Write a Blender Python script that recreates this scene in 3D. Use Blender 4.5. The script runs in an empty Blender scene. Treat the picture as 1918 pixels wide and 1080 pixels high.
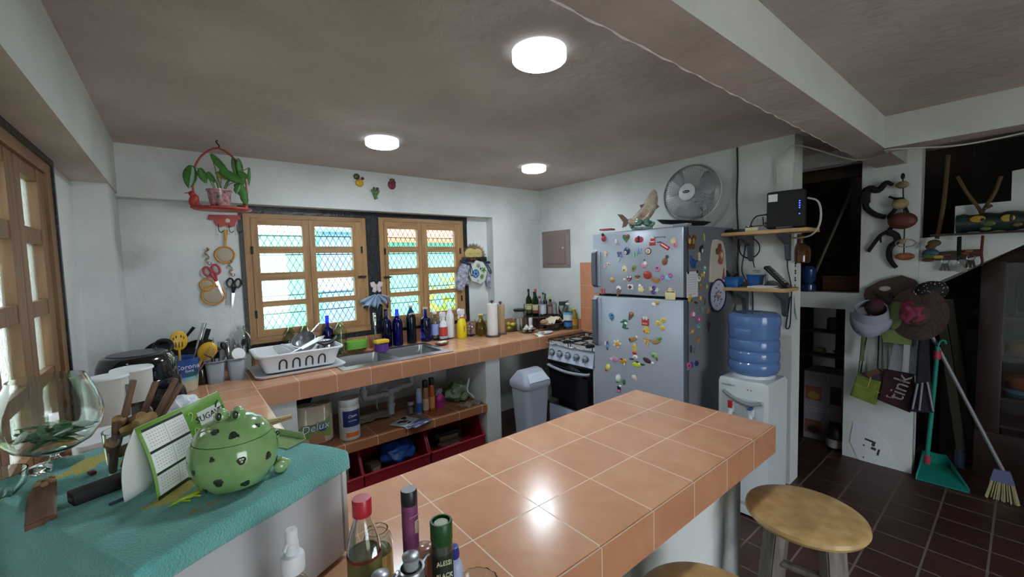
import bpy, bmesh, math, random
from mathutils import Vector, Matrix
random.seed(7)
SC = bpy.context.scene
COL = SC.collection
PI = math.pi
# ---------------- camera, sky, exposure ----------------
cam = bpy.data.cameras.new('camera'); cam.lens = 14.559; cam.sensor_width = 36; cam.sensor_fit = 'HORIZONTAL'; cam.clip_start = 0.02
camo = bpy.data.objects.new('camera', cam); COL.objects.link(camo)
def cam_matrix(yaw, pitch, roll):
    f = Vector((math.cos(yaw)*math.cos(pitch), math.sin(yaw)*math.cos(pitch), -math.sin(pitch)))
    r = Vector((math.sin(yaw), -math.cos(yaw), 0)); d = f.cross(r)
    c, s = math.cos(roll), math.sin(roll)
    R, D = c*r + s*d, -s*r + c*d
    return Matrix(((R.x, -D.x, -f.x, 0), (R.y, -D.y, -f.y, 0), (R.z, -D.z, -f.z, 1.68), (0, 0, 0, 1)))
camo.matrix_world = cam_matrix(0.894815515, 0.0636441792, 0.0277328435)
SC.camera = camo
SC.view_settings.view_transform = 'Standard'; SC.view_settings.look = 'None'
SC.view_settings.gamma = 1; SC.view_settings.use_curve_mapping = False
SC.view_settings.exposure = 1.72
W = bpy.data.worlds.new('world'); SC.world = W; W.use_nodes = True
bg = W.node_tree.nodes['Background']
bg.inputs['Color'].default_value = (0.86, 0.93, 1.0, 1); bg.inputs['Strength'].default_value = 2.7
sun = bpy.data.lights.new('sun', 'SUN'); sun.energy = 1.1; sun.angle = 0.02; sun.color = (1.0, 0.96, 0.9)
suno = bpy.data.objects.new('sun', sun); COL.objects.link(suno); suno.rotation_euler = Vector((0.5, -0.5, 0.74)).to_track_quat('Z', 'Y').to_euler()
LAMP_POWER = 45.0
# ---------------- helpers ----------------
def C(h, a=1.0):
    h = h.lstrip('#'); o = []
    for i in (0, 2, 4):
        c = int(h[i:i+2], 16)/255
        o.append(c/12.92 if c <= 0.04045 else ((c+0.055)/1.055)**2.4)
    return (*o, a)
def mat(name, col, rough=0.5, metal=0.0, trans=0.0, ior=1.45, var=0.0, scale=8.0, bump=0.0, bscale=60.0, coat=0.0, sheen=0.0, col2=None, emit=None, estr=0.0, detail=4.0, alpha=1.0, sss=0.0):
    m = bpy.data.materials.new(name); m.use_nodes = True
    nt = m.node_tree; b = nt.nodes['Principled BSDF']
    c = C(col) if isinstance(col, str) else col
    b.inputs['Base Color'].default_value = c
    b.inputs['Roughness'].default_value = rough; b.inputs['Metallic'].default_value = metal
    b.inputs['Transmission Weight'].default_value = trans; b.inputs['IOR'].default_value = ior
    b.inputs['Coat Weight'].default_value = coat; b.inputs['Sheen Weight'].default_value = sheen
    b.inputs['Alpha'].default_value = alpha
    if sss: b.inputs['Subsurface Weight'].default_value = sss; b.inputs['Subsurface Radius'].default_value = (0.02, 0.01, 0.006)
    if emit: b.inputs['Emission Color'].default_value = C(emit); b.inputs['Emission Strength'].default_value = estr
    if var or col2 or bump:
        tc = nt.nodes.new('ShaderNodeTexCoord')
    if var or col2:
        n = nt.nodes.new('ShaderNodeTexNoise'); n.inputs['Scale'].default_value = scale; n.inputs['Detail'].default_value = detail
        nt.links.new(tc.outputs['Object'], n.inputs['Vector'])
        r = nt.nodes.new('ShaderNodeValToRGB'); r.color_ramp.elements[0].position = 0.32; r.color_ramp.elements[1].position = 0.68
        if col2: ca, cb = c, C(col2)
        else: ca = tuple(x*(1-var) for x in c[:3])+(1,); cb = tuple(min(1, x*(1+var)) for x in c[:3])+(1,)
        r.color_ramp.elements[0].color = ca; r.color_ramp.elements[1].color = cb
        nt.links.new(n.outputs['Fac'], r.inputs['Fac']); nt.links.new(r.outputs['Color'], b.inputs['Base Color'])
    if bump:
        n2 = nt.nodes.new('ShaderNodeTexNoise'); n2.inputs['Scale'].default_value = bscale; n2.inputs['Detail'].default_value = 5
        nt.links.new(tc.outputs['Object'], n2.inputs['Vector'])
        bp = nt.nodes.new('ShaderNodeBump'); bp.inputs['Strength'].default_value = bump; bp.inputs['Distance'].default_value = 0.01
        nt.links.new(n2.outputs['Fac'], bp.inputs['Height']); nt.links.new(bp.outputs['Normal'], b.inputs['Normal'])
    return m
def wood(name, c1, c2, rough=0.5, axis=0, sc=6.0, coat=0.0):
    m = mat(name, c1, rough, coat=coat); nt = m.node_tree; b = nt.nodes['Principled BSDF']
    tc = nt.nodes.new('ShaderNodeTexCoord'); mp = nt.nodes.new('ShaderNodeMapping')
    s = [sc*6]*3; s[axis] = sc*0.6; mp.inputs['Scale'].default_value = s
    n = nt.nodes.new('ShaderNodeTexNoise'); n.inputs['Scale'].default_value = 1.0; n.inputs['Detail'].default_value = 6; n.inputs['Distortion'].default_value = 0.6
    r = nt.nodes.new('ShaderNodeValToRGB'); r.color_ramp.elements[0].color = C(c1); r.color_ramp.elements[1].color = C(c2)
    r.color_ramp.elements[0].position = 0.3; r.color_ramp.elements[1].position = 0.7
    nt.links.new(tc.outputs['Object'], mp.inputs['Vector']); nt.links.new(mp.outputs['Vector'], n.inputs['Vector'])
    nt.links.new(n.outputs['Fac'], r.inputs['Fac']); nt.links.new(r.outputs['Color'], b.inputs['Base Color'])
    return m
def tiles(name, c1, c2, grout, size, off, gw, rough=0.25, axes='XYZ', bump=0.3, coat=0.0, nscale=9.0):
    """square tiles laid in object space: grout lines every SIZE from OFF along each listed axis, only on faces not facing that axis"""
    m = mat(name, c1, rough, coat=coat); nt = m.node_tree; b = nt.nodes['Principled BSDF']; N = nt.nodes.new; L = nt.links.new
    tc = N('ShaderNodeTexCoord'); sep = N('ShaderNodeSeparateXYZ'); L(tc.outputs['Object'], sep.inputs[0])
    gn = N('ShaderNodeNewGeometry'); sn = N('ShaderNodeSeparateXYZ'); L(gn.outputs['True Normal'], sn.inputs[0])
    def mth(op, a, bb=None, cc=None):
        k = N('ShaderNodeMath'); k.operation = op
        for i, v in enumerate((a, bb, cc)):
            if v is None: continue
            if isinstance(v, (int, float)): k.inputs[i].default_value = v
            else: L(v, k.inputs[i])
        return k.outputs[0]
    tot = None; ids = []
    for ax in axes:
        i = 'XYZ'.index(ax)
        p = mth('DIVIDE', mth('SUBTRACT', sep.outputs[i], off[i]), size)
        ids.append(mth('FLOOR', p))
        d = mth('ABSOLUTE', mth('SUBTRACT', mth('FRACT', p), 0.5))
        g = mth('GREATER_THAN', d, 0.5-gw/size/2)
        flat = mth('LESS_THAN', mth('ABSOLUTE', sn.outputs[i]), 0.7)
        g = mth('MULTIPLY', g, flat)
        tot = g if tot is None else mth('MAXIMUM', tot, g)
    cmb = N('ShaderNodeCombineXYZ')
    for i, v in enumerate(ids): L(v, cmb.inputs[i])
    wn = N('ShaderNodeTexWhiteNoise'); L(cmb.outputs[0], wn.inputs['Vector'])
    no = N('ShaderNodeTexNoise'); no.inputs['Scale'].default_value = nscale; no.inputs['Detail'].default_value = 5; no.inputs['Distortion'].default_value = 0.5
    L(tc.outputs['Object'], no.inputs['Vector'])
    f = mth('ADD', mth('MULTIPLY', no.outputs['Fac'], 1.3), mth('MULTIPLY', wn.outputs['Value'], 0.25))
    f = mth('SUBTRACT', f, 0.28)
    mx = N('ShaderNodeMix'); mx.data_type = 'RGBA'; L(f, mx.inputs[0]); mx.inputs[6].default_value = C(c1); mx.inputs[7].default_value = C(c2)
    m2 = N('ShaderNodeMix'); m2.data_type = 'RGBA'; L(tot, m2.inputs[0]); L(mx.outputs[2], m2.inputs[6]); m2.inputs[7].default_value = C(grout)
    L(m2.outputs[2], b.inputs['Base Color'])
    L(mth('ADD', mth('MULTIPLY', tot, 0.5), rough), b.inputs['Roughness'])
    bp = N('ShaderNodeBump'); bp.inputs['Strength'].default_value = bump; bp.inputs['Distance'].default_value = 0.003
    L(mth('SUBTRACT', mth('MULTIPLY', no.outputs['Fac'], 0.15), tot), bp.inputs['Height']); L(bp.outputs['Normal'], b.inputs['Normal'])
    return m
class MB:
    """collects shapes into one mesh"""
    def __init__(s): s.b = bmesh.new(); s.mi = 0
    def _fin(s, vs, M=None):
        if M is not None: bmesh.ops.transform(s.b, matrix=M, verts=vs)
        for f in {f for v in vs for f in v.link_faces}: f.material_index = s.mi
        return s
    def box(s, c, d, rz=0, bev=0.0, M=None, seg=2):
        vs = bmesh.ops.create_cube(s.b, size=1)['verts']
        bmesh.ops.transform(s.b, matrix=Matrix.Diagonal((*d, 1)), verts=vs)
        if bev:
            es = list({e for v in vs for e in v.link_edges})
            r = bmesh.ops.bevel(s.b, geom=es, offset=bev, segments=seg, affect='EDGES', profile=0.5)
            vs = list({v for f in r['faces'] for v in f.verts} | {v for v in vs if v.is_valid})
        T = Matrix.Translation(c) @ Matrix.Rotation(rz, 4, 'Z')
        if M is not None: T = T @ M
        return s._fin(vs, T)
    def bx(s, a, b, bev=0.0):
        return s.box([(a[i]+b[i])/2 for i in range(3)], [abs(b[i]-a[i]) for i in range(3)], bev=bev)
    def cyl(s, p0, p1, r0, r1=None, n=16):
        p0, p1 = Vector(p0), Vector(p1); d = p1-p0; r1 = r0 if r1 is None else r1
        vs = bmesh.ops.create_cone(s.b, cap_ends=True, segments=n, radius1=max(r0, 1e-5), radius2=max(r1, 1e-5), depth=d.length)['verts']
        return s._fin(vs, Matrix.Translation((p0+p1)/2) @ d.to_track_quat('Z', 'Y').to_matrix().to_4x4())
    def ell(s, c, r, n=16, M=None):
        if isinstance(r, (int, float)): r = (r, r, r)
        vs = bmesh.ops.create_uvsphere(s.b, u_segments=n, v_segments=max(6, n*2//3), radius=1)['verts']
        T = Matrix.Translation(c)
        if M is not None: T = T @ M
        return s._fin(vs, T @ Matrix.Diagonal((*r, 1)))
    def lathe(s, prof, c=(0, 0, 0), n=24, sx=1.0, sy=1.0, M=None, closed=False):
        rings = []; all_ = []
        for r, z in prof:
            if r < 1e-6: v = [s.b.verts.new((0, 0, z))]
            else: v = [s.b.verts.new((r*sx*math.cos(2*PI*i/n), r*sy*math.sin(2*PI*i/n), z)) for i in range(n)]
            rings.append(v); all_ += v
        pairs = list(zip(rings, rings[1:]))
        if closed: pairs.append((rings[-1], rings[0]))
        for a, b in pairs:
            if len(a) == 1 and len(b) == 1: continue
            for i in range(n):
                j = (i+1) % n
                if len(a) == 1: s.b.faces.new((a[0], b[j], b[i]))
                elif len(b) == 1: s.b.faces.new((a[i], a[j], b[0]))
                else: s.b.faces.new((a[i], a[j], b[j], b[i]))
        T = Matrix.Translation(c)
        if M is not None: T = T @ M
        return s._fin(all_, T)
    def tube(s, pts, r, n=8, closed=False, flat=1.0):
        pts = [Vector(p) for p in pts]; k = len(pts); rs = r if isinstance(r, (list, tuple)) else [r]*k
        up = None; rings = []
        for i, p in enumerate(pts):
            if closed: t = pts[(i+1) % k]-pts[i-1]
            else: t = pts[min(i+1, k-1)]-pts[max(i-1, 0)]
            if t.length < 1e-9: t = Vector((0, 0, 1))
            t.normalize()
            if up is None: up = t.orthogonal().normalized()
            up = up-t*up.dot(t)
            up = up.normalized() if up.length > 1e-6 else t.orthogonal().normalized()
            w = t.cross(up)
            rings.append([s.b.verts.new(p+rs[i]*(math.cos(2*PI*j/n)*up+flat*math.sin(2*PI*j/n)*w)) for j in range(n)])
        pr = list(zip(rings, rings[1:]))
        if closed: pr.append((rings[-1], rings[0]))
        for a, b in pr:
            for j in range(n): s.b.faces.new((a[j], a[(j+1) % n], b[(j+1) % n], b[j]))
        if not closed: s.b.faces.new(rings[0][::-1]); s.b.faces.new(rings[-1])
        return s._fin([v for q in rings for v in q])
    def prism(s, pts, d, M=None, bev=0.0):
        """pts: outline 3D points of one face; extruded by the vector d"""
        vs = [s.b.verts.new(p) for p in pts]; f = s.b.faces.new(vs)
        r = bmesh.ops.extrude_face_region(s.b, geom=[f])
        nv = [g for g in r['geom'] if isinstance(g, bmesh.types.BMVert)]
        bmesh.ops.translate(s.b, vec=d, verts=nv)
        al = vs+nv
        if bev:
            q = bmesh.ops.bevel(s.b, geom=list({e for v in nv for e in v.link_edges if e.other_vert(v) in nv}), offset=bev, segments=2, affect='EDGES')
            al = list({v for f in q['faces'] for v in f.verts} | {v for v in al if v.is_valid})
        return s._fin(al, M)
    def sheet(s, rows):
        g = [[s.b.verts.new(p) for p in r] for r in rows]
        for a, b in zip(g, g[1:]):
            for i in range(len(a)-1): s.b.faces.new((a[i], a[i+1], b[i+1], b[i]))
        return s._fin([v for r in g for v in r])
    def build(s, name, m, parent=None, smooth=True, angle=38, solid=0.0, sub=0, M=None):
        bmesh.ops.recalc_face_normals(s.b, faces=s.b.faces)
        me = bpy.data.meshes.new(name)
        if M is not None: bmesh.ops.transform(s.b, matrix=M, verts=s.b.verts)
        s.b.to_mesh(me); s.b.free()
        for x in (m if isinstance(m, (list, tuple)) else [m]): me.materials.append(x)
        if smooth:
            me.polygons.foreach_set('use_smooth', [True]*len(me.polygons)); me.set_sharp_from_angle(angle=math.radians(angle))
        o = bpy.data.objects.new(name, me); COL.objects.link(o)
        if parent is not None: o.parent = parent
        if solid:
            k = o.modifiers.new('thickness', 'SOLIDIFY'); k.thickness = solid; k.offset = 0
        if sub:
            k = o.modifiers.new('smooth', 'SUBSURF'); k.levels = sub; k.render_levels = sub
        return o
def tag(o, label=None, cat=None, group=None, kind=None):
    if label: o['label'] = label
    if cat: o['category'] = cat
    if group: o['group'] = group
    if kind: o['kind'] = kind
    return o
def thing(name, label, cat, loc=(0, 0, 0), rz=0.0, group=None, rot=None):
    o = bpy.data.objects.new(name, None); COL.objects.link(o); o.empty_display_size = 0.05
    o.location = loc; o.rotation_euler = rot if rot else (0, 0, rz)
    return tag(o, label, cat, group)
def struct(o): o['kind'] = 'structure'; return o
def copy_tree(o, parent=None):
    c = o.copy(); COL.objects.link(c)
    if parent: c.parent = parent
    for ch in list(o.children): copy_tree(ch, c)
    return c
def dup(o, loc, rz, label=None, group=None):
    c = copy_tree(o); c.location = loc; c.rotation_euler = (0, 0, rz)
    if label: c['label'] = label
    if group: c['group'] = group
    return c
def text(name, s, size, m, parent, loc, rot, depth=0.0006, ax='CENTER', shear=0.0, sx=1.0):
    cu = bpy.data.curves.new(name, 'FONT'); cu.body = s; cu.size = size; cu.extrude = depth; cu.align_x = ax; cu.align_y = 'CENTER'; cu.shear = shear; cu.resolution_u = 2
    t = bpy.data.objects.new(name, cu)
    me = bpy.data.meshes.new_from_object(t); bpy.data.objects.remove(t)
    me.materials.clear(); me.materials.append(m)
    o = bpy.data.objects.new(name, me); COL.objects.link(o); o.parent = parent; o.location = loc; o.rotation_euler = rot; o.scale = (sx, 1, 1)
    return o
def arc(c, r, a0, a1, n, u=(1, 0, 0), v=(0, 1, 0)):
    c, u, v = Vector(c), Vector(u), Vector(v)
    return [c+u*(r*math.cos(a0+(a1-a0)*i/n))+v*(r*math.sin(a0+(a1-a0)*i/n)) for i in range(n+1)]
def spline(pts, n=6):
    """smooth curve through the points"""
    P = [Vector(p) for p in pts]; P = [2*P[0]-P[1]]+P+[2*P[-1]-P[-2]]; o = []
    for i in range(1, len(P)-2):
        a, b, c, d = P[i-1:i+3]
        for k in range(n):
            t = k/n
            o.append(0.5*((2*b)+(c-a)*t+(2*a-5*b+4*c-d)*t*t+(3*b-a-3*c+d)*t**3))
    return o+[P[-2]]
_pm = {}
def pm(h, rough=0.45, **k):
    key = (h, rough, tuple(sorted(k.items())))
    if key not in _pm: _pm[key] = mat('paint_'+h.lstrip('#'), h, rough, **k)
    return _pm[key]
def wb(m, name, mt, root, **k):
    """build shapes given in room coordinates as a part of ROOT"""
    M = Matrix.Identity(4); o = root
    while o is not None:
        M = Matrix.Translation(o.location) @ o.rotation_euler.to_matrix().to_4x4() @ M; o = o.parent
    M = M.inverted()
    return m.build(name, mt, root, M=M, **k)

# ---------------- shared materials ----------------
M_plaster = mat('white_plaster', '#cdd1cf', 0.85, var=0.10, scale=2.2, bump=0.5, bscale=14)
M_beam = mat('beam_plaster', '#c6cac5', 0.85, var=0.07, scale=3, bump=0.5, bscale=12)
M_ceil = mat('raw_ceiling_plaster', '#b3a7a3', 0.9, col2='#cdc1bc', scale=1.6, bump=0.8, bscale=20, detail=8)
M_under = mat('beam_underside_plaster', '#b0a59f', 0.9, col2='#c9beb8', scale=2.5, bump=0.7, bscale=16, detail=8)
M_black = mat('black_paint', '#15161a', 0.35, var=0.3, scale=20, bump=0.6, bscale=30)
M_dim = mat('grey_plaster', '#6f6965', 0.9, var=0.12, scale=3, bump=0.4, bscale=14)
M_tile = tiles('terracotta_tile', '#b98162', '#d09f7a', '#d8c8b4', 0.2407, (2.0038-0.2232, 1.3848-0.2251, 0.5), 0.0035, 0.2, 'XY', 0.3)
M_tile2 = tiles('terracotta_fascia', '#ab7456', '#be8a6a', '#cbb9a4', 0.2407, (2.0038-0.2232, 1.3848-0.2251, 0.5), 0.0035, 0.25, 'XY', 0.3)
M_floor = tiles('clay_floor_tile', '#38221e', '#50322c', '#6f665f', 0.2275, (2.511, 0.535, 0), 0.010, 0.42, 'XY', 0.5)
M_wood = wood('window_wood', '#86603a', '#a98354', 0.5, 2, 5)
M_woodh = wood('window_wood_rail', '#86603a', '#a98354', 0.5, 0, 5)
M_woodshade = wood('shaded_window_wood', '#694b33', '#8b6847', 0.5, 2, 5)  # window wood in darker browns: shadow on the west window put into its colour
M_steel = mat('brushed_steel', '#a8aaac', 0.3, 1.0)
M_chrome = mat('chrome', '#d0d2d4', 0.12, 1.0)
M_white = mat('white_plastic', '#d6d9dc', 0.35)
M_whiteg = mat('white_gloss', '#dfe2e4', 0.2, coat=0.4)
M_blackp = mat('black_plastic', '#121315', 0.35)
M_blackm = mat('black_matte', '#17171a', 0.7)
M_iron = mat('cast_iron', '#1a1a1c', 0.6, 0.3)
M_grey = mat('grey_plastic', '#8f949c', 0.45)
M_pine = wood('pine_board', '#b08a58', '#caa674', 0.5, 1, 6)
M_paper = mat('paper', '#dfe0dd', 0.8)
def glass(name, col, rough=0.03):
    return mat(name, col, rough, trans=1.0, ior=1.45)
M_glass = glass('clear_glass', '#eef4f2')
M_gblue = glass('blue_glass', '#3a55e8')
M_gdblue = glass('dark_blue_glass', '#2a3ab8')
M_gteal = glass('teal_blue_glass', '#2c7a9a')
M_ggreen = glass('pale_green_glass', '#e4f4dc')
M_gdgreen = glass('dark_green_glass', '#4a7a42')
M_golive = glass('olive_green_glass', '#c2bb4a')
def thin_glass():
    m = bpy.data.materials.new('window_glass'); m.use_nodes = True; nt = m.node_tree; nt.nodes.clear()
    o = nt.nodes.new('ShaderNodeOutputMaterial'); mx = nt.nodes.new('ShaderNodeMixShader'); t = nt.nodes.new('ShaderNodeBsdfTransparent'); g = nt.nodes.new('ShaderNodeBsdfGlossy')
    g.inputs['Roughness'].default_value = 0.03; t.inputs['Color'].default_value = (0.93, 0.97, 0.96, 1); mx.inputs[0].default_value = 0.06
    nt.links.new(t.outputs[0], mx.inputs[1]); nt.links.new(g.outputs[0], mx.inputs[2]); nt.links.new(mx.outputs[0], o.inputs[0]); return m
M_pane = thin_glass()
def film(name, col, f=0.75, rough=0.25):
    """thin clear plastic film"""
    m = bpy.data.materials.new(name); m.use_nodes = True; nt = m.node_tree; nt.nodes.clear()
    o = nt.nodes.new('ShaderNodeOutputMaterial'); mx = nt.nodes.new('ShaderNodeMixShader'); t = nt.nodes.new('ShaderNodeBsdfTransparent'); g = nt.nodes.new('ShaderNodeBsdfPrincipled')
    g.inputs['Roughness'].default_value = rough; g.inputs['Base Color'].default_value = C(col); t.inputs['Color'].default_value = C(col); mx.inputs[0].default_value = 1-f
    nt.links.new(t.outputs[0], mx.inputs[1]); nt.links.new(g.outputs[0], mx.inputs[2]); nt.links.new(mx.outputs[0], o.inputs[0]); return m
M_film = film('clear_film', '#e6ebea')
ZC = 2.511
# ---------------- room shell ----------------
struct(MB().bx((-0.65, -2.8, -0.1), (6.0, 4.0, 0)).build('floor', M_floor))
struct(MB().bx((-0.65, -2.8, ZC), (6.0, 4.0, ZC+0.1)).build('ceiling', M_ceil))
m = MB()   # north wall in pieces round the two windows; recessed 70 mm under the ring beam
for a, b in (((-0.65, 3.79, 0), (0.405, 3.95, 2.17)), ((0.405, 3.79, 0), (2.376, 3.95, 1.10)), ((0.405, 3.79, 2.11), (2.376, 3.95, 2.17)), ((1.343, 3.79, 1.10), (1.464, 3.95, 2.11)),
             ((2.376, 3.79, 0), (2.70, 3.95, 2.17)), ((2.695, 3.67, 0), (3.218, 3.95, 2.17)), ((3.218, 3.685, 0), (3.55, 3.95, 2.17)), ((-0.65, 3.67, 2.17), (3.55, 3.95, ZC))):
    m.bx(a, b)
struct(m.build('wall_north', M_plaster, smooth=False))
m = MB()
for a, b in (((-0.65, -2.8, 0), (-0.43, 1.3, ZC)), ((-0.65, 1.3, 0), (-0.43, 2.75, 1.0)), ((-0.65, 1.3, 2.2), (-0.43, 2.75, ZC)), ((-0.65, 2.75, 0), (-0.43, 4.0, ZC))): m.bx(a, b)
struct(m.build('wall_west', M_plaster, smooth=False))
m = MB(); m.bx((-0.43, 3.3, 0), (-0.285, 3.79, 2.19)); struct(m.build('trim_1', M_plaster, smooth=False))      # corner column
m = MB()
m.bx((3.4, 1.04, 0), (3.55, 3.95, ZC)); m.bx((3.385, 1.04, 0), (3.4, 1.42, ZC))
struct(m.build('wall_east', M_plaster, smooth=False))
m = MB()   # wall of the stair closet, behind and right of the east wall: ledge, lintel, pier
m.bx((4.22, 0.92, 0), (4.36, 0.50, 1.22)); m.bx((4.22, 0.835, 1.22), (4.36, 0.50, ZC)); m.bx((4.22, 0.835, 1.22), (4.36, 2.6, 1.355)); m.bx((4.22, 0.835, 2.40), (4.36, 2.6, ZC))
m.bx((4.22, 1.75, 0), (4.36, 2.6, ZC))
struct(m.build('wall_closet', M_plaster, smooth=False))
m = MB()    # garden side behind the viewer: a wide doorway lets daylight in
for a, b in (((-0.65, -2.9, 0), (0.2, -2.8, ZC)), ((1.9, -2.9, 0), (6.0, -2.8, ZC)), ((0.2, -2.9, 2.15), (1.9, -2.8, ZC))): m.bx(a, b)
struct(m.build('wall_south', M_plaster, smooth=False))
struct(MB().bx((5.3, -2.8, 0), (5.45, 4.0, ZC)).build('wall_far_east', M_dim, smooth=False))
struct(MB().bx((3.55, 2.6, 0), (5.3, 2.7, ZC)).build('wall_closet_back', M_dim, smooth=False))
# ring beams
def rough_beam(name, a, b, under):
    m = MB(); m.bx(a, b)
    for f in m.b.faces: f.material_index = 1 if f.normal.z < -0.5 else 0
    return struct(m.build(name, [M_beam, M_under], smooth=False))
rough_beam('trim_2', (-0.43, -2.8, 2.19), (-0.275, 3.67, ZC), 1)
rough_beam('trim_3', (-0.275, 0.58, 2.322), (4.22, 0.755, ZC), 1)
rough_beam('trim_4', (3.45, -2.8, 2.318), (3.62, 0.58, ZC), 1)
m = MB()    # chipped plaster bead along the beam edge
m.tube([(x, 0.757+0.003*math.sin(x*37), 2.323+0.002*math.sin(x*53)) for x in [i*0.03 for i in range(0, 113)]], 0.0035, n=5)
struct(m.build('trim_5', mat('chipped_plaster', '#c9c6bf', 0.9)))
struct(MB().bx((3.37, 1.045, 2.13), (3.399, 1.15, 2.325), bev=0.006).build('trim_6', M_beam))     # pale plaster block at the end of the east wall
# black painted band round the windows
m = MB()
for a, b in (((0.377, 2.10), (2.437, 2.169)), ((0.377, 1.047), (0.42, 2.10)), ((1.333, 1.047), (1.475, 2.10)), ((2.366, 1.047), (2.432, 2.10)), ((0.42, 1.047), (1.333, 1.12)), ((1.475, 1.047), (2.366, 1.12))):
    m.bx((a[0], 3.778, a[1]), (b[0], 3.7895, b[1]))
struct(m.build('trim_7', M_black, smooth=False))
# tile strip on the east wall beside the stove
struct(MB().bx((3.385, 2.60, 0.9), (3.3995, 3.036, 1.655)).build('trim_8', tiles('strip_tile', '#b27355', '#c98d68', '#c6ad92', 0.2407, (0, 2.795, 0.93), 0.003, 0.25, 'YZ', 0.3)))
# ---------------- north windows ----------------
def window(n, x0, x1, zb, zt, panes, xm):
    """x0..x1 frame, panes: x range of the panes of each leaf"""
    k_ = 3.77/3.72; x0, x1, xm = x0*k_, x1*k_, xm*k_; zb, zt = 1.68+(zb-1.68)*k_, 1.68+(zt-1.68)*k_; panes = [(p*k_, q*k_) for p, q in panes]
    y = 3.77; root = struct(thing('window_%d' % n, '', '', (x0, y, zb)))

    w, hgt = x1-x0, zt-zb
    f = MB(); f.bx((0, 0, 0), (0.045, 0.09, hgt)); f.bx((w-0.045, 0, 0), (w, 0.09, hgt))
    f.mi = 1; f.bx((0.045, 0, hgt-0.035), (w-0.045, 0.09, hgt)); f.bx((0, -0.012, -0.012), (w, 0.09, 0.035))
    f.build('frame', [M_wood, M_woodh], root)
    rows = [(1.68+(p-1.68)*k_, 1.68+(q-1.68)*k_) for p, q in ((2.02, 1.855), (1.80, 1.65), (1.587, 1.426), (1.383, 1.205))]
    for i, (a, b) in enumerate(panes):
        l = 0.047 if i == 0 else xm-x0+0.002; r = xm-x0-0.002 if i == 0 else w-0.047
        t = hgt-0.038; bo = 0.038
        s = MB(); s.bx((l, -0.006, bo), (a-x0, 0.038, t)); s.bx((b-x0, -0.006, bo), (r, 0.038, t)); s.mi = 1
        zs = [t]+[z-zb for q in rows for z in q]+[bo]
        for k in range(0, len(zs), 2): s.bx((a-x0, -0.003, zs[k+1]), (b-x0, 0.036, zs[k]))
        so = s.build('sash', [M_wood, M_woodh], root)
        g = MB()
        for za, zb2 in rows: g.bx((a-x0-0.004, 0.018, zb2-zb-0.004), (b-x0+0.004, 0.021, za-zb+0.004))
        g.build('glass', M_pane, so)
        hx = 0.047 if i == 0 else w-0.047
        for zz in (0.22, 0.72):
            MB().bx((hx-0.008, -0.012, zz-0.03), (hx+0.008, -0.004, zz+0.03)).build('hinge', M_iron, so)
    lx = w-0.06 if n == 1 else 0.055
    m = MB(); m.bx((lx-0.03, -0.018, 0.47), (lx+0.04, -0.006, 0.487)); m.cyl((lx, -0.03, 0.4785), (lx, -0.006, 0.4785), 0.007, n=8); m.build('latch', M_iron, root)
    # expanded-metal security mesh outside
    g = MB(); yy = 0.20; p = 0.052; q = 0.095; dz = hgt-0.04
    k = -int(dz/q)-1
    while k*p < w:
        for sg in (1, -1):
            x_a = k*p if sg == 1 else k*p+dz/q*p; xs = [x_a, x_a+sg*dz/q*p]; zz = [0.02, 0.02+dz]
            t0, t1 = 0.0, 1.0; d = xs[1]-xs[0]
            for lim, s2 in ((0.01, 1), (w-0.01, -1)):
                tt = (lim-xs[0])/d
                if (d > 0) == (s2 > 0): t0 = max(t0, tt)
                else: t1 = min(t1, tt)
            if t1-t0 > 0.02:
                g.tube([(xs[0]+d*t, yy, zz[0]+dz*t) for t in (t0, t1)], 0.0032, n=4)
        k += 1
    for z in (1.30, 1.45, 1.795, 1.955): g.tube([(0.005, yy-0.006, z-zb), (w-0.005, yy-0.006, z-zb)], 0.0045, n=6)
    g.build('grille', mat('grille_grey', '#3a3f43', 0.5, 0.4), root, smooth=False)
    return root
window(1, 0.40, 1.325, 1.115, 2.105, ((0.495, 0.805), (0.90, 1.205)), 0.855)
window(2, 1.445, 2.345, 1.10, 2.12, ((1.525, 1.823), (1.926, 2.242)), 1.865)
# ---------------- west window ----------------
root = struct(thing('window_3', '', '', (-0.43, 0, 0)))
f = MB()
f.bx((-0.10, 2.66, 0.95), (0.012, 2.745, 2.163)); f.bx((-0.10, 1.30, 0.95), (0.012, 1.37, 2.163)); f.mi = 1
f.bx((-0.10, 1.37, 2.115), (0.012, 2.66, 2.163)); f.bx((-0.10, 1.37, 0.95), (0.02, 2.66, 1.01))
f.build('frame', [M_woodshade, wood('shaded_wood_rail', '#694b33', '#8b6847', 0.5, 1, 5)], root)  # rails take the same browns, darkened for shadow
f = MB()
for a, b in (((2.745, 0.95), (2.772, 2.189)), ((1.28, 2.163), (2.745, 2.189))): f.bx((-0.02, a[0], a[1]), (0.02, b[0], b[1]))
f.build('black_edging', M_black, root)
rw = [(2.06, 1.865), (1.805, 1.58), (1.52, 1.30), (1.245, 1.06)]
for l, r in ((2.245, 2.655), (1.83, 2.24), (1.375, 1.825)):
    cols = ((l+0.07, r-0.10),)
    s = MB(); s.bx((-0.05, l, 1.015), (0.0, l+0.07, 2.12)); s.bx((-0.05, r-0.10, 1.015), (0.0, r, 2.12))
    zs = [2.12]+[z for q in rw for z in q]+[1.015]; s.mi = 1
    for k in range(0, len(zs), 2): s.bx((-0.048, l+0.07, zs[k+1]), (-0.003, r-0.10, zs[k]))
    so = s.build('sash', [M_woodshade, M_woodshade], root)
    g = MB()
    for za, zb in rw: g.bx((-0.030, l+0.066, zb-0.004), (-0.026, r-0.096, za+0.004))
    g.build('glass', mat('rippled_window_glass', '#dfe8e4', 0.22, trans=0.9, bump=0.5, bscale=90), so)
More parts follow.
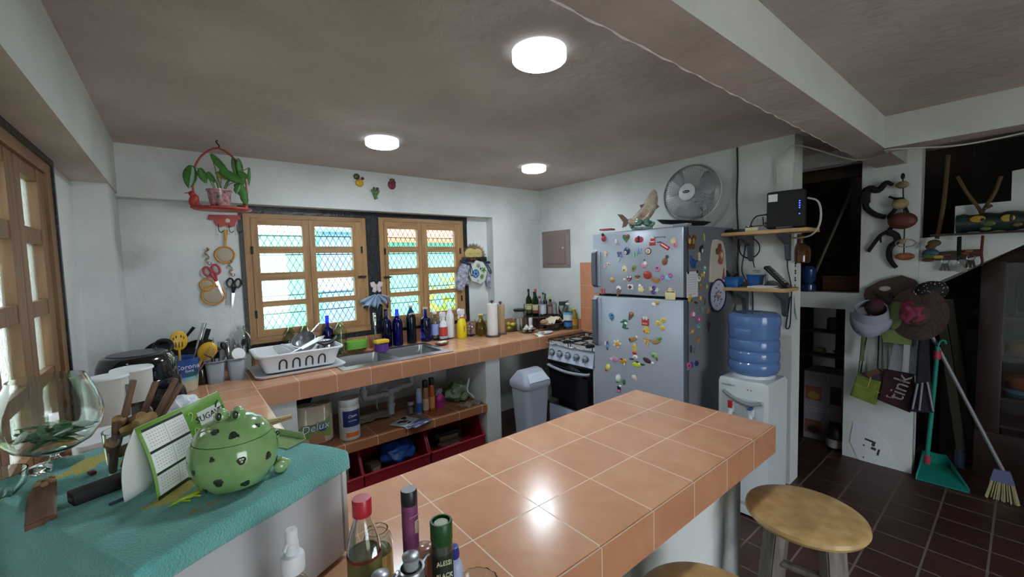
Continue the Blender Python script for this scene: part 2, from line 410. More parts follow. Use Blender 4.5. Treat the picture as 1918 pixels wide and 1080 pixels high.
# ---------------- outside ----------------
struct(MB().bx((-8, -12, -0.25), (12, -2.9, -0.05)).build('ground_garden', mat('garden_paving', '#a8a494', 0.9, var=0.1)))
M_turq = mat('turquoise_wall', '#86d9ca', 0.8, var=0.04, scale=2)
yd = struct(MB().bx((-12, 3.95, -0.25), (16, 14, -0.05)).build('ground_outside', mat('yard_ground', '#b9b2a4', 0.9, var=0.1)))
struct(MB().bx((-8, -3, -0.25), (-0.65, 3.95, -0.05)).build('ground_side', mat('yard_grass', '#6f9a4a', 0.9, var=0.2)))
hs = thing('house', 'turquoise neighbouring house seen through the mesh of the windows', 'house', (0, 6.2, 0))
MB().bx((-1.0, 0, -0.06), (6.2, 0.2, 2.13)).build('wall', M_turq, hs)
m = MB(); m.bx((1.55, -0.03, -0.05), (2.25, 0.21, 2.18)); m.build('door', mat('pale_blue_door', '#8fb2dc', 0.6), hs)
m = MB(); m.bx((1.5, -0.05, 1.35), (1.95, -0.025, 1.62)); m.build('notice', M_paper, hs)
m = MB(); m.prism([(2.42, -0.14, 2.03), (6.6, -0.14, 2.03), (6.6, 0.6, 2.7), (2.42, 0.6, 2.7)], (0, 0, 0.06)); m.build('roof', mat('orange_roof', '#d98a66', 0.8, var=0.15, scale=20), hs)
m = MB(); m.bx((1.45, -0.12, 2.17), (2.35, 0.1, 2.22)); m.build('canopy', M_turq, hs)
M_leafy = mat('yellow_green_leaf', '#c9cf3e', 0.6, col2='#8fae3a', scale=6)
def shrub(name, label, c, r, n, m_, seed):
    rnd = random.Random(seed); t = MB()
    for _ in range(n):
        d = Vector((rnd.gauss(0, 1), rnd.gauss(0, 1), rnd.gauss(0, 1))).normalized()*rnd.uniform(0.3, 1)
        p = Vector(c)+Vector((d.x*r[0], d.y*r[1], d.z*r[2])); L = rnd.uniform(0.06, 0.13)
        u = Vector((rnd.gauss(0, 1), rnd.gauss(0, 1), rnd.gauss(0, 1))).normalized(); v = u.orthogonal().normalized()
        t.prism([p-u*L, p+v*L*0.35, p+u*L, p-v*L*0.35], u.cross(v)*0.004)
    o = thing(name, label, 'shrub', (0, 0, 0)); t.build('foliage', m_, o, smooth=False)
    MB().tube([(c[0], c[1], -0.06), (c[0]+0.05, c[1], c[2])], 0.03, n=6).build('stem', M_woodshade, o)
shrub('shrub', 'yellow-green bush outside behind the lower right panes of the right window', (3.35, 5.2, 0.95), (0.85, 0.35, 0.75), 620, M_leafy, 3)
shrub('shrub', 'green garden bush outside the shaded wooden side window on the left', (-2.0, 2.4, 1.1), (0.6, 1.6, 1.3), 500, mat('garden_leaf', '#6f9a3e', 0.6, col2='#4d7a30', scale=5), 5)
# ---------------- counters ----------------
ct = thing('tiled_counter', 'terracotta tiled masonry counter running under the windows and out as a breakfast bar', 'counter', (0, 0, 0))
m = MB()     # U-shaped slab; the two sink bowls are cut out of it
SX0, SX1, SY0, SY1 = 0.905, 1.755, 3.125, 3.565
for a, b in (((-0.43, 0.683), (2.0038, 1.3848)), ((-0.43, 1.3848), (0.333, 3.015)), ((-0.43, 3.015), (SX0, 3.79)), ((SX0, 3.015), (SX1, SY0)), ((SX0, SY1), (SX1, 3.79)), ((SX1, 3.015), (2.695, 3.79)), ((2.695, 3.015), (3.385, 3.67))):
    m.bx((a[0], a[1], 0.83), (b[0], b[1], 0.93))
bmesh.ops.remove_doubles(m.b, verts=m.b.verts, dist=0.0005)
m.build('worktop', M_tile, ct, smooth=False)
m = MB()
def skirt(a, b, n):
    a, b = Vector(a), Vector(b); n = Vector(n)*0.009
    m.prism([(a.x, a.y, 0.806), (b.x, b.y, 0.806), (b.x, b.y, 0.926), (a.x, a.y, 0.926)], n)
skirt((0.333, 3.015, 0), (3.385, 3.015, 0), (0, -1, 0)); skirt((0.333, 1.3848, 0), (0.333, 3.006, 0), (1, 0, 0))
skirt((0.342, 1.3848, 0), (2.0038, 1.3848, 0), (0, 1, 0)); skirt((2.0038, 0.683, 0), (2.0038, 1.3938, 0), (1, 0, 0)); skirt((-0.43, 0.683, 0), (2.0128, 0.683, 0), (0, -1, 0))
m.build('fascia', M_tile2, ct, smooth=False)
def pier(a, b): MB().bx(a, b, bev=0.008).build('support_pier', M_plaster, ct)
pier((0.345, 3.06, 0.001), (0.567, 3.78, 0.83)); pier((2.12, 3.06, 0.001), (2.285, 3.78, 0.83)); pier((1.05, 0.75, 0.001), (1.85, 1.20, 0.83)); pier((-0.40, 0.75, 0.001), (0.15, 1.2, 0.83)); pier((-0.42, 1.9, 0.001), (0.25, 2.05, 0.83))
m = MB(); m.bx((0.567, 3.05, 0.325), (2.12, 3.78, 0.392)); m.build('shelf', tiles('shelf_tile', '#8a5637', '#a06a46', '#d6c4ac', 0.2407, (0.62, 3.05, 0.5), 0.004, 0.3, 'XY', 0.3), ct, smooth=False)
m = MB(); m.bx((0.42, 3.772, 0.93), (2.695, 3.7895, 1.045)); m.bx((2.695, 3.655, 0.93), (3.385, 3.669, 1.045)); m.bx((3.372, 3.036, 0.93), (3.3845, 3.655, 1.045))
struct(m.build('trim_9', M_tile2, smooth=False))
# ---------------- ceiling lamps ----------------
M_lampw = mat('lamp_rim', '#e4e6e4', 0.4, emit='#e9f6ff', estr=0.4); M_lampe = mat('lamp_diffuser', '#ffffff', 0.4, emit='#e9f6ff', estr=LAMP_POWER)
def lamp(x, y, lab):
    o = thing('ceiling_light', lab, 'ceiling light', (x, y, ZC), group='round white ceiling lights')
    MB().lathe([(0, -0.002), (0.108, -0.002), (0.108, -0.036), (0.104, -0.040), (0.096, -0.040), (0.096, -0.034), (0, -0.034)], n=40).build('rim', M_lampw, o)
    MB().lathe([(0, -0.0345), (0.0955, -0.0345), (0.0955, -0.043), (0.085, -0.046), (0, -0.047)], n=40).build('diffuser', M_lampe, o)
lamp(1.165, 1.24, 'large looking round white ceiling light nearest to the viewer, over the tiled bar')
lamp(1.10, 2.70, 'round white ceiling light above the sink, left of the far one')
lamp(2.48, 2.74, 'round white ceiling light farthest away, near the fridge corner')

# ---------------- refrigerator ----------------
M_fr = mat('fridge_silver', '#a9b0bd', 0.32, 0.25, var=0.03, scale=3)
M_frside = mat('fridge_side_grey', '#686c72', 0.5, bump=0.15, bscale=200)
M_frdark = mat('fridge_trim_grey', '#5b606b', 0.4, 0.3)
fr = thing('refrigerator', 'tall silver two door refrigerator covered in fridge magnets', 'refrigerator', (2.95, 1.808, 0))
m = MB(); m.bx((2.672, 1.422, 0.03), (3.33, 2.194, 1.893), bev=0.008); wb(m, 'body', M_frside, fr)
m = MB(); m.bx((2.665, 1.43, 0.04), (2.68, 2.186, 1.885)); wb(m, 'gasket', M_blackm, fr)
for nm, z0, z1, hz in (('freezer_door', 1.412, 1.885, (1.46, 1.755)), ('fridge_door', 0.06, 1.394, (0.99, 1.385))):
    m = MB(); m.bx((2.60, 1.424, z0), (2.664, 2.193, z1), bev=0.01)
    for f in m.b.faces:
        if f.normal.y < -0.6: f.material_index = 1
    d = wb(m, nm, [M_fr, M_frdark], fr)
    m = MB(); m.prism([(2.60, 2.145, hz[0]), (2.572, 2.145, hz[0]+0.02), (2.566, 2.145, (hz[0]+hz[1])/2), (2.572, 2.145, hz[1]-0.02), (2.60, 2.145, hz[1])], (0, 0.042, 0), bev=0.004)
    wb(m, 'door_handle', M_frdark, d)
    m = MB(); m.bx((2.590, 2.115, hz[0]+0.01), (2.601, 2.144, hz[1]-0.01), bev=0.003); wb(m, 'handle_groove', M_fr, d)
d = [c for c in fr.children if c.name.startswith('freezer_door')][0]
text('brand_badge', 'Samsung', 0.022, M_frdark, d, Vector((2.5985, 1.60, 1.825))-Vector(fr.location), (PI/2, 0, -PI/2), sx=1.25)
m = MB(); m.ell((2.599, 1.60, 1.789), (0.002, 0.022, 0.005)); wb(m, 'emblem', M_frdark, d)
m = MB(); m.bx((2.70, 1.45, 1.893), (2.76, 1.56, 1.912), bev=0.004); wb(m, 'hinge_cover', M_grey, fr)
for x in (2.72, 3.28):
    for y in (1.47, 2.14): wb(MB().cyl((x, y, 0), (x, y, 0.031), 0.02, n=12), 'foot', M_blackp, fr)
# ---------------- fridge magnets ----------------
def blobs(m, items, cols, d=0.005):
    """items in mm on the local x (right) z (up) plane, facing -y"""
    for it in items:
        sh, x, z, w, h, c = it[:6]; a = math.radians(it[6]) if len(it) > 6 else 0
        if c not in cols: cols.append(c)
        m.mi = cols.index(c); x, z, w, h = x/1000, z/1000, w/1000, h/1000
        Mr = Matrix.Rotation(-a, 4, 'Y'); lift = 0.0012*items.index(it)
        if sh == 'o': m.ell((x, -d*0.4-lift, z), (w/2, d, h/2), 12, M=Mr)
        elif sh == 'r': m.box((x, -d*0.5-lift, z), (w, d, h), M=Mr, bev=min(w, h, d)*0.25)
        elif sh == 'd':
            n = 16; m.tube([(x+w*0.36*math.cos(2*PI*i/n), -d*0.6-lift, z+h*0.36*math.sin(2*PI*i/n)) for i in range(n)], w*0.15, n=6, closed=True)
        else:
            if sh == 't': o = [(-.5, .5), (.5, .5), (.06, -.5), (-.06, -.5)]
            elif sh == 'u': o = [(-.5, -.5), (.5, -.5), (.06, .5), (-.06, .5)]
            elif sh == 'h': o = [(.5*math.sin(t)**3, (13*math.cos(t)-5*math.cos(2*t)-2*math.cos(3*t)-math.cos(4*t))/30) for t in [2*PI*i/22 for i in range(22)]]
            elif sh == 's': o = [(.5*(0.72+0.28*math.cos(5*t))*math.cos(t), .5*(0.72+0.28*math.cos(5*t))*math.sin(t)) for t in [2*PI*i/30 for i in range(30)]]
            elif sh == 'z': o = [((0.5 if i % 2 else 0.32)*math.cos(2*PI*i/16), (0.5 if i % 2 else 0.32)*math.sin(2*PI*i/16)) for i in range(16)]
            elif sh == 'b': o = [(0, .12), (.2, .5), (.5, .42), (.44, .05), (.28, -.05), (.36, -.4), (.14, -.5), (0, -.2), (-.14, -.5), (-.36, -.4), (-.28, -.05), (-.44, .05), (-.5, .42), (-.2, .5)]
            elif sh == 'c': o = [(-.5, .1), (-.3, -.35), (.1, -.5), (.5, -.3), (.45, -.1), (.1, -.15), (-.15, .1), (-.2, .5), (-.4, .5)]
            ca, sa = math.cos(a), math.sin(a)
            m.prism([(x+px*w*ca-pz*h*sa, -lift, z+px*w*sa+pz*h*ca) for px, pz in o], (0, -d, 0), bev=0)
def magnet(loc, rz, label, items, name='fridge_magnet', d=0.005):
    m = MB(); cols = []; blobs(m, items, cols, d)
    o = m.build(name, [pm(c) for c in cols], None, angle=50)
    o.location = loc; o.rotation_euler = (0, 0, rz)
    return tag(o, label, 'magnet', 'magnets on the refrigerator')
R_, K_, W_, Y_, G_, B_ = '#b8323a', '#20202a', '#e6e4de', '#dcc255', '#3f7d4a', '#3a6fae'
PK, OR, BR, TN, PU, TE, LG, LB, CR = '#d88aa0', '#cf7a3a', '#6d4630', '#b08a60', '#5a4a96', '#5aa7a8', '#8fb86a', '#8fb4d8', '#dccfa0'
FX = 2.5995
F = [
 ((2.599, 2.08, 1.852), 'ladybird magnet, the topmost magnet at the left of the freezer door', [('o', 0, -8, 46, 48, R_), ('o', -8, 22, 26, 24, K_), ('o', 8, -6, 10, 10, K_), ('o', -8, -14, 10, 10, K_)]),
 ((2.599, 1.961, 1.814), 'small pale white figure magnet between the top ladybird and the heart magnet', [('o', 0, 6, 20, 22, W_), ('o', 0, -10, 26, 22, '#c9c6cc')]),
 ((2.599, 1.871, 1.836), 'heart shaped magnet half green and half red on the freezer door', [('h', 0, 0, 62, 64, G_), ('o', 12, 8, 24, 26, R_)]),
 ((2.599, 1.763, 1.818), 'wide red and black winged beetle magnet near the top middle of the freezer', [('o', -18, -2, 34, 42, R_), ('o', 18, -2, 34, 42, R_), ('o', 0, 12, 22, 28, K_), ('o', 0, -12, 14, 22, K_)]),
 ((2.599, 1.651, 1.794), 'red and white striped figure magnet left of the brand badge', [('r', -2, -12, 46, 26, R_), ('r', -2, 2, 34, 10, W_), ('r', 2, 14, 34, 18, R_), ('o', 6, 28, 20, 16, W_)]),
 ((2.599, 1.558, 1.76), 'slanting red and white bacon strip magnet under the brand badge', [('r', 0, 0, 74, 28, R_, -32), ('r', 0, 0, 58, 8, W_, -32)]),
 ((2.599, 1.491, 1.78), 'spiky yellow and pink flower magnet at the top right of the freezer', [('z', -4, 12, 48, 48, CR), ('o', 10, -14, 34, 34, PK), ('o', 8, -12, 14, 14, R_)]),
 ((2.599, 2.059, 1.725), 'cream flower magnet just right of the freezer handle', [('s', 0, 8, 36, 36, CR), ('s', -4, -14, 28, 26, CR)]),
 ((2.599, 1.93, 1.712), 'dark violet butterfly magnet above the pale blue flower magnet', [('b', -4, 4, 40, 40, '#5a5f8c'), ('s', 12, -8, 30, 30, '#8f86c8')]),
 ((2.599, 1.937, 1.673), 'pale blue flower magnet under the dark violet butterfly', [('s', 0, 0, 38, 34, '#9fc4c8'), ('o', 0, 0, 12, 12, W_)]),
 ((2.599, 1.866, 1.736), 'navy round head magnet with a red and white badge', [('o', 0, 2, 54, 58, '#2c3f66'), ('o', -8, -8, 28, 28, W_), ('o', -8, -8, 14, 14, R_), ('o', 10, 18, 18, 14, LB)]),
 ((2.599, 1.794, 1.708), 'pale green butterfly magnet left of the blue one', [('b', 0, 0, 52, 42, '#8fbfa6'), ('o', 0, 0, 7, 26, '#5f7a78')]),
 ((2.599, 1.762, 1.735), 'pale blue butterfly magnet left of the ringed button magnet', [('b', 0, 0, 40, 40, LB), ('o', 0, 0, 6, 24, '#4f6a88')]),
 ((2.599, 1.686, 1.73), 'round ringed red and white button magnet in the middle of the freezer', [('o', 0, 0, 50, 48, BR), ('o', 0, 0, 40, 38, W_), ('o', 0, 0, 26, 25, R_), ('o', 0, 0, 13, 12, W_)]),
 ((2.599, 1.719, 1.64), 'pink and white bird magnet above the tomato magnet', [('o', 0, -8, 44, 42, PK), ('o', 8, 4, 26, 34, W_), ('o', 2, 28, 14, 14, '#55706a')]),
 ((2.599, 1.555, 1.662), 'brown pineapple magnet with dark green leaves', [('o', -4, -8, 44, 50, '#8f5436', -20), ('z', 14, 24, 28, 28, '#2c4f38')]),
 ((2.599, 2.069, 1.627), 'pale pink flower magnet left of the small orange one', [('s', 0, 0, 34, 38, '#dcb8c4')]),
 ((2.599, 2.034, 1.642), 'small white flower magnet with an orange centre near the freezer handle', [('s', 0, 0, 38, 38, W_), ('o', 0, 0, 17, 17, OR)]),
 ((2.599, 1.888, 1.604), 'cream halved avocado magnet left of the greener one', [('o', 0, 0, 42, 56, CR, 15), ('o', -2, -6, 20, 22, '#9c5236')]),
 ((2.599, 1.809, 1.61), 'green halved avocado magnet with a brown stone', [('o', 0, 0, 38, 52, '#7d8f52', -15), ('o', 0, -2, 22, 28, BR)]),
 ((2.599, 1.614, 1.606), 'pink and blue ring doughnut magnet below the pineapple', [('d', 0, 0, 44, 44, PK), ('o', 0, 10, 28, 16, PU), ('o', 0, -4, 15, 13, '#7fa4cf')]),
 ((2.599, 2.002, 1.522), 'round tan bun magnet in the lower left of the freezer door', [('o', 0, 0, 52, 46, TN), ('o', -2, 6, 36, 24, '#cbb083')]),
 ((2.599, 1.889, 1.524), 'tiny cream magnet left of the dark red beetle', [('o', 0, 0, 22, 24, CR), ('o', 2, -2, 8, 8, G_)]),
 ((2.599, 1.847, 1.534), 'dark red smiling mask magnet left of the small green parrot', [('o', 0, 0, 44, 36, '#7d2c34'), ('o', -10, 10, 14, 14, W_), ('o', 10, 10, 14, 14, W_), ('o', 0, -8, 20, 8, '#e0a0a0')]),
 ((2.599, 1.776, 1.543), 'small green and brown parrot magnet left of the tomato', [('r', 0, 8, 46, 12, BR), ('o', 0, 0, 16, 44, '#a04038'), ('o', 4, -16, 26, 16, LG)]),
 ((2.599, 1.694, 1.562), 'large round red tomato magnet, the biggest ball on the freezer', [('o', 0, 0, 70, 60, '#a33a2e'), ('o', -6, 8, 34, 24, '#bd5242')]),
 ((2.599, 1.628, 1.531), 'curved orange brown croissant magnet right of the tomato', [('c', 0, 0, 52, 62, '#b06c38', 40)]),
 ((2.599, 1.576, 1.546), 'purple ring flower magnet, left one beside the blue fish magnet', [('d', 0, 0, 30, 34, '#a86ab0'), ('o', 0, 0, 10, 10, W_)]),
 ((2.599, 1.539, 1.543), 'light blue fish magnet between two ring flowers', [('o', 0, 0, 42, 38, '#8cc0dc'), ('t', 18, -8, 18, 20, '#8cc0dc', 60)]),
 ((2.599, 1.517, 1.558), 'magenta ring flower magnet, right one above the blue fish', [('d', 0, 0, 34, 34, '#b060a0'), ('o', 0, 0, 10, 10, W_)]),
 ((2.599, 1.944, 1.439), 'ice cream cone magnet with white scoop, low on the freezer door', [('t', -4, -16, 40, 60, '#75604a', -14), ('o', 2, 22, 46, 32, W_), ('o', 2, 16, 24, 16, BR)]),
 ((2.599, 1.838, 1.472), 'small dark animal face magnet right of the ice cream cone', [('r', 0, 0, 42, 36, W_), ('o', -4, 0, 30, 30, BR), ('o', 8, 0, 12, 14, K_)]),
 ((2.599, 1.747, 1.464), 'cream hen magnet with a pink beak', [('o', 0, -6, 52, 50, CR), ('o', -10, 18, 24, 26, W_), ('o', 22, 8, 16, 18, PK)]),
 ((2.599, 1.641, 1.456), 'cluster of white flowers with purple centres magnet', [('s', -24, 8, 40, 40, CR), ('s', 22, 2, 40, 40, '#c9d4c0'), ('d', 0, 16, 30, 28, PU), ('d', -6, -14, 32, 28, PU)]),
 ((2.599, 1.518, 1.433), 'square cream castle magnet in the lower right of the freezer door', [('r', 0, -8, 74, 62, '#d9cf9c'), ('r', 0, 16, 66, 10, '#7d7458'), ('z', 0, 30, 40, 34, CR)]),
 ((2.599, 2.095, 1.43), 'red and pink butterfly magnet at the lower end of the freezer handle', [('b', 0, 0, 50, 48, '#c8606c'), ('o', 0, 0, 8, 30, BR)]),
 ((2.599, 1.632, 1.361), 'white and gold spoon magnet at the bottom edge of the freezer door', [('o', -14, -8, 34, 30, W_), ('o', 14, 8, 32, 28, '#b8a24e')]),
 ((2.599, 2.018, 1.24), 'blue fish magnet at the top left of the lower fridge door', [('o', 2, 0, 52, 54, '#4a86b4'), ('o', 10, 8, 18, 18, K_), ('o', -12, -12, 18, 14, LB), ('t', 8, -26, 20, 18, '#3a6f9c')]),
 ((2.599, 1.836, 1.259), 'brown ice cream cone magnet above the green frog', [('o', 4, 12, 48, 36, '#7d6a54'), ('t', -8, -16, 32, 44, '#6b5134', -25), ('o', 6, 14, 18, 14, TN)]),
 ((2.599, 1.89, 1.188), 'green dancing frog magnet with a white face on the lower fridge door', [('o', 0, 22, 50, 34, '#2f6b45'), ('o', 8, 10, 28, 26, W_), ('r', -4, -12, 26, 40, '#2f6b45', -20), ('o', 18, -26, 34, 14, '#2f6b45'), ('o', -28, 16, 18, 14, '#2f6b45')]),
 ((2.599, 1.714, 1.229), 'red and white box of chips magnet', [('r', 0, -6, 58, 50, '#a8343c'), ('r', -14, 20, 8, 24, W_), ('r', 0, 24, 8, 24, W_), ('r', 14, 20, 8, 24, W_), ('r', 0, -18, 40, 12, '#d88a80')]),
 ((2.599, 1.707, 1.163), 'yellow chick magnet below the red and white box', [('o', 0, 0, 52, 48, '#dcb84c'), ('o', -14, -4, 22, 22, OR), ('z', 0, 20, 34, 22, Y_), ('o', 24, -12, 22, 10, Y_)]),
 ((2.599, 1.613, 1.225), 'left one of three small yellow smiling ball magnets', [('o', 0, 0, 38, 36, Y_), ('o', -5, 3, 8, 8, '#8a6a2a'), ('o', 6, 3, 8, 8, '#8a6a2a')]),
 ((2.599, 1.572, 1.248), 'topmost of three small yellow smiling ball magnets', [('o', 0, 0, 40, 38, Y_), ('o', -5, 3, 8, 8, '#8a6a2a'), ('o', 6, 3, 8, 8, '#8a6a2a')]),
 ((2.599, 1.579, 1.193), 'lowest of three small yellow smiling ball magnets', [('o', 0, 0, 40, 38, '#d0bc58'), ('o', -2, 3, 8, 8, '#8a6a2a'), ('o', 8, 3, 8, 8, '#8a6a2a')]),
 ((2.599, 2.059, 1.007), 'blue and white sea animal magnet beside the lower handle', [('o', -2, 4, 44, 48, '#6f8fb4'), ('o', -14, 8, 18, 36, W_), ('r', 6, 20, 12, 22, '#33507a'), ('r', 4, -28, 10, 18, '#33507a')]),
 ((2.599, 1.964, 1.033), 'fried egg magnet with an orange yolk', [('s', 0, 0, 80, 70, '#e4dcc8'), ('o', 4, -4, 44, 40, '#d89a2c')]),
 ((2.599, 1.818, 1.086), 'tan chicken leg magnet with a white bone end', [('r', -4, -4, 66, 28, '#a07c4c', 24), ('o', 30, 18, 18, 18, W_), ('o', -28, -6, 18, 22, BR)]),
 ((2.599, 1.701, 1.078), 'triangular cheese pizza slice magnet', [('t', -2, -4, 58, 62, '#cdb07a', 14), ('r', 2, 22, 64, 12, TN, -8), ('o', 0, 4, 10, 10, '#a8503c'), ('o', -6, -10, 8, 8, '#a8503c')]),
 ((2.599, 1.619, 1.1), 'folded taco magnet with green filling', [('o', -8, -8, 70, 36, '#a8875a', 25), ('o', 18, 16, 40, 26, '#57923e', 25)]),
 ((2.599, 1.808, 1.013), 'yellow corn cob magnet with a red base', [('o', 0, 8, 36, 70, '#d8be5a'), ('o', 0, -30, 40, 24, R_), ('r', 0, 8, 28, 4, '#b89a3c'), ('r', 0, 20, 24, 4, '#b89a3c')]),
 ((2.599, 1.809, 0.947), 'white scoop magnet with a dark cone lying under the corn', [('o', 8, 6, 44, 34, W_), ('o', -24, -14, 44, 14, '#4a2f2c', 6), ('o', 8, 4, 14, 10, R_)]),
 ((2.599, 1.992, 0.905), 'pink fish magnet left of the orange dog', [('o', 4, 0, 64, 42, '#c88ab0'), ('t', -30, 0, 24, 24, W_, -90)]),
 ((2.599, 1.915, 0.902), 'orange dog magnet right of the pink fish', [('o', 0, 0, 58, 34, '#d08c34'), ('o', 26, 8, 28, 26, '#d89a40'), ('o', -8, 16, 24, 12, K_), ('r', 20, -20, 10, 20, CR)]),
 ((2.599, 1.779, 0.902), 'lime yellow bird magnet with dark green wings', [('o', -10, -4, 80, 38, '#c8d838', 8), ('o', 38, 6, 44, 16, '#1f3f2c'), ('o', -6, 18, 34, 14, '#1f3f2c'), ('o', 16, 6, 12, 12, W_)]),
 ((2.599, 1.696, 0.943), 'dark purple aubergine magnet with a pale tip', [('o', -6, 2, 72, 38, '#4a2434', -15), ('o', 38, -10, 22, 18, W_)]),
 ((2.599, 1.644, 0.986), 'green broccoli magnet above the aubergine', [('o', 0, 6, 56, 38, '#8fb47c'), ('o', -4, 2, 30, 22, '#3f7a3c'), ('r', 22, -18, 12, 20, '#8a4a44')]),
 ((2.599, 2.055, 0.828), 'yellow lemon slice magnet with a red corner', [('o', 0, 4, 46, 56, '#d4d05a', -30), ('o', 2, 6, 30, 38, '#e4e08c', -30), ('o', -16, -22, 24, 20, '#b83a40')]),
 ((2.599, 1.957, 0.756), 'white plate magnet with a green rim at the bottom', [('o', 0, 6, 50, 66, '#b8d4c8', -20), ('o', 0, 8, 36, 48, W_, -20), ('o', -8, -24, 34, 18, '#3f8a4a')]),
 ((2.599, 1.903, 0.745), 'dark green leaf magnet right of the white plate', [('o', 0, 0, 30, 46, '#4c6a3c', -15), ('r', 2, 0, 4, 40, '#2c4424', -15)]),
 ((2.599, 1.807, 0.792), 'cream garlic bulb magnet, rightmost of the lowest row', [('o', -6, 6, 44, 38, '#d8c8b4'), ('t', 12, -14, 24, 30, '#c8b49c', 25)]),
 ((2.599, 1.947, 0.692), 'dark bottle magnet with pink label, the lowest magnet on the fridge front', [('r', -4, -6, 30, 26, K_), ('o', 8, 12, 20, 18, W_), ('r', -6, -30, 34, 22, '#c86aa0')]),
]
for loc, lab, it in F: magnet(loc, -PI/2, lab, it)
S_ = [
 ((2.693, 1.421, 1.78), 'brown and yellow butterfly magnet at the top of the fridge side', [('b', 0, 0, 120, 100, '#5c3f24'), ('o', -26, 8, 36, 44, '#b8a258'), ('o', 26, 8, 36, 44, '#8f7a3c')]),
 ((2.87, 1.421, 1.812), 'thin yellow green lizard magnet near the top of the fridge side', [('o', 0, 0, 22, 66, '#9a9c4c', 12)]),
 ((2.828, 1.421, 1.73), 'black and white penguin magnet on the fridge side', [('o', 0, 0, 60, 56, K_), ('o', 6, -6, 32, 34, W_), ('o', 14, 26, 20, 14, K_)]),
 ((2.797, 1.421, 1.682), 'pale bone shaped magnet below the penguin', [('r', 0, 0, 22, 44, '#c9c4a4'), ('o', 0, 22, 32, 16, '#c9c4a4'), ('o', 0, -22, 32, 16, '#c9c4a4')]),
 ((2.712, 1.421, 1.652), 'blue dinosaur magnet on the fridge side', [('o', 4, -10, 84, 50, '#1f4a86'), ('o', -30, 26, 34, 34, '#1f4a86'), ('r', -26, 10, 22, 36, '#1f4a86'), ('o', 46, 0, 40, 12, '#1f4a86', 20), ('r', -14, -34, 14, 26, '#1f4a86'), ('r', 18, -34, 14, 26, '#1f4a86')]),
 ((2.87, 1.421, 1.6), 'teal and white shell magnet on the fridge side', [('s', 0, 0, 56, 44, '#6fa0ac'), ('o', 6, 4, 22, 20, W_)]),
 ((2.849, 1.421, 1.554), 'yellow bee magnet, upper one of the cluster beside the note', [('o', 0, 0, 56, 40, '#b49c4c'), ('r', -6, 0, 10, 36, K_), ('o', 14, 16, 26, 18, W_)]),
 ((2.797, 1.421, 1.528), 'white and green snail magnet, lower one of the cluster beside the note', [('o', 0, 0, 50, 36, '#cfcab4'), ('o', -6, 4, 24, 22, '#5a7a48')]),
 ((2.818, 1.421, 1.473), 'small brown bear magnet right of the note', [('o', 0, -4, 36, 34, '#8f5a38'), ('o', 0, 12, 26, 22, '#a87048')]),
 ((2.907, 1.421, 1.468), 'olive green square magnet left of the blue rimmed plate', [('r', 0, 0, 44, 48, '#6f7a5a'), ('o', 0, 0, 26, 28, '#b4b49a')]),
 ((2.673, 1.421, 1.401), 'yellow dog magnet under the pinned note', [('o', 0, -6, 52, 44, '#b0903c'), ('o', 0, 18, 36, 28, '#c0a04c'), ('o', 8, -12, 18, 20, K_)]),
 ((2.814, 1.421, 1.394), 'orange lantern magnet right of the yellow dog', [('r', 0, 0, 32, 40, '#b07a3c'), ('o', 0, 0, 16, 24, CR)]),
 ((2.752, 1.421, 1.368), 'small dark brown bird magnet below the orange lantern', [('o', 0, 0, 44, 18, '#4f3524', -15), ('o', 14, -4, 16, 14, '#4f3524')]),
 ((2.882, 1.421, 1.364), 'thin dark stick magnet left of the plate', [('r', 0, 0, 12, 44, '#4a4444', -6)]),
 ((2.835, 1.421, 1.314), 'green cross shaped magnet on the fridge side', [('r', 0, 0, 14, 44, '#5f8f6c', 30), ('r', 0, 0, 44, 14, '#5f8f6c', 30)]),
 ((2.926, 1.421, 1.291), 'orange starfish magnet below the plate', [('s', 0, 0, 60, 52, '#a8784c')]),
 ((2.706, 1.421, 1.297), 'pink fish magnet with a white ring, upper left of three', [('o', 0, 0, 60, 44, '#b4628c', 25), ('d', 10, -6, 34, 30, W_)]),
 ((2.792, 1.421, 1.247), 'magenta ring magnet above the teal ring', [('d', 0, 0, 52, 46, '#b0508c'), ('o', 0, 0, 20, 18, W_)]),
 ((2.788, 1.421, 1.204), 'teal ring magnet below the magenta ring', [('d', 0, 0, 48, 30, '#5f9c9c')]),
 ((2.937, 1.421, 1.178), 'dark key shaped magnet alone at the right of the fridge side', [('d', 0, 14, 44, 38, '#3c3f4c'), ('r', 0, -18, 12, 40, '#3c3f4c')]),
 ((2.7, 1.421, 1.176), 'orange flower magnet on the fridge side', [('s', 0, 0, 60, 44, '#b8824c'), ('o', 0, 0, 18, 16, Y_)]),
 ((2.781, 1.421, 1.103), 'orange fox magnet on the fridge side', [('o', 0, -4, 40, 40, '#a86c40'), ('u', -8, 16, 14, 18, '#a86c40'), ('u', 10, 16, 14, 18, '#a86c40')]),
 ((2.686, 1.421, 1.055), 'dark feather shaped magnet left of the green leaf', [('o', 0, 0, 28, 56, '#26283a')]),
 ((2.736, 1.421, 1.037), 'small green leaf magnet low on the fridge side', [('o', 0, 0, 24, 46, '#4c6c4c')]),
 ((2.653, 1.421, 0.941), 'pink and teal ring magnet, leftmost of the lowest row on the fridge side', [('d', 0, 6, 52, 46, '#b45c84'), ('o', -6, -16, 34, 18, '#5f9c9c')]),
 ((2.696, 1.421, 0.946), 'purple ring magnet, middle of the lowest row on the fridge side', [('d', 0, 0, 44, 46, '#5a4a90')]),
 ((2.761, 1.421, 0.939), 'navy ring magnet, rightmost of the lowest row on the fridge side', [('d', 0, 4, 46, 40, '#26305c'), ('o', 0, -14, 30, 16, '#5f9ca8')]),
]
for loc, lab, it in S_: magnet(loc, 0, lab, it)
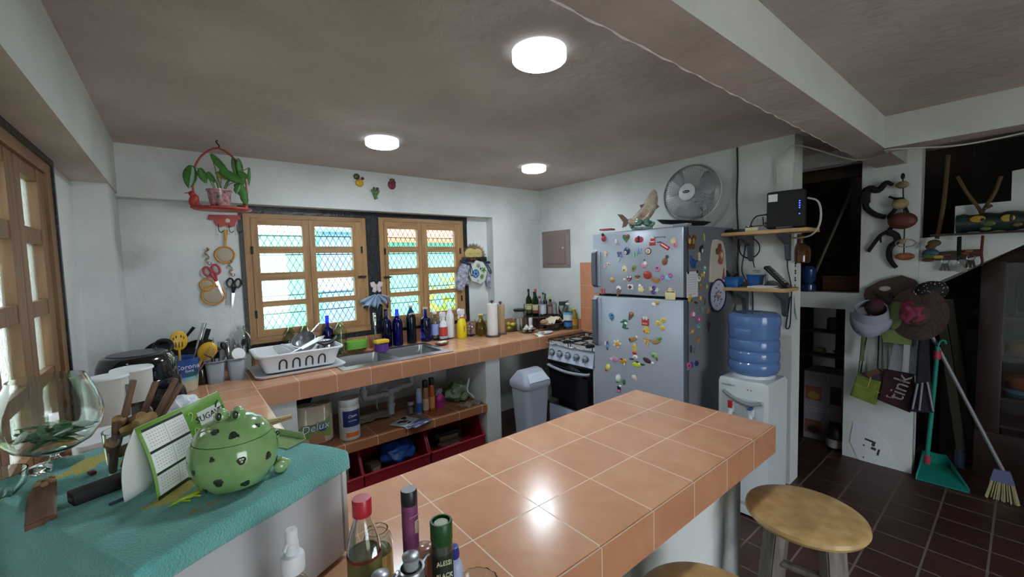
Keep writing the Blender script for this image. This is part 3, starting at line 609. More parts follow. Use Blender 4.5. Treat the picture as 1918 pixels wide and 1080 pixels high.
# note, apron-shaped picture, plate on the side of the fridge
nt_ = thing('note', 'white handwritten note pinned to the fridge side', 'note', (2.706, 1.421, 1.498))
m = MB(); m.bx((-0.075, -0.0015, -0.09), (0.075, 0, 0.085)); m.build('sheet', mat('note_paper', '#c9cbd2', 0.8), nt_)
m = MB()
for k in range(9):
    x = -0.055
    while x < 0.05:
        w = random.uniform(0.01, 0.03); m.bx((x, -0.0022, 0.06-k*0.016), (x+w, -0.0014, 0.0625-k*0.016)); x += w+0.008
m.build('handwriting', pm('#6f7280'), nt_, smooth=False)
for x in (-0.06, 0.062): MB().ell((x, -0.004, 0.08), (0.011, 0.005, 0.011), 10).build('pin_magnet', M_blackp, nt_)
cb = thing('picture_board', 'cream chopping board shaped picture of bread and sausages hanging on the fridge side', 'picture', (3.064, 1.421, 1.645), rot=(0, 0.12, 0)); cb.scale = (0.9, 1, 0.84)
M_cream = mat('cream_board', '#b9b2a4', 0.6, var=0.06)
m = MB(); m.prism([(-0.10, 0, 0.17), (-0.04, 0, 0.185), (0.05, 0, 0.18), (0.10, 0, 0.12), (0.14, 0, -0.02), (0.155, 0, -0.165), (0.02, 0, -0.185), (-0.115, 0, -0.19), (-0.125, 0, -0.03), (-0.12, 0, 0.09)], (0, -0.012, 0), bev=0.003); m.build('board', M_cream, cb)
m = MB(); cols = []
blobs(m, [('o', 0, 110, 70, 90, '#7a4030'), ('o', 30, 60, 90, 90, '#8f5a42'), ('o', 34, 58, 60, 60, '#c9b49c'), ('o', -46, 80, 50, 56, '#4f4a34'), ('o', 20, 0, 80, 50, '#94503c'), ('o', 40, 20, 60, 20, '#b07a5c')], cols, 0.004)
m.build('food_picture', [pm(c) for c in cols], cb).location = (0, -0.012, 0)
m = MB(); cols = []; blobs(m, [('u', 96, -110, 52, 84, '#8f3a64'), ('o', 96, -64, 26, 30, '#a87058')], cols, 0.003); m.build('woman_picture', [pm(c) for c in cols], cb).location = (0, -0.012, 0)
pl = thing('decorative_plate', 'small white plate with a dark blue rim hanging on the fridge side', 'plate', (3.058, 1.421, 1.395), rot=(PI/2, 0, 0))
MB().lathe([(0, 0.0), (0.09, 0.0), (0.122, 0.010), (0.124, 0.014), (0.120, 0.016), (0.108, 0.011)], n=32, sx=1.05).build('rim', pm('#232c52', 0.25), pl)
MB().lathe([(0.108, 0.0111), (0.088, 0.006), (0, 0.005)], n=32, sx=1.05).build('well', mat('plate_white', '#b4b8c8', 0.25), pl)
m = MB(); rnd = random.Random(4)
for i in range(26):
    a = rnd.uniform(0, 2*PI); r = rnd.uniform(0.02, 0.085); m.ell((r*math.cos(a), r*math.sin(a), 0.007), (0.007, 0.006, 0.002), 6)
m.build('blue_decoration', pm('#3c4672'), pl)
m = MB()
for i in range(7): m.ell((rnd.uniform(-.035, .035), rnd.uniform(-.02, .035), 0.008), (0.014, 0.009, 0.003), 8)
m.build('flower_decoration', pm('#a8805c'), pl)
# ---------------- things on top of the fridge ----------------
fs = thing('fish_statue', 'carved brown fish leaping from a green wave on top of the fridge', 'fish figure', (2.74, 1.83, 1.898), -0.72)
fs.scale = (0.85, 0.85, 0.85)
m = MB(); pts = spline([(-0.125, 0, 0.075), (-0.06, 0, 0.075), (0.02, 0, 0.13), (0.08, 0, 0.23), (0.11, 0, 0.345)], 6)
rr = [0.018, 0.02, 0.024, 0.028, 0.032, 0.036, 0.04, 0.043, 0.046, 0.048, 0.05, 0.051, 0.052, 0.052, 0.052, 0.051, 0.05, 0.049, 0.047, 0.044, 0.04, 0.035, 0.028, 0.02, 0.008]
m.tube(pts, [r*1.25 for r in rr[:len(pts)]], n=16, flat=0.8); m.build('fish_body', mat('fish_brown', '#8f7862', 0.25, col2='#d2c6b4', scale=12, coat=0.5), fs)
m = MB(); m.prism([(-0.11, -0.008, 0.075), (-0.17, -0.008, 0.135), (-0.215, -0.008, 0.14), (-0.165, -0.008, 0.07), (-0.175, -0.008, 0.02), (-0.14, -0.008, 0.03)], (0, 0.016, 0), bev=0.003)
m.build('tail_fin', pm('#6b5040', 0.3), fs)
for q in ([(0.0, -0.006, 0.17), (-0.02, -0.006, 0.215), (0.03, -0.006, 0.225), (0.06, -0.006, 0.23)], [(0.12, -0.006, 0.17), (0.15, -0.006, 0.195), (0.13, -0.006, 0.22)]): MB().prism(q, (0, 0.012, 0)).build('fin', pm('#6b5040', 0.3), fs)
m = MB(); rnd = random.Random(3)
for i in range(26):
    x = rnd.uniform(-0.09, 0.09); m.ell((x, rnd.uniform(-0.05, 0.05), rnd.uniform(0.018, 0.05)+0.035*(1-abs(x)/0.1)), (0.032, 0.026, 0.018), 8, M=Matrix.Rotation(rnd.uniform(-1, 1), 4, 'Y'))
m.bx((-0.08, -0.05, 0), (0.08, 0.05, 0.02)); m.build('wave_base', mat('green_wave', '#4c7266', 0.3, col2='#86a898', scale=18, coat=0.4), fs)
m = MB(); m.ell((0.115, 0.022, 0.315), (0.006, 0.004, 0.006), 8); m.ell((0.115, -0.022, 0.315), (0.006, 0.004, 0.006), 8); m.build('eye', M_blackp, fs)
tr = thing('tray', 'dark tray lying on top of the fridge behind the fish', 'tray', (3.02, 1.66, 1.898))
MB().lathe([(0, 0.004), (0.15, 0.004), (0.19, 0.03), (0.195, 0.035), (0.185, 0.032), (0.148, 0.01), (0, 0.01)], n=32, M=Matrix.Rotation(0.12, 4, 'X'), c=(0, 0, 0.025)).build('plate', mat('dark_tray', '#33302e', 0.4), tr)
bk = thing('red_booklet', 'thin red booklet lying on the left front edge of the fridge top', 'booklet', (2.72, 2.14, 1.914), 0.3)
MB().bx((-0.04, -0.05, 0), (0.04, 0.05, 0.012)).build('cover', pm('#b04a54'), bk)

# ---------------- gas stove ----------------
st = thing('gas_stove', 'white gas stove with black oven door and a foil lined top', 'stove', (2.78, 2.645, 0))
SY, SE = 2.925, 2.362
m = MB(); m.bx((2.80, SE, 0.05), (3.33, SY, 0.865), bev=0.006); wb(m, 'body', M_whiteg, st)
m = MB(); m.prism([(2.775, SE, 0.725), (2.775, SY, 0.725), (2.80, SY, 0.868), (2.80, SE, 0.868)], (0.05, 0, 0), bev=0.0); cp = wb(m, 'control_panel', mat('panel_white', '#c3d0e2', 0.3), st)
for i in range(5):
    y = 2.872-i*0.106-(0.02 if i > 1 else 0)*0; k = MB(); k.cyl((2.786, y, 0.797), (2.752, y, 0.792), 0.026, 0.021, 20); k.box((2.746, y, 0.791), (0.014, 0.010, 0.042), bev=0.003)
    kn = wb(k, 'knob', M_grey, cp)
    k = MB(); k.cyl((2.787, y, 0.797), (2.7795, y, 0.796), 0.034, n=20); wb(k, 'knob_collar', M_steel, cp)
m = MB(); m.bx((2.768, SE+0.012, 0.30), (2.80, SY-0.012, 0.715), bev=0.005); od = wb(m, 'oven_door', mat('oven_glass', '#08090b', 0.06, coat=0.5), st)
m = MB(); m.tube(spline([(2.768, SY-0.03, 0.672), (2.735, SY-0.06, 0.675), (2.725, (SY+SE)/2, 0.655), (2.735, SE+0.06, 0.665), (2.768, SE+0.03, 0.668)], 6), 0.014, n=10); wb(m, 'door_handle', M_grey, od)
m = MB(); m.bx((2.766, SE+0.05, 0.36), (2.768, SY-0.05, 0.62)); wb(m, 'window', mat('oven_window', '#15161a', 0.08), od)
m = MB(); m.bx((2.775, SE+0.004, 0.06), (2.80, SY-0.004, 0.285), bev=0.005); wb(m, 'warming_drawer', mat('drawer_white', '#b9c6da', 0.3), st)
for x in (2.84, 3.28):
    for y in (SE+0.05, SY-0.05): wb(MB().cyl((x, y, 0), (x, y, 0.052), 0.018, n=10), 'foot', M_blackp, st)
M_foil = mat('crumpled_foil', '#cfd2d4', 0.35, 0.6, bump=1.0, bscale=70)
m = MB(); rnd = random.Random(11); n = 24
rows = [[(2.765+0.575*i/n, SE-0.005+(SY+0.02-SE)*j/n, 0.872+rnd.uniform(0, 0.010)+(0.012*rnd.random() if i in (0, n) or j in (0, n) else 0)) for j in range(n+1)] for i in range(n+1)]
m.sheet(rows); wb(m, 'foil_lining', M_foil, st, angle=15, solid=0.002)
for gx, gy in ((2.91, 2.50), (2.91, 2.79), (3.19, 2.50), (3.19, 2.79)):
    m = MB(); m.cyl((gx, gy, 0.87), (gx, gy, 0.893), 0.045, n=20); m.cyl((gx, gy, 0.893), (gx, gy, 0.901), 0.036, n=20); wb(m, 'burner', M_iron, st)
for gy in (2.50, 2.79):
    m = MB(); a, b = gy-0.13, gy+0.13
    for z in (0.918,):
        m.tube([(2.785, a, z), (2.785, b, z), (3.31, b, z), (3.31, a, z)], 0.006, n=6, closed=True)
        for gx in (2.91, 3.19):
            for d in ((1, 0), (-1, 0), (0, 1), (0, -1)): m.tube([(gx+d[0]*0.03, gy+d[1]*0.03, z+0.004), (gx+d[0]*0.125, gy+d[1]*0.13, z+0.002)], 0.0055, n=6)
        m.tube([(3.05, a, z), (3.05, b, z)], 0.0055, n=6)
        for px_, py_ in ((2.785, a), (2.785, b), (3.31, a), (3.31, b)): m.tube([(px_, py_, z), (px_, py_, 0.874)], 0.005, n=6)
    wb(m, 'grate', M_iron, st)
fo = thing('foil_covered_pot', 'foil wrapped pot on the rear of the stove beside the fridge', 'pot', (3.20, 2.56, 0.9275))
rnd = random.Random(5); m = MB(); m.lathe([(0, 0), (0.085, 0), (0.10, 0.03), (0.105, 0.10), (0.09, 0.15), (0.05, 0.165), (0, 0.168)], n=26)
for v in m.b.verts: v.co *= 1+rnd.uniform(-0.05, 0.05)
for v in m.b.verts: v.co.z = max(v.co.z, 0.0)
m.build('foil_wrap', M_foil, fo, angle=10)
# ---------------- trash bin, paper bag beside it ----------------
M_bin = mat('bin_grey', '#9aa1ad', 0.5)
tb = thing('trash_bin', 'tall pale grey swing lid trash bin beside the stove', 'trash bin', (2.45, 2.83, 0))
def rrect(w, d, r, n=5):
    o = []
    for cx, cy, a in ((w/2-r, d/2-r, 0), (-w/2+r, d/2-r, PI/2), (-w/2+r, -d/2+r, PI), (w/2-r, -d/2+r, 1.5*PI)):
        o += [(cx+r*math.cos(a+PI/2*i/n), cy+r*math.sin(a+PI/2*i/n)) for i in range(n+1)]
    return o
def loft(m, secs, cap=(True, True), M=None):
    """secs: list of (outline 2D, z); same point count"""
    rg = [[m.b.verts.new((x, y, z)) for x, y in o] for o, z in secs]; k = len(rg[0])
    for a, b in zip(rg, rg[1:]):
        for i in range(k): m.b.faces.new((a[i], a[(i+1) % k], b[(i+1) % k], b[i]))
    if cap[0]: m.b.faces.new(rg[0][::-1])
    if cap[1]: m.b.faces.new(rg[-1])
    return m._fin([v for r in rg for v in r], M)
m = MB(); loft(m, [(rrect(0.22, 0.20, 0.05), 0), (rrect(0.29, 0.26, 0.06), 0.555)]); m.build('body', M_bin, tb)
m = MB(); loft(m, [(rrect(0.31, 0.275, 0.06), 0.55), (rrect(0.32, 0.285, 0.06), 0.565), (rrect(0.315, 0.28, 0.06), 0.60), (rrect(0.29, 0.25, 0.06), 0.625), (rrect(0.24, 0.14, 0.05), 0.69), (rrect(0.20, 0.05, 0.02), 0.705)]); l = m.build('lid', M_bin, tb)
m = MB(); loft(m, [(rrect(0.24, 0.01, 0.004), 0), (rrect(0.19, 0.012, 0.005), 0.09)], M=Matrix.Translation((0.0, -0.138, 0.612)) @ Matrix.Rotation(-0.72, 4, 'X')); m.build('swing_flap', mat('flap_white', '#bcc4d0', 0.35), l)
pb = thing('plastic_bag', 'crumpled clear and green plastic bag on the floor between the bin and the stove', 'bag', (2.72, 3.07, 0))
rnd = random.Random(9); m = MB(); m.ell((0, 0, 0.20), (0.09, 0.07, 0.20), 20)
for v in m.b.verts: v.co += Vector((rnd.uniform(-1, 1), rnd.uniform(-1, 1), rnd.uniform(-1, 1)))*0.018; v.co.z = max(0.002, v.co.z)
m.build('bag', mat('bag_plastic', '#6f7a76', 0.3, col2='#b8c4bc', scale=14), pb, angle=12)
m = MB(); m.tube(spline([(0, 0, 0.37), (0.03, -0.01, 0.43), (-0.02, 0.01, 0.45)], 4), [0.03]*3+[0.02]*3+[0.028]*3, n=9); m.build('gathered_neck', mat('bag_neck', '#8d9893', 0.3), pb, angle=12)
# ---------------- water dispenser and jug ----------------
wd = thing('water_dispenser', 'white floor standing water dispenser with a hot and a cold tap', 'water dispenser', (2.76, 1.115, 0))
M_wd = mat('dispenser_white', '#c3cbce', 0.35)
def bow(w, d, b, n=8):   # plan: bowed front at -x
    return [(-b*(1-(2*i/n-1)**2), -w/2+w*i/n) for i in range(n+1)]+[(d, w/2), (d, -w/2)]
m = MB(); loft(m, [(bow(0.29, 0.30, 0.012), 0.02), (bow(0.30, 0.31, 0.014), 0.06), (bow(0.30, 0.31, 0.014), 0.86), (bow(0.285, 0.29, 0.008), 0.885), (bow(0.24, 0.26, 0.0), 0.89)]); m.build('body', M_wd, wd)
m = MB(); m.bx((0.02, -0.13, 0), (0.29, 0.13, 0.03)); m.build('base', M_blackp, wd)
m = MB(); loft(m, [([(-0.006, -0.125), (-0.018, -0.06), (-0.022, 0), (-0.018, 0.06), (-0.006, 0.125), (0.01, 0.125), (0.01, -0.125)], 0.52), ([(-0.006, -0.125), (-0.018, -0.06), (-0.022, 0), (-0.018, 0.06), (-0.006, 0.125), (0.01, 0.125), (0.01, -0.125)], 0.775)]); ps = m.build('tap_panel', mat('tap_panel_grey', '#b4bdc0', 0.35), wd)
m = MB(); m.tube(spline([(-0.012, -0.115, 0.765), (-0.03, -0.06, 0.75), (-0.033, 0, 0.757), (-0.03, 0.06, 0.778), (-0.012, 0.115, 0.80)], 5), 0.012, n=8); m.build('panel_lip', pm('#7d8488'), wd)
m = MB(); m.bx((-0.022, -0.10, 0.515), (0.0, 0.10, 0.53)); m.build('drip_tray', M_grey, wd)
m = MB(); m.bx((-0.0155, -0.13, 0.08), (-0.006, 0.13, 0.10)); m.build('lower_groove', pm('#9aa2a6'), wd)
for nm, y, c in (('hot_tap', 0.055, '#b0262e'), ('cold_tap', -0.065, '#2c468f')):
    m = MB(); m.box((-0.035, y, 0.70), (0.04, 0.03, 0.05), bev=0.008); m.tube([(-0.045, y, 0.69), (-0.055, y, 0.66), (-0.055, y, 0.635)], 0.012, n=10); t = m.build(nm, M_wd, wd)
    m = MB(); m.box((-0.052, y, 0.732), (0.012, 0.028, 0.05) if nm[0] == 'h' else (0.05, 0.022, 0.012), bev=0.004); m.build('tap_lever', pm(c, 0.35), t)
text('brand_lettering', 'comfort', 0.021, pm('#5c6f8c'), wd, (-0.0125, 0.085, 0.845), (PI/2, 0, -PI/2), sx=1.2)
for k in range(2): MB().ell((-0.0145, -0.035-k*0.02, 0.835), (0.002, 0.004, 0.004), 8).build('indicator_lamp', pm('#4a5560'), wd)
jg = thing('water_jug', 'large blue upturned plastic water bottle on top of the dispenser', 'water bottle', (2.93, 1.118, 0.89))
M_jug = mat('jug_blue', '#6384ba', 0.2, trans=0.3, ior=1.3, coat=0.4)
pr_ = [(0, 0.012), (0.06, 0.005), (0.115, 0.012), (0.142, 0.035), (0.150, 0.06), (0.153, 0.085), (0.147, 0.098), (0.143, 0.105), (0.147, 0.112), (0.1505, 0.125), (0.1505, 0.16), (0.147, 0.17), (0.142, 0.177), (0.147, 0.184), (0.150, 0.20), (0.149, 0.235), (0.145, 0.245), (0.141, 0.25), (0.145, 0.256), (0.149, 0.27), (0.149, 0.33), (0.153, 0.345), (0.155, 0.37), (0.150, 0.40), (0.128, 0.417), (0.09, 0.418), (0.06, 0.412), (0, 0.411)]
MB().lathe(pr_, n=40).build('bottle', M_jug, jg)
m = MB(); m.box((-0.148, 0.01, 0.30), (0.004, 0.10, 0.045), bev=0.0015); m.build('grip_panel', M_jug, jg)
MB().lathe([(0.06, 0), (0.125, 0), (0.12, 0.02), (0.06, 0.014)], n=32, closed=True).build('collar', M_wd, jg)
# ---------------- wall fan ----------------
fn = thing('wall_fan', 'white round wall fan mounted above the fridge', 'fan', (3.2, 1.685, 2.18), rot=(0, 0.10, 0.02))
M_fanw = mat('fan_white', '#b5b8b6', 0.4); M_fang = mat('fan_wire', '#93979a', 0.35, 0.3)
RF = 0.228
m = MB()
for k in range(84):   # wires: dished front and back
    a = 2*PI*k/84; u = Vector((0, math.cos(a), math.sin(a))); ax = Vector((-1, 0, 0))
    b = a+0.35; u2 = Vector((0, math.cos(b), math.sin(b)))
    m.tube([u*0.075+ax*0.075, (u*0.13+u2*0.03)+ax*0.073, (u*0.19+u2*0.02)+ax*0.055, u2*RF*0.985+ax*0.012, u2*RF*0.97-ax*0.03, u2*0.15-ax*0.075, u2*0.07-ax*0.085], 0.0021, n=4)
for r, x in ((0.13, 0.074), (0.185, 0.057)): m.tube([(-x, r*math.cos(2*PI*i/40), r*math.sin(2*PI*i/40)) for i in range(40)], 0.0014, n=4, closed=True)
m.build('cage_wires', M_fang, fn)
m = MB(); m.tube([(-0.004, RF*math.cos(2*PI*i/56), RF*math.sin(2*PI*i/56)) for i in range(56)], 0.0065, n=8, closed=True, flat=1.6); m.build('cage_rim', M_fanw, fn)
m = MB(); m.lathe([(0, 0.088), (0.03, 0.088), (0.056, 0.084), (0.066, 0.078), (0.064, 0.07), (0, 0.07)], n=36, M=Matrix.Rotation(-PI/2, 4, 'Y')); hb = m.build('front_badge', pm('#c3c6c6', 0.35), fn)
m = MB(); m.lathe([(0, 0.0905), (0.028, 0.0895), (0.028, 0.086), (0, 0.086)], n=28, sx=0.42, M=Matrix.Rotation(-PI/2, 4, 'Y')); m.build('logo_plate', M_blackp, hb)
text('logo_lettering', 'Bionaire', 0.011, pm('#d5d8d8'), hb, (-0.0912, 0, 0), (PI/2, 0, -PI/2))
for k in range(3):
    a0 = k*2*PI/3+0.5; m = MB(); rows = []
    for i in range(9):
        r = 0.035+0.165*i/8; w = 0.22+1.05*math.sin(min(1, i/6)*PI/2)*(1 if i < 8 else 0.75)
        rows.append([(-0.02-0.035*math.sin((j/6-0.5)*2)*(0.4+0.6*i/8), r*math.cos(a0+w*(j/6-0.4)), r*math.sin(a0+w*(j/6-0.4))) for j in range(7)])
    m.sheet(rows); m.build('blade', mat('blade_grey', '#9ea3a6', 0.35), fn, solid=0.003)
m = MB(); m.cyl((-0.045, 0, 0), (0.01, 0, 0), 0.035, n=20); m.build('hub', pm('#9aa0a2'), fn)
m = MB(); m.cyl((0.03, 0, 0), (0.14, 0, 0), 0.06, 0.05, 20); m.build('motor_housing', M_fanw, fn)
m = MB(); m.prism([(0.09, -0.045, 0.02), (0.09, -0.055, -0.20), (0.09, 0.055, -0.26), (0.09, 0.055, 0.02)], (0.07, 0, 0), bev=0.008); wm = m.build('wall_bracket', M_fanw, fn)
m = MB(); m.box((0.085, -0.03, -0.14), (0.012, 0.05, 0.085), bev=0.004); m.build('control_window', M_blackp, wm)
# ---------------- electrical panel, cables ----------------
ep = thing('electrical_panel', 'brown metal electrical panel on the white wall left of the fridge', 'electrical panel', (3.399, 3.405, 1.815))
M_pan = mat('panel_brown', '#8d7a75', 0.5)
MB().box((-0.006, 0, 0), (0.012, 0.445, 0.42), bev=0.003).build('cover', M_pan, ep)
MB().box((-0.0145, 0.0, -0.005), (0.008, 0.31, 0.335), bev=0.003).build('door', mat('panel_door', '#87746f', 0.5), ep)
MB().box((-0.021, -0.125, 0.01), (0.008, 0.03, 0.025), bev=0.003).build('latch', pm('#b0a8a4'), ep)
m = MB()
for y in (-0.2, 0.2):
    for z in (-0.19, 0.19): m.ell((-0.0125, y, z), (0.003, 0.006, 0.006), 8)
m.build('screw', M_iron, ep)
def cable(name, lab, pts, r, mt, n=6, group=None, cat='cable'):
    o = MB().tube(spline(pts, 5), r, n=n).build(name, mt); return tag(o, lab, cat, group)
M_cabk = mat('black_cable', '#141416', 0.5); M_cabw = mat('white_cable', '#b8b6ae', 0.5)
cable('cable', 'black cable running down the wall from the ceiling to the upper shelf', [(3.38, 1.419, 2.505), (3.379, 1.414, 2.3), (3.376, 1.418, 2.1), (3.379, 1.41, 1.9), (3.372, 1.40, 1.83), (3.36, 1.405, 1.62), (3.37, 1.40, 1.48)], 0.006, M_cabk)
cable('cable', 'thin white cable sagging along the beams to the right', [(3.375, 1.155, 2.18), (3.372, 1.15, 2.33), (3.36, 1.08, 2.41), (3.38, 1.0, 2.42), (3.72, 0.78, 2.325), (3.60, 0.60, 2.312), (3.44, 0.57, 2.305), (3.446, 0.45, 2.29), (3.444, 0.25, 2.262), (3.444, 0.0, 2.275), (3.444, -0.3, 2.31)], 0.005, M_cabw)
# ---------------- shelves ----------------
M_brk = mat('bracket_grey', '#4c5058', 0.5, 0.2)
def shelf(lab, y0, y1, z, x0, br):
    o = thing('wall_shelf', lab, 'shelf', (3.385, (y0+y1)/2, z)); m = MB(); m.bx((x0, y0, z-0.024), (3.384, y1, z), bev=0.003); wb(m, 'board', M_pine, o)
    for y in br:
        m = MB(); m.prism([(3.3845, y-0.016, z-0.0245), (x0+0.05, y-0.016, z-0.0245), (x0+0.05, y-0.016, z-0.045), (3.33, y-0.016, z-0.10), (3.355, y-0.016, z-0.205), (3.3845, y-0.016, z-0.215)], (0, 0.032, 0), bev=0.002); wb(m, 'bracket', M_brk, o)
    return o
shelf('upper pine wall shelf carrying the black router', 0.885, 1.466, 1.85, 3.13, (1.31, 1.065))
shelf('lower pine wall shelf with blue baskets and a telephone stand', 1.0, 1.43, 1.45, 3.14, (1.345, 1.08))
rt = thing('router', 'black upright internet router with blue lights on the upper shelf', 'router', (3.27, 1.05, 1.85), 0.12)
MB().box((0, 0, 0.137), (0.06, 0.225, 0.255), bev=0.014, seg=3).build('case', M_blackm, rt)
MB().box((0, 0, 0.012), (0.11, 0.10, 0.024), bev=0.006).build('stand', pm('#3c3f44'), rt)
m = MB(); m.bx((-0.0312, 0.045, 0.195), (-0.0295, 0.10, 0.245)); m.build('paper_label', M_paper, rt)
for k, z in enumerate((0.185, 0.17, 0.155, 0.14, 0.10)): MB().ell((-0.0308, -0.082, z), (0.0015, 0.004, 0.004), 8).build('status_light', mat('blue_led', '#2030ff', 0.4, emit='#3040ff', estr=2.5), rt)
m = MB(); m.tube([(0, 0.112, 0.02), (0, 0.135, 0.045), (0, 0.14, 0.10)], 0.004, n=6); m.cyl((0, 0.112, 0.055), (0, 0.128, 0.055), 0.006, n=8); m.cyl((0, 0.112, 0.115), (0, 0.128, 0.115), 0.006, n=8); m.build('port_plug', M_blackp, rt)
cable('cable', 'black looped router cable at the left of the router', [(3.27, 1.185, 1.965), (3.25, 1.235, 1.955), (3.24, 1.262, 1.90), (3.25, 1.245, 1.857)], 0.005, M_cabk)
cable('cable', 'white cable curving from the router round the right end of the upper shelf', [(3.27, 0.925, 2.05), (3.25, 0.865, 2.02), (3.22, 0.838, 1.94), (3.22, 0.85, 1.85), (3.24, 0.90, 1.80), (3.30, 0.99, 1.79), (3.365, 1.06, 1.80)], 0.006, M_cabw)
ad = thing('adapter', 'small cream power adapter in front of the router', 'adapter', (3.19, 1.232, 1.85)); MB().box((0, 0, 0.014), (0.04, 0.085, 0.028), bev=0.004).build('case', pm('#cbbf9c'), ad)
ub = thing('antenna', 'thin silver antenna rod lying beside the router', 'antenna', (3.25, 1.235, 1.892)); m = MB(); m.cyl((0, -0.075, 0), (0, 0.07, -0.004), 0.005, n=8); m.build('rod', M_chrome, ub); MB().ell((0, 0.045, -0.002), (0.008, 0.012, 0.008), 10).build('joint', M_chrome, ub); m = MB(); m.bx((-0.01, 0.03, -0.042), (0.01, 0.06, -0.004)); m.build('foot', M_blackp, ub)
bx_ = thing('media_box', 'flat black set top box at the left end of the upper shelf', 'set top box', (3.25, 1.355, 1.85)); MB().box((0, 0, 0.012), (0.12, 0.165, 0.024), bev=0.004).build('case', M_blackp, bx_)
cable('cable', 'coil of black cable hanging under the left of the upper shelf', [(3.36, 1.385, 1.82)]+[(3.35+0.004*k, 1.325+0.075*math.cos(k*0.7), 1.735+0.075*math.sin(k*0.7)) for k in range(2, 20)], 0.0045, M_cabk)
cable('cable', 'thin black cables hanging in a long loop down behind the lower shelf', [(3.372, 1.33, 1.82), (3.368, 1.30, 1.66), (3.37, 1.275, 1.52), (3.368, 1.32, 1.47), (3.37, 1.375, 1.56), (3.372, 1.36, 1.7), (3.375, 1.345, 1.82)], 0.0035, M_cabk)
cable('cable', 'black cable hanging to a loop near the right edge of the wall beside the jug', [(3.375, 1.065, 1.79), (3.372, 1.07, 1.6), (3.375, 1.045, 1.45), (3.36, 1.04, 1.30), (3.37, 1.05, 1.17), (3.375, 1.075, 1.155), (3.375, 1.065, 1.25), (3.378, 1.05, 1.38)], 0.004, M_cabk)
cable('cable', 'short black cable behind the blue water bottle', [(3.375, 1.30, 1.42), (3.374, 1.295, 1.3), (3.372, 1.30, 1.15), (3.375, 1.29, 1.0)], 0.005, M_cabk)
M_bask = mat('blue_basket', '#1f5c9c', 0.4)
def basket(lab, x, y, rz, w, d, h):
    o = thing('basket', lab, 'basket', (x, y, 1.45), rz, 'blue plastic baskets'); m = MB()
    loft(m, [(rrect(w*0.8, d*0.8, 0.015), 0), (rrect(w, d, 0.018), h)], cap=(True, False)); m.build('tub', M_bask, o, solid=0.003)
    m = MB(); m.tube([(x_, y_, h) for x_, y_ in rrect(w, d, 0.018)], 0.005, n=6, closed=True); m.build('rim', M_bask, o)
    return o
basket('blue plastic basket at the left front of the lower shelf', 3.22, 1.37, 0.0, 0.12, 0.105, 0.072)
basket('blue plastic basket behind and right of the other blue one', 3.31, 1.25, 0.0, 0.11, 0.10, 0.085)
pe = thing('scissors', 'black handled scissors standing in the left blue basket', 'scissors', (3.22, 1.37, 1.455)); m = MB(); m.tube([(0, 0, 0), (0.0, 0.02, 0.07)], 0.006, n=6); m.build('blades', M_steel, pe); m = MB(); m.tube([(0, 0.02, 0.07), (0, 0.055, 0.115)], 0.008, n=8); m.tube([(0, 0.0, 0.07), (0, -0.03, 0.10)], 0.008, n=8); m.build('handle', M_blackp, pe)
cd = thing('card', 'white printed card standing in the right blue basket', 'card', (3.315, 1.25, 1.454), rot=(0, 0, 0)); MB().bx((-0.001, -0.055, 0), (0.001, 0.055, 0.135)).build('sheet', M_paper, cd)
m = MB(); m.bx((-0.0018, -0.025, 0.11), (-0.001, 0.025, 0.115)); m.bx((-0.0018, -0.025, 0.10), (-0.001, 0.01, 0.103)); m.build('printed_lines', pm('#5a5d66'), cd)
for k, (lab, y, rz) in enumerate((('lowest white paper of the pile in front of the telephone', 1.15, 0.0), ('middle paper of the pile in front of the telephone', 1.17, 0.15), ('top white envelope of the pile in front of the telephone', 1.14, -0.1))):
    o = thing('paper', lab, 'paper', (3.205, y, 1.4505+k*0.006), rz, 'papers on the lower shelf'); MB().box((0, 0, 0.0025), (0.11, 0.19-0.02*k, 0.005), bev=0.001).build('sheets', M_paper, o)
ph = thing('telephone', 'black desk telephone propped up at the right of the lower shelf', 'telephone', (3.24, 1.08, 1.45), 0)
m = MB(); m.prism([(-0.05, -0.055, 0.0), (-0.05, 0.08, 0.0), (-0.05, 0.075, 0.02), (-0.05, 0.05, 0.05)], (0.10, 0, 0), bev=0.003); m.build('stand', M_blackp, ph)
m = MB(); m.box((0, 0, 0), (0.085, 0.185, 0.026), bev=0.010, seg=3); hs_ = m.build('handset', M_blackp, ph); hs_.location = (0, 0.015, 0.083); hs_.rotation_euler = (0.80, 0, 0)
for r in range(6):
    k = MB()
    for c in range(3): k.box((-0.024+c*0.024, -0.07+r*0.018, 0.0135), (0.016, 0.010, 0.003), bev=0.001)
    k.build('key_row', pm('#9a9ca4'), hs_)

# ---------------- sink and tap ----------------
sk = thing('kitchen_sink', 'stainless steel double bowl sink set into the tiled counter under the windows', 'sink', (1.33, 3.34, 0.93))
m = MB()
def frame_rect(m, a, b, holes, z0, z1):
    xs = sorted({a[0], b[0]} | {h[0] for h in holes} | {h[2] for h in holes}); ys = sorted({a[1], b[1]} | {h[1] for h in holes} | {h[3] for h in holes})
    for x0, x1 in zip(xs, xs[1:]):
        for y0, y1 in zip(ys, ys[1:]):
            cx, cy = (x0+x1)/2, (y0+y1)/2
            if not any(h[0] < cx < h[2] and h[1] < cy < h[3] for h in holes): m.bx((x0, y0, z0), (x1, y1, z1))
    bmesh.ops.remove_doubles(m.b, verts=m.b.verts, dist=0.0004)
HB = [(0.925, 3.15, 1.305, 3.53), (1.345, 3.15, 1.735, 3.53)]
frame_rect(m, (0.875, 3.055), (1.79, 3.60), HB, 0.9305, 0.937); wb(m, 'rim', M_steel, sk, smooth=False)
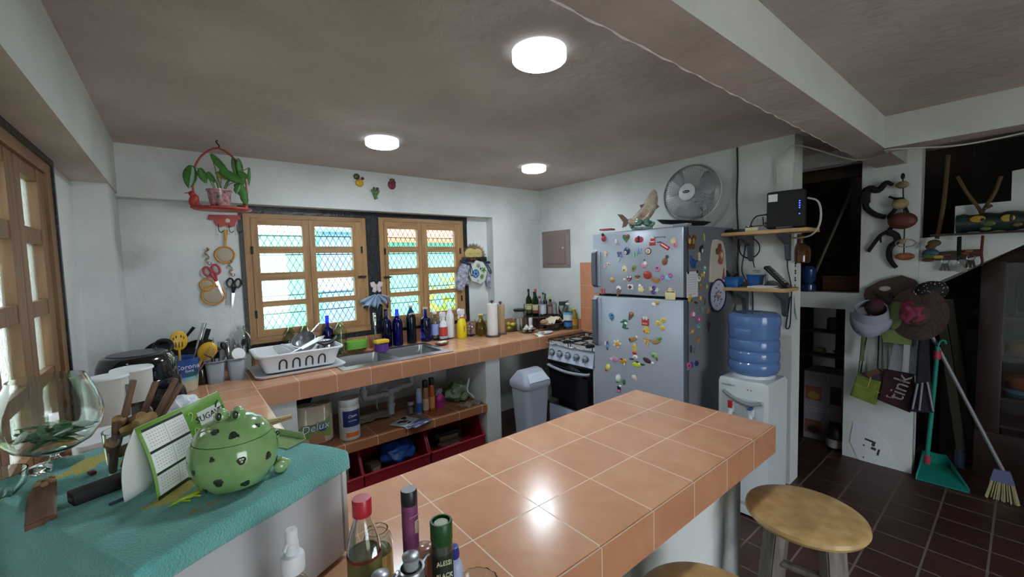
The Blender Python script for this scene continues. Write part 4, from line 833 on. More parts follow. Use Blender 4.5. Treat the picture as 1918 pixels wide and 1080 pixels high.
for x0, y0, x1, y1 in HB:
    w, d = x1-x0, y1-y0; m = MB(); M = Matrix.Translation(((x0+x1)/2, (y0+y1)/2, 0))
    loft(m, [(rrect(w+0.008, d+0.008, 0.03), 0.937), (rrect(w, d, 0.04), 0.932), (rrect(w-0.02, d-0.02, 0.05), 0.80), (rrect(w-0.08, d-0.08, 0.06), 0.782)], cap=(False, True), M=M)
    b = wb(m, 'bowl', M_steel, sk, solid=0.0015)
    m = MB(); m.cyl(((x0+x1)/2, (y0+y1)/2, 0.782), ((x0+x1)/2, (y0+y1)/2, 0.787), 0.035, n=20); wb(m, 'drain', M_chrome, b)
tp = thing('tap', 'tall curved chrome tap between the two windows behind the sink', 'tap', (1.325, 3.60, 0.937))
m = MB(); m.cyl((0, 0, 0), (0, 0, 0.03), 0.026, 0.02, 18); m.build('base', M_chrome, tp)
m = MB(); m.tube(spline([(0, 0, 0.02), (0.0, 0, 0.12), (-0.01, -0.005, 0.24), (-0.018, -0.02, 0.30), (-0.026, -0.045, 0.328), (-0.034, -0.085, 0.325), (-0.04, -0.11, 0.28), (-0.042, -0.115, 0.235)], 6), 0.011, n=12); m.build('spout', M_chrome, tp)
m = MB(); m.tube([(0.018, 0, 0.03), (0.05, -0.01, 0.045), (0.075, -0.015, 0.05)], 0.006, n=8); m.build('lever', M_chrome, tp)
# ---------------- bottle maker ----------------
SH = {
 'wine': [(0.55, 0.0), (0.96, 0.015), (1, 0.04), (1, 0.60), (0.96, 0.66), (0.72, 0.73), (0.42, 0.79), (0.36, 0.83), (0.33, 0.97), (0.38, 0.975), (0.38, 1.0)],
 'square': [(0.6, 0.0), (0.97, 0.01), (1, 0.03), (1, 0.62), (0.95, 0.665), (0.75, 0.70), (0.42, 0.725), (0.34, 0.75), (0.31, 0.97), (0.36, 0.975), (0.36, 1.0)],
 'demijohn': [(0.6, 0.0), (0.9, 0.02), (1, 0.10), (1, 0.45), (0.92, 0.60), (0.66, 0.76), (0.36, 0.86), (0.30, 0.90), (0.30, 0.95), (0.36, 0.955), (0.36, 1.0)],
 'tall': [(0.6, 0.0), (0.95, 0.012), (1, 0.04), (1, 0.66), (0.93, 0.74), (0.62, 0.85), (0.38, 0.90), (0.34, 0.94), (0.40, 0.95), (0.40, 1.0)],
 'round': [(0.4, 0.0), (0.7, 0.02), (0.95, 0.15), (1, 0.3), (0.92, 0.5), (0.66, 0.68), (0.38, 0.78), (0.32, 0.84), (0.32, 0.96), (0.40, 0.97), (0.40, 1.0)],
 'rum': [(0.6, 0.0), (0.95, 0.012), (1, 0.04), (1, 0.60), (0.95, 0.69), (0.74, 0.82), (0.56, 0.89), (0.5, 0.93), (0.5, 1.0)],
 'jar': [(0.6, 0.0), (0.95, 0.01), (1, 0.05), (1, 0.72), (0.9, 0.80), (0.74, 0.84), (0.74, 0.90)],
 'can': [(0.9, 0.0), (0.97, 0.008), (1, 0.02), (1, 0.80), (0.95, 0.83), (0.8, 0.85)],
 'plastic': [(0.6, 0.0), (0.94, 0.01), (1, 0.05), (1, 0.25), (0.94, 0.30), (1, 0.35), (1, 0.62), (0.9, 0.75), (0.5, 0.90), (0.42, 0.93), (0.42, 1.0)],
}
def bottle(name, label, cat, x, y, z, r, h, mt, shape='wine', cap=None, lab=None, group=None, solid=False, liquid=None, lab2=None, n=24, deco=None):
    o = thing(name, label, cat, (x, y, z), 0, group); P = [(a*r, b*h) for a, b in SH[shape]]; t = min(0.004, r*0.08)
    m = MB()
    if solid: m.lathe([(0, 0)]+P+[(0, P[-1][1])], n=n)
    else: m.lathe([(0, 0)]+P+[(max(P[-1][0]-t, 0.002), P[-1][1])]+[(max(a-t, 0.002), b) for a, b in P[::-1] if b > 0.03*h]+[(0, 0.012)], n=n)
    m.build('body', mt, o)
    if liquid:
        c, f = liquid; m = MB(); pts = [(max(a-t*1.15, 0.001), max(b, 0.0125)) for a, b in P if b < f*h]
        m.lathe([(0, 0.0125)]+pts+[(pts[-1][0], f*h), (0, f*h)], n=n); m.build('liquid', c, o)
    if cap:
        hc, rc, hh = cap[0], cap[1]*r, cap[2]*h
        MB().lathe([(0, h*0.955), (rc, h*0.955), (rc*1.02, h*0.96), (rc, h*0.955+hh-0.002), (rc*0.92, h*0.955+hh), (0, h*0.955+hh)], n=n).build('cap', hc, o)
    if lab:
        c, z0, z1 = lab[:3]; sc = lab[3] if len(lab) > 3 else 1.0; rl = r*1.012*sc
        MB().lathe([(rl-0.0008, z0*h), (rl+0.0006, z0*h), (rl+0.0006, z1*h), (rl-0.0008, z1*h)], n=n, closed=True).build('label', c, o)
    if lab2:
        c, z0, z1 = lab2[:3]; rl = r*1.02
        MB().lathe([(rl-0.0008, z0*h), (rl+0.0006, z0*h), (rl+0.0006, z1*h), (rl-0.0008, z1*h)], n=n, closed=True).build('label_band', c, o)
    return o
GB = 'blue glass bottles along the window'
bottle('glass_bottle', 'cobalt blue glass bottle standing behind the dish rack beside the green bottle', 'bottle', 0.952, 3.7, 0.93, 0.045, 0.341, M_gblue, 'square', group=GB)
bottle('glass_bottle', 'tall pale green glass bottle between the dish rack and the sink', 'bottle', 1.043, 3.66, 0.93, 0.052, 0.294, M_ggreen, 'tall', group='green glass bottles along the window')
bottle('glass_bottle', 'round pale green bottle behind the dish rack, the left one of two', 'bottle', 0.677, 3.715, 0.93, 0.065, 0.299, M_ggreen, 'demijohn', group='green glass bottles along the window')
bottle('glass_bottle', 'round pale green bottle behind the dish rack, the right one of two', 'bottle', 0.784, 3.715, 0.93, 0.064, 0.304, M_ggreen, 'demijohn', group='green glass bottles along the window')
bottle('glass_bottle', 'dark blue glass bottle nearest the tap, first of the four in a row', 'bottle', 1.461, 3.69, 0.93, 0.047, 0.349, M_gdblue, 'wine', group=GB)
bottle('glass_bottle', 'bright blue glass bottle, second in the row right of the tap', 'bottle', 1.564, 3.68, 0.93, 0.048, 0.34, M_gblue, 'wine', group=GB)
o = bottle('glass_bottle', 'teal blue glass bottle with a pale ribbon round its neck, third in the row', 'bottle', 1.702, 3.68, 0.93, 0.046, 0.363, M_gteal, 'tall', group=GB, cap=(pm('#b9a878'), 0.42, 0.05))
hh_ = [c for c in o.children if c.name.startswith('body')][0].dimensions.z
m = MB(); m.tube([(0.026*math.cos(2*PI*i/12), 0.026*math.sin(2*PI*i/12), hh_*0.80) for i in range(12)], 0.007, n=6, closed=True); m.tube([(0, -0.03, hh_*0.80), (-0.035, -0.035, hh_*0.775)], 0.008, n=6); m.tube([(0, -0.03, hh_*0.80), (0.035, -0.035, hh_*0.775)], 0.008, n=6); m.build('ribbon', pm('#b7a9a2', 0.8), o)
o = bottle('glass_bottle', 'deep blue glass bottle with a pale stopper, fourth in the row right of the tap', 'bottle', 1.855, 3.68, 0.93, 0.052, 0.334, M_gdblue, 'square', group=GB, cap=(pm('#c9b49c'), 0.45, 0.045))
bottle('soap_bottle', 'clear bottle with an oval lilac label right of the blue bottles', 'bottle', 1.965, 3.7, 0.93, 0.045, 0.269, M_glass, 'plastic', cap=(M_white, 0.5, 0.06), lab=(pm('#8f9cd0'), 0.18, 0.58, 1.0))
def spray(label, x, y, z, r, h, body, lab, trig):
    o = thing('spray_bottle', label, 'spray bottle', (x, y, z), 0.3)
    MB().lathe([(0, 0), (r*0.9, 0), (r, h*0.03), (r, h*0.45), (r*0.8, h*0.60), (r*0.42, h*0.68), (r*0.40, h*0.74), (0, h*0.74)], n=24, sy=0.8).build('body', body, o)
    if lab: MB().lathe([(r*0.99, h*0.10), (r*1.02, h*0.10), (r*1.02, h*0.44), (r*0.99, h*0.44)], n=24, sy=0.81, closed=True).build('label', lab, o)
    m = MB(); m.cyl((0, 0, h*0.72), (0, 0, h*0.80), r*0.46, r*0.42, 16); m.prism([(-r*0.9, -r*0.3, h*0.82), (r*0.55, -r*0.3, h*0.79), (r*0.55, -r*0.3, h*0.97), (-r*0.5, -r*0.3, h*1.0), (-r*0.9, -r*0.3, h*0.94)], (0, r*0.6, 0), bev=0.003); hd = m.build('trigger_head', trig, o)
    m = MB(); m.prism([(-r*0.75, -r*0.15, h*0.83), (-r*0.55, -r*0.15, h*0.83), (-r*0.75, -r*0.15, h*0.66), (-r*0.95, -r*0.15, h*0.68)], (0, r*0.3, 0)); m.build('trigger', trig, hd)
    return o
spray('white spray bottle with a red and white label on the glass tray', 2.025, 3.64, 0.937, 0.045, 0.271, M_white, pm('#b8422e'), M_white)
bottle('lotion_bottle', 'slim white tapering bottle on the glass tray beside the spray bottle', 'bottle', 2.105, 3.64, 0.937, 0.043, 0.296, M_white, 'plastic', solid=True)
s_ = spray('bright yellow spray bottle with a red collar and white trigger', 2.185, 3.55, 0.93, 0.054, 0.302, pm('#e0c81e', 0.35), None, M_white)
m = MB(); m.cyl((0, 0, 0.205), (0, 0, 0.225), 0.026, 0.023, 16); m.build('red_collar', pm('#c23a2a'), s_)
text('brand_lettering', 'MAX', 0.028, pm('#3a2a6a'), s_, (-0.01, -0.0445, 0.10), (PI/2, -PI/2, 0))
gt = thing('glass_tray', 'oval clear glass tray under the white spray bottle', 'tray', (*(2.047, 3.648, 0.93)[:2], 0.93)); gt.location.y = 3.64; gt.location.x = 2.01
MB().lathe([(0, 0), (0.10, 0), (0.125, 0.012), (0.122, 0.013), (0.098, 0.006), (0, 0.006)], n=32, sy=0.55).build('dish', M_glass, gt)
# candy jar, olive bottle, glass jar
cj = thing('candy_jar', 'round glass jar of wrapped candies right of the yellow spray bottle', 'jar', (2.30, 3.56, 0.93))
MB().lathe([(0, 0), (0.05, 0), (0.062, 0.03), (0.066, 0.09), (0.062, 0.14), (0.05, 0.165), (0.05, 0.175), (0.047, 0.175), (0.047, 0.165), (0.058, 0.14), (0.062, 0.09), (0.058, 0.03), (0, 0.006)], n=28).build('body', M_glass, cj)
rnd = random.Random(8); cc = ['#a83a8a', '#d8c050', '#d0d0c8', '#c05a7a', '#7a4a9a']; p0 = None
for i in range(26):
    a = rnd.uniform(0, 2*PI); r = rnd.uniform(0.0, 0.040); z = 0.952+0.005*i
    m = MB(); m.ell((0, 0, 0), (0.013, 0.009, 0.008), 8); m.prism([(-0.011, 0, -0.001), (-0.022, 0.008, -0.001), (-0.022, -0.008, -0.001)], (0, 0, 0.002)); m.prism([(0.011, 0, -0.001), (0.022, -0.008, -0.001), (0.022, 0.008, -0.001)], (0, 0, 0.002))
    o = m.build('candy', pm(cc[i % 5], 0.25)); o.location = (2.30+r*math.cos(a), 3.56+r*math.sin(a), z); o.rotation_euler = (rnd.uniform(-1, 1), rnd.uniform(-1, 1), rnd.uniform(0, 6))
    tag(o, 'wrapped candy inside the round glass jar by the yellow spray bottle', 'candy', 'candies in the glass jar')
ol = bottle('hobnail_bottle', 'olive green hobnail glass bottle left of the paper towels', 'bottle', 2.384, 3.5, 0.93, 0.058, 0.227, M_golive, 'round', cap=(pm('#cfc07a'), 0.42, 0.05))
m = MB(); hb_ = 0.23
for k in range(7):
    z = 0.025+k*0.018; rr_ = 0.055*(0.8+0.22*math.sin(min(1, z/0.06)*PI/2)-max(0, (z-0.09))*4)
    for i in range(12): a = 2*PI*(i+0.5*(k % 2))/12; m.ell((rr_*math.cos(a), rr_*math.sin(a), z), 0.006, 6)
m.build('raised_dots', M_golive, ol)
bottle('glass_jar', 'plain clear glass jar half hidden behind the olive bottle', 'jar', 2.556, 3.62, 0.93, 0.063, 0.223, M_glass, 'jar')
def towels(lab, x, y, r, h, col, rr):
    o = thing('paper_towel_holder', lab, 'paper towel', (x, y, 0.93), 0, 'paper towel stands'); w_ = wood('dark_stand', '#3a2c28', '#54423c', 0.5)
    MB().lathe([(0, 0), (rr, 0), (rr, 0.012), (rr-0.004, 0.016), (0, 0.016)], n=32).build('base', w_, o)
    MB().lathe([(0.012, 0.017), (r, 0.017), (r+0.0005, 0.02), (r, h), (r-0.002, h+0.001), (0.012, h+0.001)], n=32, closed=True).build('roll', mat('roll', col, 0.9, bump=0.2, bscale=120), o)
    m = MB(); m.cyl((0, 0, 0.016), (0, 0, h+0.012), 0.008, n=12); m.ell((0, 0, h+0.022), (0.018, 0.018, 0.013), 14); m.build('post', w_, o)
    return o
towels('white paper towel roll on a round dark stand, left of the brown roll', 2.46, 3.40, 0.053, 0.335, '#d6d6d2', 0.078)
towels('brown paper towel roll on a dark stand, right of the white roll', 2.60, 3.445, 0.043, 0.31, '#a98f6e', 0.062)
# ---------------- dish rack ----------------
dr = thing('dish_rack', 'white plastic dish rack with arched slots standing on its drip tray', 'dish rack', (0.655, 3.42, 0.93))
m = MB(); loft(m, [(rrect(0.56, 0.40, 0.05), 0.001), (rrect(0.59, 0.43, 0.06), 0.010), (rrect(0.60, 0.44, 0.06), 0.022), (rrect(0.575, 0.415, 0.05), 0.022), (rrect(0.55, 0.39, 0.05), 0.012)]); m.build('drip_tray', M_white, dr)
m = MB()   # basket: tapered wall with arched openings cut as quads
def basket_wall(m, w0, d0, w1, d1, z0, z1):
    loft(m, [(rrect(w1, d1, 0.05, 6), z1), (rrect(w1-0.008, d1-0.008, 0.048, 6), z1), (rrect(w0-0.006, d0-0.006, 0.04, 6), z0+0.004)], cap=(False, True))
    loft(m, [(rrect(w0, d0, 0.04, 6), z0), (rrect(w1, d1, 0.05, 6), z1)], cap=(True, False))
basket_wall(m, 0.46, 0.31, 0.54, 0.39, 0.026, 0.15)
bk_ = m.build('basket', M_white, dr)
m = MB(); m.tube([(x, y, 0.150) for x, y in rrect(0.565, 0.41, 0.06, 6)], 0.011, n=8, closed=True, flat=0.8); m.build('rim', M_white, dr)
for k in range(4):      # dark arched slots through the front wall
    m = MB(); xc = -0.125+k*0.085; pts = [(xc-0.022, 0, 0.045), (xc-0.022, 0, 0.085)]+[(xc-0.022*math.cos(PI*i/8), 0, 0.085+0.028*math.sin(PI*i/8)) for i in range(1, 8)]+[(xc+0.022, 0, 0.085), (xc+0.022, 0, 0.045)]
    m.tube([(x, -0.1575-0.04*(z-0.026)/0.124-0.0015, z) for x, _, z in pts], 0.0055, n=6); m.build('slot', pm('#23262b', 0.4), dr)
def disc(name, lab, cat, x, y, z, r, mt, rot, grp=None):
    o = thing(name, lab, cat, (x, y, z), rot=rot, group=grp)
    MB().lathe([(0, 0.0), (r*0.6, 0), (r, 0.018), (r, 0.021), (r*0.6, 0.004), (0, 0.004)], n=32).build('dish', mt, o); return o
disc('plate', 'white plate leaning at the left end inside the dish rack', 'plate', 0.56, 3.40, 1.052, 0.088, M_whiteg, (0.0, 0.80, 0.5), 'plates in the dish rack')
disc('plate', 'white plate leaning on the first plate in the dish rack', 'plate', 0.595, 3.40, 1.055, 0.085, M_whiteg, (0.0, 0.85, 0.5), 'plates in the dish rack')
pl_ = thing('saucepan', 'steel saucepan lying tilted on top of the dish rack', 'pan', (0.73, 3.48, 1.085), rot=(0.25, -0.55, 0.5))
MB().lathe([(0, 0), (0.075, 0), (0.082, 0.008), (0.085, 0.06), (0.088, 0.062), (0.082, 0.06), (0.078, 0.01), (0, 0.006)], n=32).build('pot', M_steel, pl_)
MB().tube([(0.083, 0, 0.05), (0.13, 0, 0.055), (0.19, 0, 0.06)], 0.009, n=8, flat=0.6).build('handle', M_steel, pl_)
kn_ = thing('kitchen_knife', 'large steel cleaver blade lying across the dish rack', 'knife', (0.75, 3.31, 1.128), rot=(0.15, -0.32, 0.35))
MB().prism([(-0.11, -0.02, 0), (0.06, -0.03, 0), (0.10, 0.0, 0), (0.06, 0.03, 0), (-0.11, 0.02, 0)], (0, 0, 0.004)).build('blade', M_steel, kn_)
MB().box((-0.15, 0, 0.002), (0.09, 0.025, 0.018), bev=0.005).build('handle', M_steel, kn_)
bl_ = thing('bowl', 'shiny steel bowl turned upside down at the right end of the dish rack', 'bowl', (0.83, 3.47, 1.085), rot=(0.2, 2.5, 0))
MB().lathe([(0, 0), (0.04, 0.0), (0.075, 0.03), (0.085, 0.06), (0.082, 0.06), (0.07, 0.032), (0, 0.004)], n=32).build('shell', M_chrome, bl_)
tg = thing('tongs', 'black handled tongs lying at the right end of the dish rack', 'tongs', (0.86, 3.35, 1.10), rz=0.25)
m = MB(); m.tube(spline([(-0.09, 0.0, 0.02), (-0.03, -0.02, -0.005), (0.04, -0.012, 0.012), (0.09, 0.03, 0.03)], 5), 0.008, n=8); m.tube(spline([(-0.09, 0.0, 0.02), (-0.02, 0.03, 0.01), (0.05, 0.03, 0.012), (0.10, 0.05, 0.035)], 5), 0.007, n=8); m.build('arms', M_blackp, tg)
# ---------------- sponge holders, coconut rest ----------------
M_lime = mat('lime_plastic', '#7dbb45', 0.4)
gb = thing('sponge_basket', 'lime green oval perforated basket behind the left sink bowl', 'basket', (1.17, 3.66, 0.965))
m = MB(); m.lathe([(0.075, 0.0), (0.092, 0.0), (0.098, 0.07), (0.095, 0.072), (0.089, 0.004), (0.075, 0.004)], n=32, sy=0.5, closed=True); m.lathe([(0, 0), (0.076, 0), (0.076, 0.003), (0, 0.003)], n=32, sy=0.5); m.build('basket', M_lime, gb)
m = MB()
for k in range(5):
    for i in range(26):
        a = PI+PI*(i+0.5*(k % 2))/26; r = 0.0945+0.0008*k; m.ell((r*math.cos(a), 0.5*r*math.sin(a)-0.001, 0.012+k*0.012), (0.0028, 0.0018, 0.0035), 5)
m.build('holes', pm('#4a7a2c'), gb)
cs = thing('coconut_shell', 'brown coconut shell half under the lime green basket', 'coconut shell', (1.18, 3.63, 0.938)); MB().lathe([(0, 0.0), (0.03, 0.002), (0.055, 0.012), (0.066, 0.026), (0.063, 0.026), (0.05, 0.014), (0, 0.006)], n=24, sx=1.2, sy=0.7).build('shell', mat('coconut', '#6b4a30', 0.7, var=0.3, scale=30), cs)
cp_ = thing('cup', 'purple plastic cup between the two sink bowls holding a sponge', 'cup', (1.335, 3.50, 0.938))
MB().lathe([(0, 0), (0.05, 0), (0.057, 0.005), (0.060, 0.070), (0.057, 0.070), (0.053, 0.008), (0, 0.006)], n=32).build('cup', mat('purple_plastic', '#5d3585', 0.3), cp_)
sp = thing('sponge', 'yellow scouring sponge resting on the purple cup', 'sponge', (1.335, 3.50, 1.0085), 0.1); MB().box((0, 0, 0.016), (0.118, 0.075, 0.032), bev=0.009).build('foam', mat('sponge_yellow', '#e2b82e', 0.9, bump=0.8, bscale=150), sp)
cr = thing('coconut_spoon_rest', 'brown coconut shell spoon rest right of the sink', 'spoon rest', (1.86, 3.38, 0.93)); MB().lathe([(0, 0.0), (0.025, 0.0), (0.048, 0.012), (0.056, 0.026), (0.053, 0.026), (0.04, 0.012), (0, 0.006)], n=24, sx=1.25).build('shell', mat('coconut_red', '#7a4630', 0.5, var=0.3, scale=30), cr)
sb = thing('soap_bar', 'piece of white soap lying in the coconut spoon rest', 'soap', (1.865, 3.38, 0.945), 0.3); MB().box((0, 0, 0.012), (0.085, 0.05, 0.018), bev=0.008).build('bar', pm('#d8d2c2', 0.4), sb)
# ---------------- corner group ----------------
def clear_box(name, lab, cat, x, y, r, h, mt, lid=None, shape='jar'): return bottle(name, lab, cat, x, y, 0.93, r, h, mt, shape, cap=lid)
lj = thing('glass_box', 'small clear glass box of yellow lemons in the counter corner', 'container', (2.78, 3.50, 0.93))
m = MB(); loft(m, [(rrect(0.12, 0.10, 0.01), 0), (rrect(0.135, 0.115, 0.012), 0.08), (rrect(0.13, 0.11, 0.012), 0.08), (rrect(0.113, 0.093, 0.01), 0.005)]); m.build('body', M_glass, lj)
for i, (dx, dy, dz) in enumerate(((-0.03, 0.0, 0.035), (0.025, 0.02, 0.035), (0.0, -0.02, 0.075), (-0.02, 0.025, 0.078), (0.03, -0.015, 0.072))):
    o = MB().ell((0, 0, 0), (0.027, 0.022, 0.021), 14).build('lemon', pm(['#d2b93a', '#c9bb4c'][i % 2], 0.5)); o.location = (2.78+dx, 3.50+dy, 0.93+dz); o.rotation_euler = (0, 0.2*i, 0.7*i)
    tag(o, 'yellow lemon in the small clear glass box in the counter corner', 'lemon', 'lemons in the glass box')
bj = bottle('glass_jar', 'large clear jar with a black lid holding spice boxes, in the counter corner', 'jar', 2.88, 3.47, 0.93, 0.078, 0.235, M_glass, 'jar')
MB().lathe([(0, 0.212), (0.066, 0.212), (0.068, 0.215), (0.068, 0.236), (0.064, 0.238), (0, 0.238)], n=28).build('lid', M_blackp, bj)
for k, (dx, dy, c, t, lab) in enumerate(((-0.03, -0.015, '#cdc8c0', '#7a2f2a', 'red and white spice box inside the black lidded jar'), (0.03, 0.005, '#b9a89a', '#6b3a30', 'brown and cream spice box inside the black lidded jar'))):
    o = thing('spice_box', lab, 'box', (2.88+dx, 3.47+dy, 0.944), 0.6); MB().box((0, 0, 0.06), (0.045, 0.03, 0.12)).build('carton', pm(c), o); MB().box((0, -0.0155, 0.03), (0.044, 0.002, 0.05)).build('printed_panel', pm(t), o)
sl = thing('salt_box', 'narrow white salt carton standing right of the black lidded jar', 'box', (2.96, 3.38, 0.93), 0.55); MB().box((0, 0, 0.07), (0.04, 0.035, 0.14), bev=0.002).build('carton', pm('#c9cdd2'), sl); MB().box((0, -0.018, 0.07), (0.030, 0.001, 0.07)).build('label', pm('#8f98a8'), sl)
gw = thing('wire_bowl', 'shallow glass bowl of garlic bulbs on the counter corner', 'bowl', (2.85, 3.30, 0.93)); MB().lathe([(0, 0), (0.05, 0), (0.085, 0.035), (0.088, 0.045), (0.085, 0.045), (0.048, 0.006), (0, 0.006)], n=28).build('bowl', M_glass, gw)
gar = None
for i, (dx, dy, dz) in enumerate(((-0.045, 0, 0.03), (0.0, -0.03, 0.03), (0.045, 0.0, 0.03), (0, 0.035, 0.03), (-0.02, 0, 0.055), (0.035, -0.01, 0.055))):
    if gar is None:
        gar = thing('garlic_bulb', 'white garlic bulb in the shallow glass bowl', 'garlic', (2.85+dx, 3.30+dy, 0.93+dz), 0, 'garlic bulbs in the glass bowl')
        m = MB(); m.lathe([(0, -0.02), (0.014, -0.018), (0.025, -0.002), (0.02, 0.014), (0.007, 0.023), (0.004, 0.035), (0, 0.036)], n=12)
        m.build('bulb', mat('garlic_skin', '#cfc9c2', 0.6, var=0.12, scale=40), gar)
    else: dup(gar, (2.85+dx, 3.30+dy, 0.93+dz), i*0.9)
rs = thing('spoon_rest', 'white ceramic spoon rest dish at the counter edge by the stove', 'dish', (2.93, 3.12, 0.93)); MB().lathe([(0, 0), (0.06, 0), (0.085, 0.014), (0.082, 0.016), (0.058, 0.006), (0, 0.006)], n=28, sx=1.15, sy=0.75).build('dish', M_whiteg, rs)
er = MB().ell((0, 0, 0), (0.022, 0.014, 0.010), 12).build('eggshell', pm('#b8907a', 0.5)); er.location = (2.90, 3.13, 0.947); tag(er, 'piece of brown eggshell on the white spoon rest dish', 'eggshell')
fw = thing('folded_paper', 'folded white paper bent over the counter edge left of the spoon rest', 'paper', (2.80, 3.08, 0.93), 0.5)
m = MB(); m.sheet([[(-0.05, -0.065, -0.045), (0.03, -0.065, -0.045)], [(-0.05, -0.062, 0.0)]+[(0.03, -0.062, 0.0)], [(-0.04, -0.04, 0.008), (0.035, -0.04, 0.008)], [(-0.03, 0.03, 0.02), (0.04, 0.03, 0.012)]]); m.build('sheet', M_paper, fw, solid=0.002)
fw.location = (2.80, 3.09, 0.932); fw.rotation_euler = (0, 0, 0)
# two tier corner rack with bottles
rk = thing('corner_rack', 'dark two tier wire rack in the counter corner carrying bottles', 'rack', (3.16, 3.44, 0.93))
RT = 0.135
m = MB(); m.tube([(0.19*math.cos(2*PI*i/32), 0.17*math.sin(2*PI*i/32), RT) for i in range(32)], 0.004, n=6, closed=True); m.lathe([(0, RT-0.003), (0.188, RT-0.003), (0.188, RT+0.001), (0, RT+0.001)], n=32, sy=0.9); m.build('upper_tray', mat('rack_brown', '#3b3331', 0.5), rk)
m = MB(); m.tube([(0.19*math.cos(2*PI*i/32), 0.17*math.sin(2*PI*i/32), RT+0.14) for i in range(32)], 0.004, n=6, closed=True); m.build('guard_rail', pm('#8a8684', 0.3, metal=0.5), rk)
for i in range(4):
    a = PI/4+i*PI/2; m = MB(); m.tube([(0.19*math.cos(a), 0.17*math.sin(a), 0), (0.19*math.cos(a), 0.17*math.sin(a), RT+0.14)], 0.0045, n=6); m.build('post', M_iron, rk)
zt_ = 0.93+RT+0.002
BR_ = [('dark green wine bottle, leftmost on the corner rack', 3.06, 3.52, 0.034, 0.29, M_gdgreen, 'wine', (M_blackp, 0.40, 0.10), ('#c9bd90', 0.12, 0.48), ('#3c4a2c', 0.12, 0.26)),
 ('green wine bottle with a red cap on the corner rack', 3.10, 3.45, 0.035, 0.29, M_gdgreen, 'wine', (pm('#b83a44', 0.3), 0.45, 0.10), ('#c8b890', 0.12, 0.46), ('#7a3a30', 0.12, 0.24)),
 ('clear bottle with a white label on the corner rack', 3.17, 3.40, 0.033, 0.255, M_glass, 'wine', (M_gdgreen, 0.40, 0.08), ('#cdd2da', 0.10, 0.52), None),
 ('dark sauce bottle hidden behind the red capped bottle', 3.15, 3.53, 0.03, 0.26, M_gdgreen, 'wine', (M_blackp, 0.40, 0.08), ('#5a4a3a', 0.12, 0.5), None),
 ('small clear bottle with a red cap behind the white label bottle', 3.20, 3.49, 0.028, 0.20, M_glass, 'tall', (pm('#b03a40'), 0.5, 0.12), ('#c9b0a8', 0.12, 0.6), None),
 ('slim dark bottle with a green neck behind the white label bottle', 3.23, 3.43, 0.026, 0.235, M_gdgreen, 'wine', (pm('#2f5a40'), 0.42, 0.10), ('#3a3430', 0.12, 0.5), None),
 ('small brown sauce bottle at the right of the corner rack', 3.25, 3.37, 0.026, 0.165, pm('#5c3a34', 0.3), 'tall', (M_blackp, 0.55, 0.16), ('#a07a70', 0.15, 0.62), None),
 ('thin bottle with a yellow cap at the right of the corner rack', 3.30, 3.42, 0.022, 0.20, M_glass, 'tall', (pm('#d4c23a'), 0.5, 0.14), ('#7a3a34', 0.12, 0.5), None)]
for lab, x, y, r, h, mt, shp, cap, l1, l2 in BR_:
    bottle('sauce_bottle', lab, 'bottle', x, y, zt_, r, h, mt, shp, cap=cap, lab=(pm(l1[0], 0.6), l1[1], l1[2]), lab2=((pm(l2[0], 0.6), l2[1], l2[2]) if l2 else None), group='bottles on the corner rack', n=18)
for i, (x, y) in enumerate(((3.07, 3.42), (3.13, 3.38), (3.20, 3.42))): bottle('spice_jar', ['small dark spice jar under the corner rack, left', 'small dark spice jar under the corner rack, middle', 'small dark spice jar under the corner rack, right'][i], 'jar', x, y, 0.93, 0.026, 0.10, pm(['#4a3834', '#5a4c44', '#3a3c38'][i], 0.3), 'jar', solid=True, cap=(M_blackp, 0.8, 0.16), group='spice jars under the corner rack', n=16)
ft = thing('fruit_stand', 'pewter footed tray holding bread in a cream cloth, beside the stove', 'stand', (3.13, 3.21, 0.93))
m = MB(); m.lathe([(0, 0), (0.06, 0), (0.055, 0.008), (0.018, 0.02), (0.014, 0.045), (0.03, 0.058), (0.12, 0.066), (0.155, 0.082), (0.152, 0.085), (0.118, 0.071), (0, 0.066)], n=32, sy=0.62); m.build('tray', mat('pewter', '#6f6a66', 0.4, 0.6), ft)
cl = thing('cloth', 'cream cloth bundled on the pewter tray beside the stove', 'cloth', (3.15, 3.21, 1.0)); rnd = random.Random(6)
m = MB(); rows = []
for i in range(17):
    rows.append([((i/16-0.5)*0.25, (j/10-0.5)*0.15, 0.055*math.exp(-((i/16-0.5)*4)**2)+0.014*math.sin(i*1.5+j*0.7)+0.006*rnd.random()+0.008) for j in range(11)])
m.sheet(rows); m.build('cloth', mat('cream_cloth', '#cfc7a8', 0.9, bump=0.2, bscale=80), cl, solid=0.004)
br_ = MB().ell((0, 0, 0), (0.05, 0.04, 0.03), 16).build('bread_roll', mat('bread', '#a88a60', 0.8, var=0.15, scale=20)); br_.location = (3.03, 3.24, 1.027); tag(br_, 'brown bread roll at the left of the pewter tray', 'bread roll')
bottle('cream_jar', 'white jar with a dark lid behind the bread tray', 'jar', 3.26, 3.30, 0.93, 0.045, 0.15, pm('#c9c4a6', 0.4), 'jar', solid=True, cap=(M_blackp, 0.80, 0.10), lab=(pm('#d8d6c4'), 0.2, 0.65))
pt = bottle('pitcher', 'clear plastic pitcher with a dark green lid beside the water bottle', 'pitcher', 3.32, 3.24, 0.93, 0.05, 0.30, M_glass, 'can', cap=None)
MB().lathe([(0, 0.255), (0.044, 0.255), (0.046, 0.26), (0.045, 0.295), (0, 0.297)], n=24).build('lid', pm('#24402f'), pt); MB().tube(spline([(0.04, 0, 0.285), (0.075, -0.01, 0.30), (0.095, -0.02, 0.285), (0.07, -0.015, 0.27), (0.045, 0, 0.27)], 5), 0.005, n=6).build('handle', pm('#24402f'), pt)
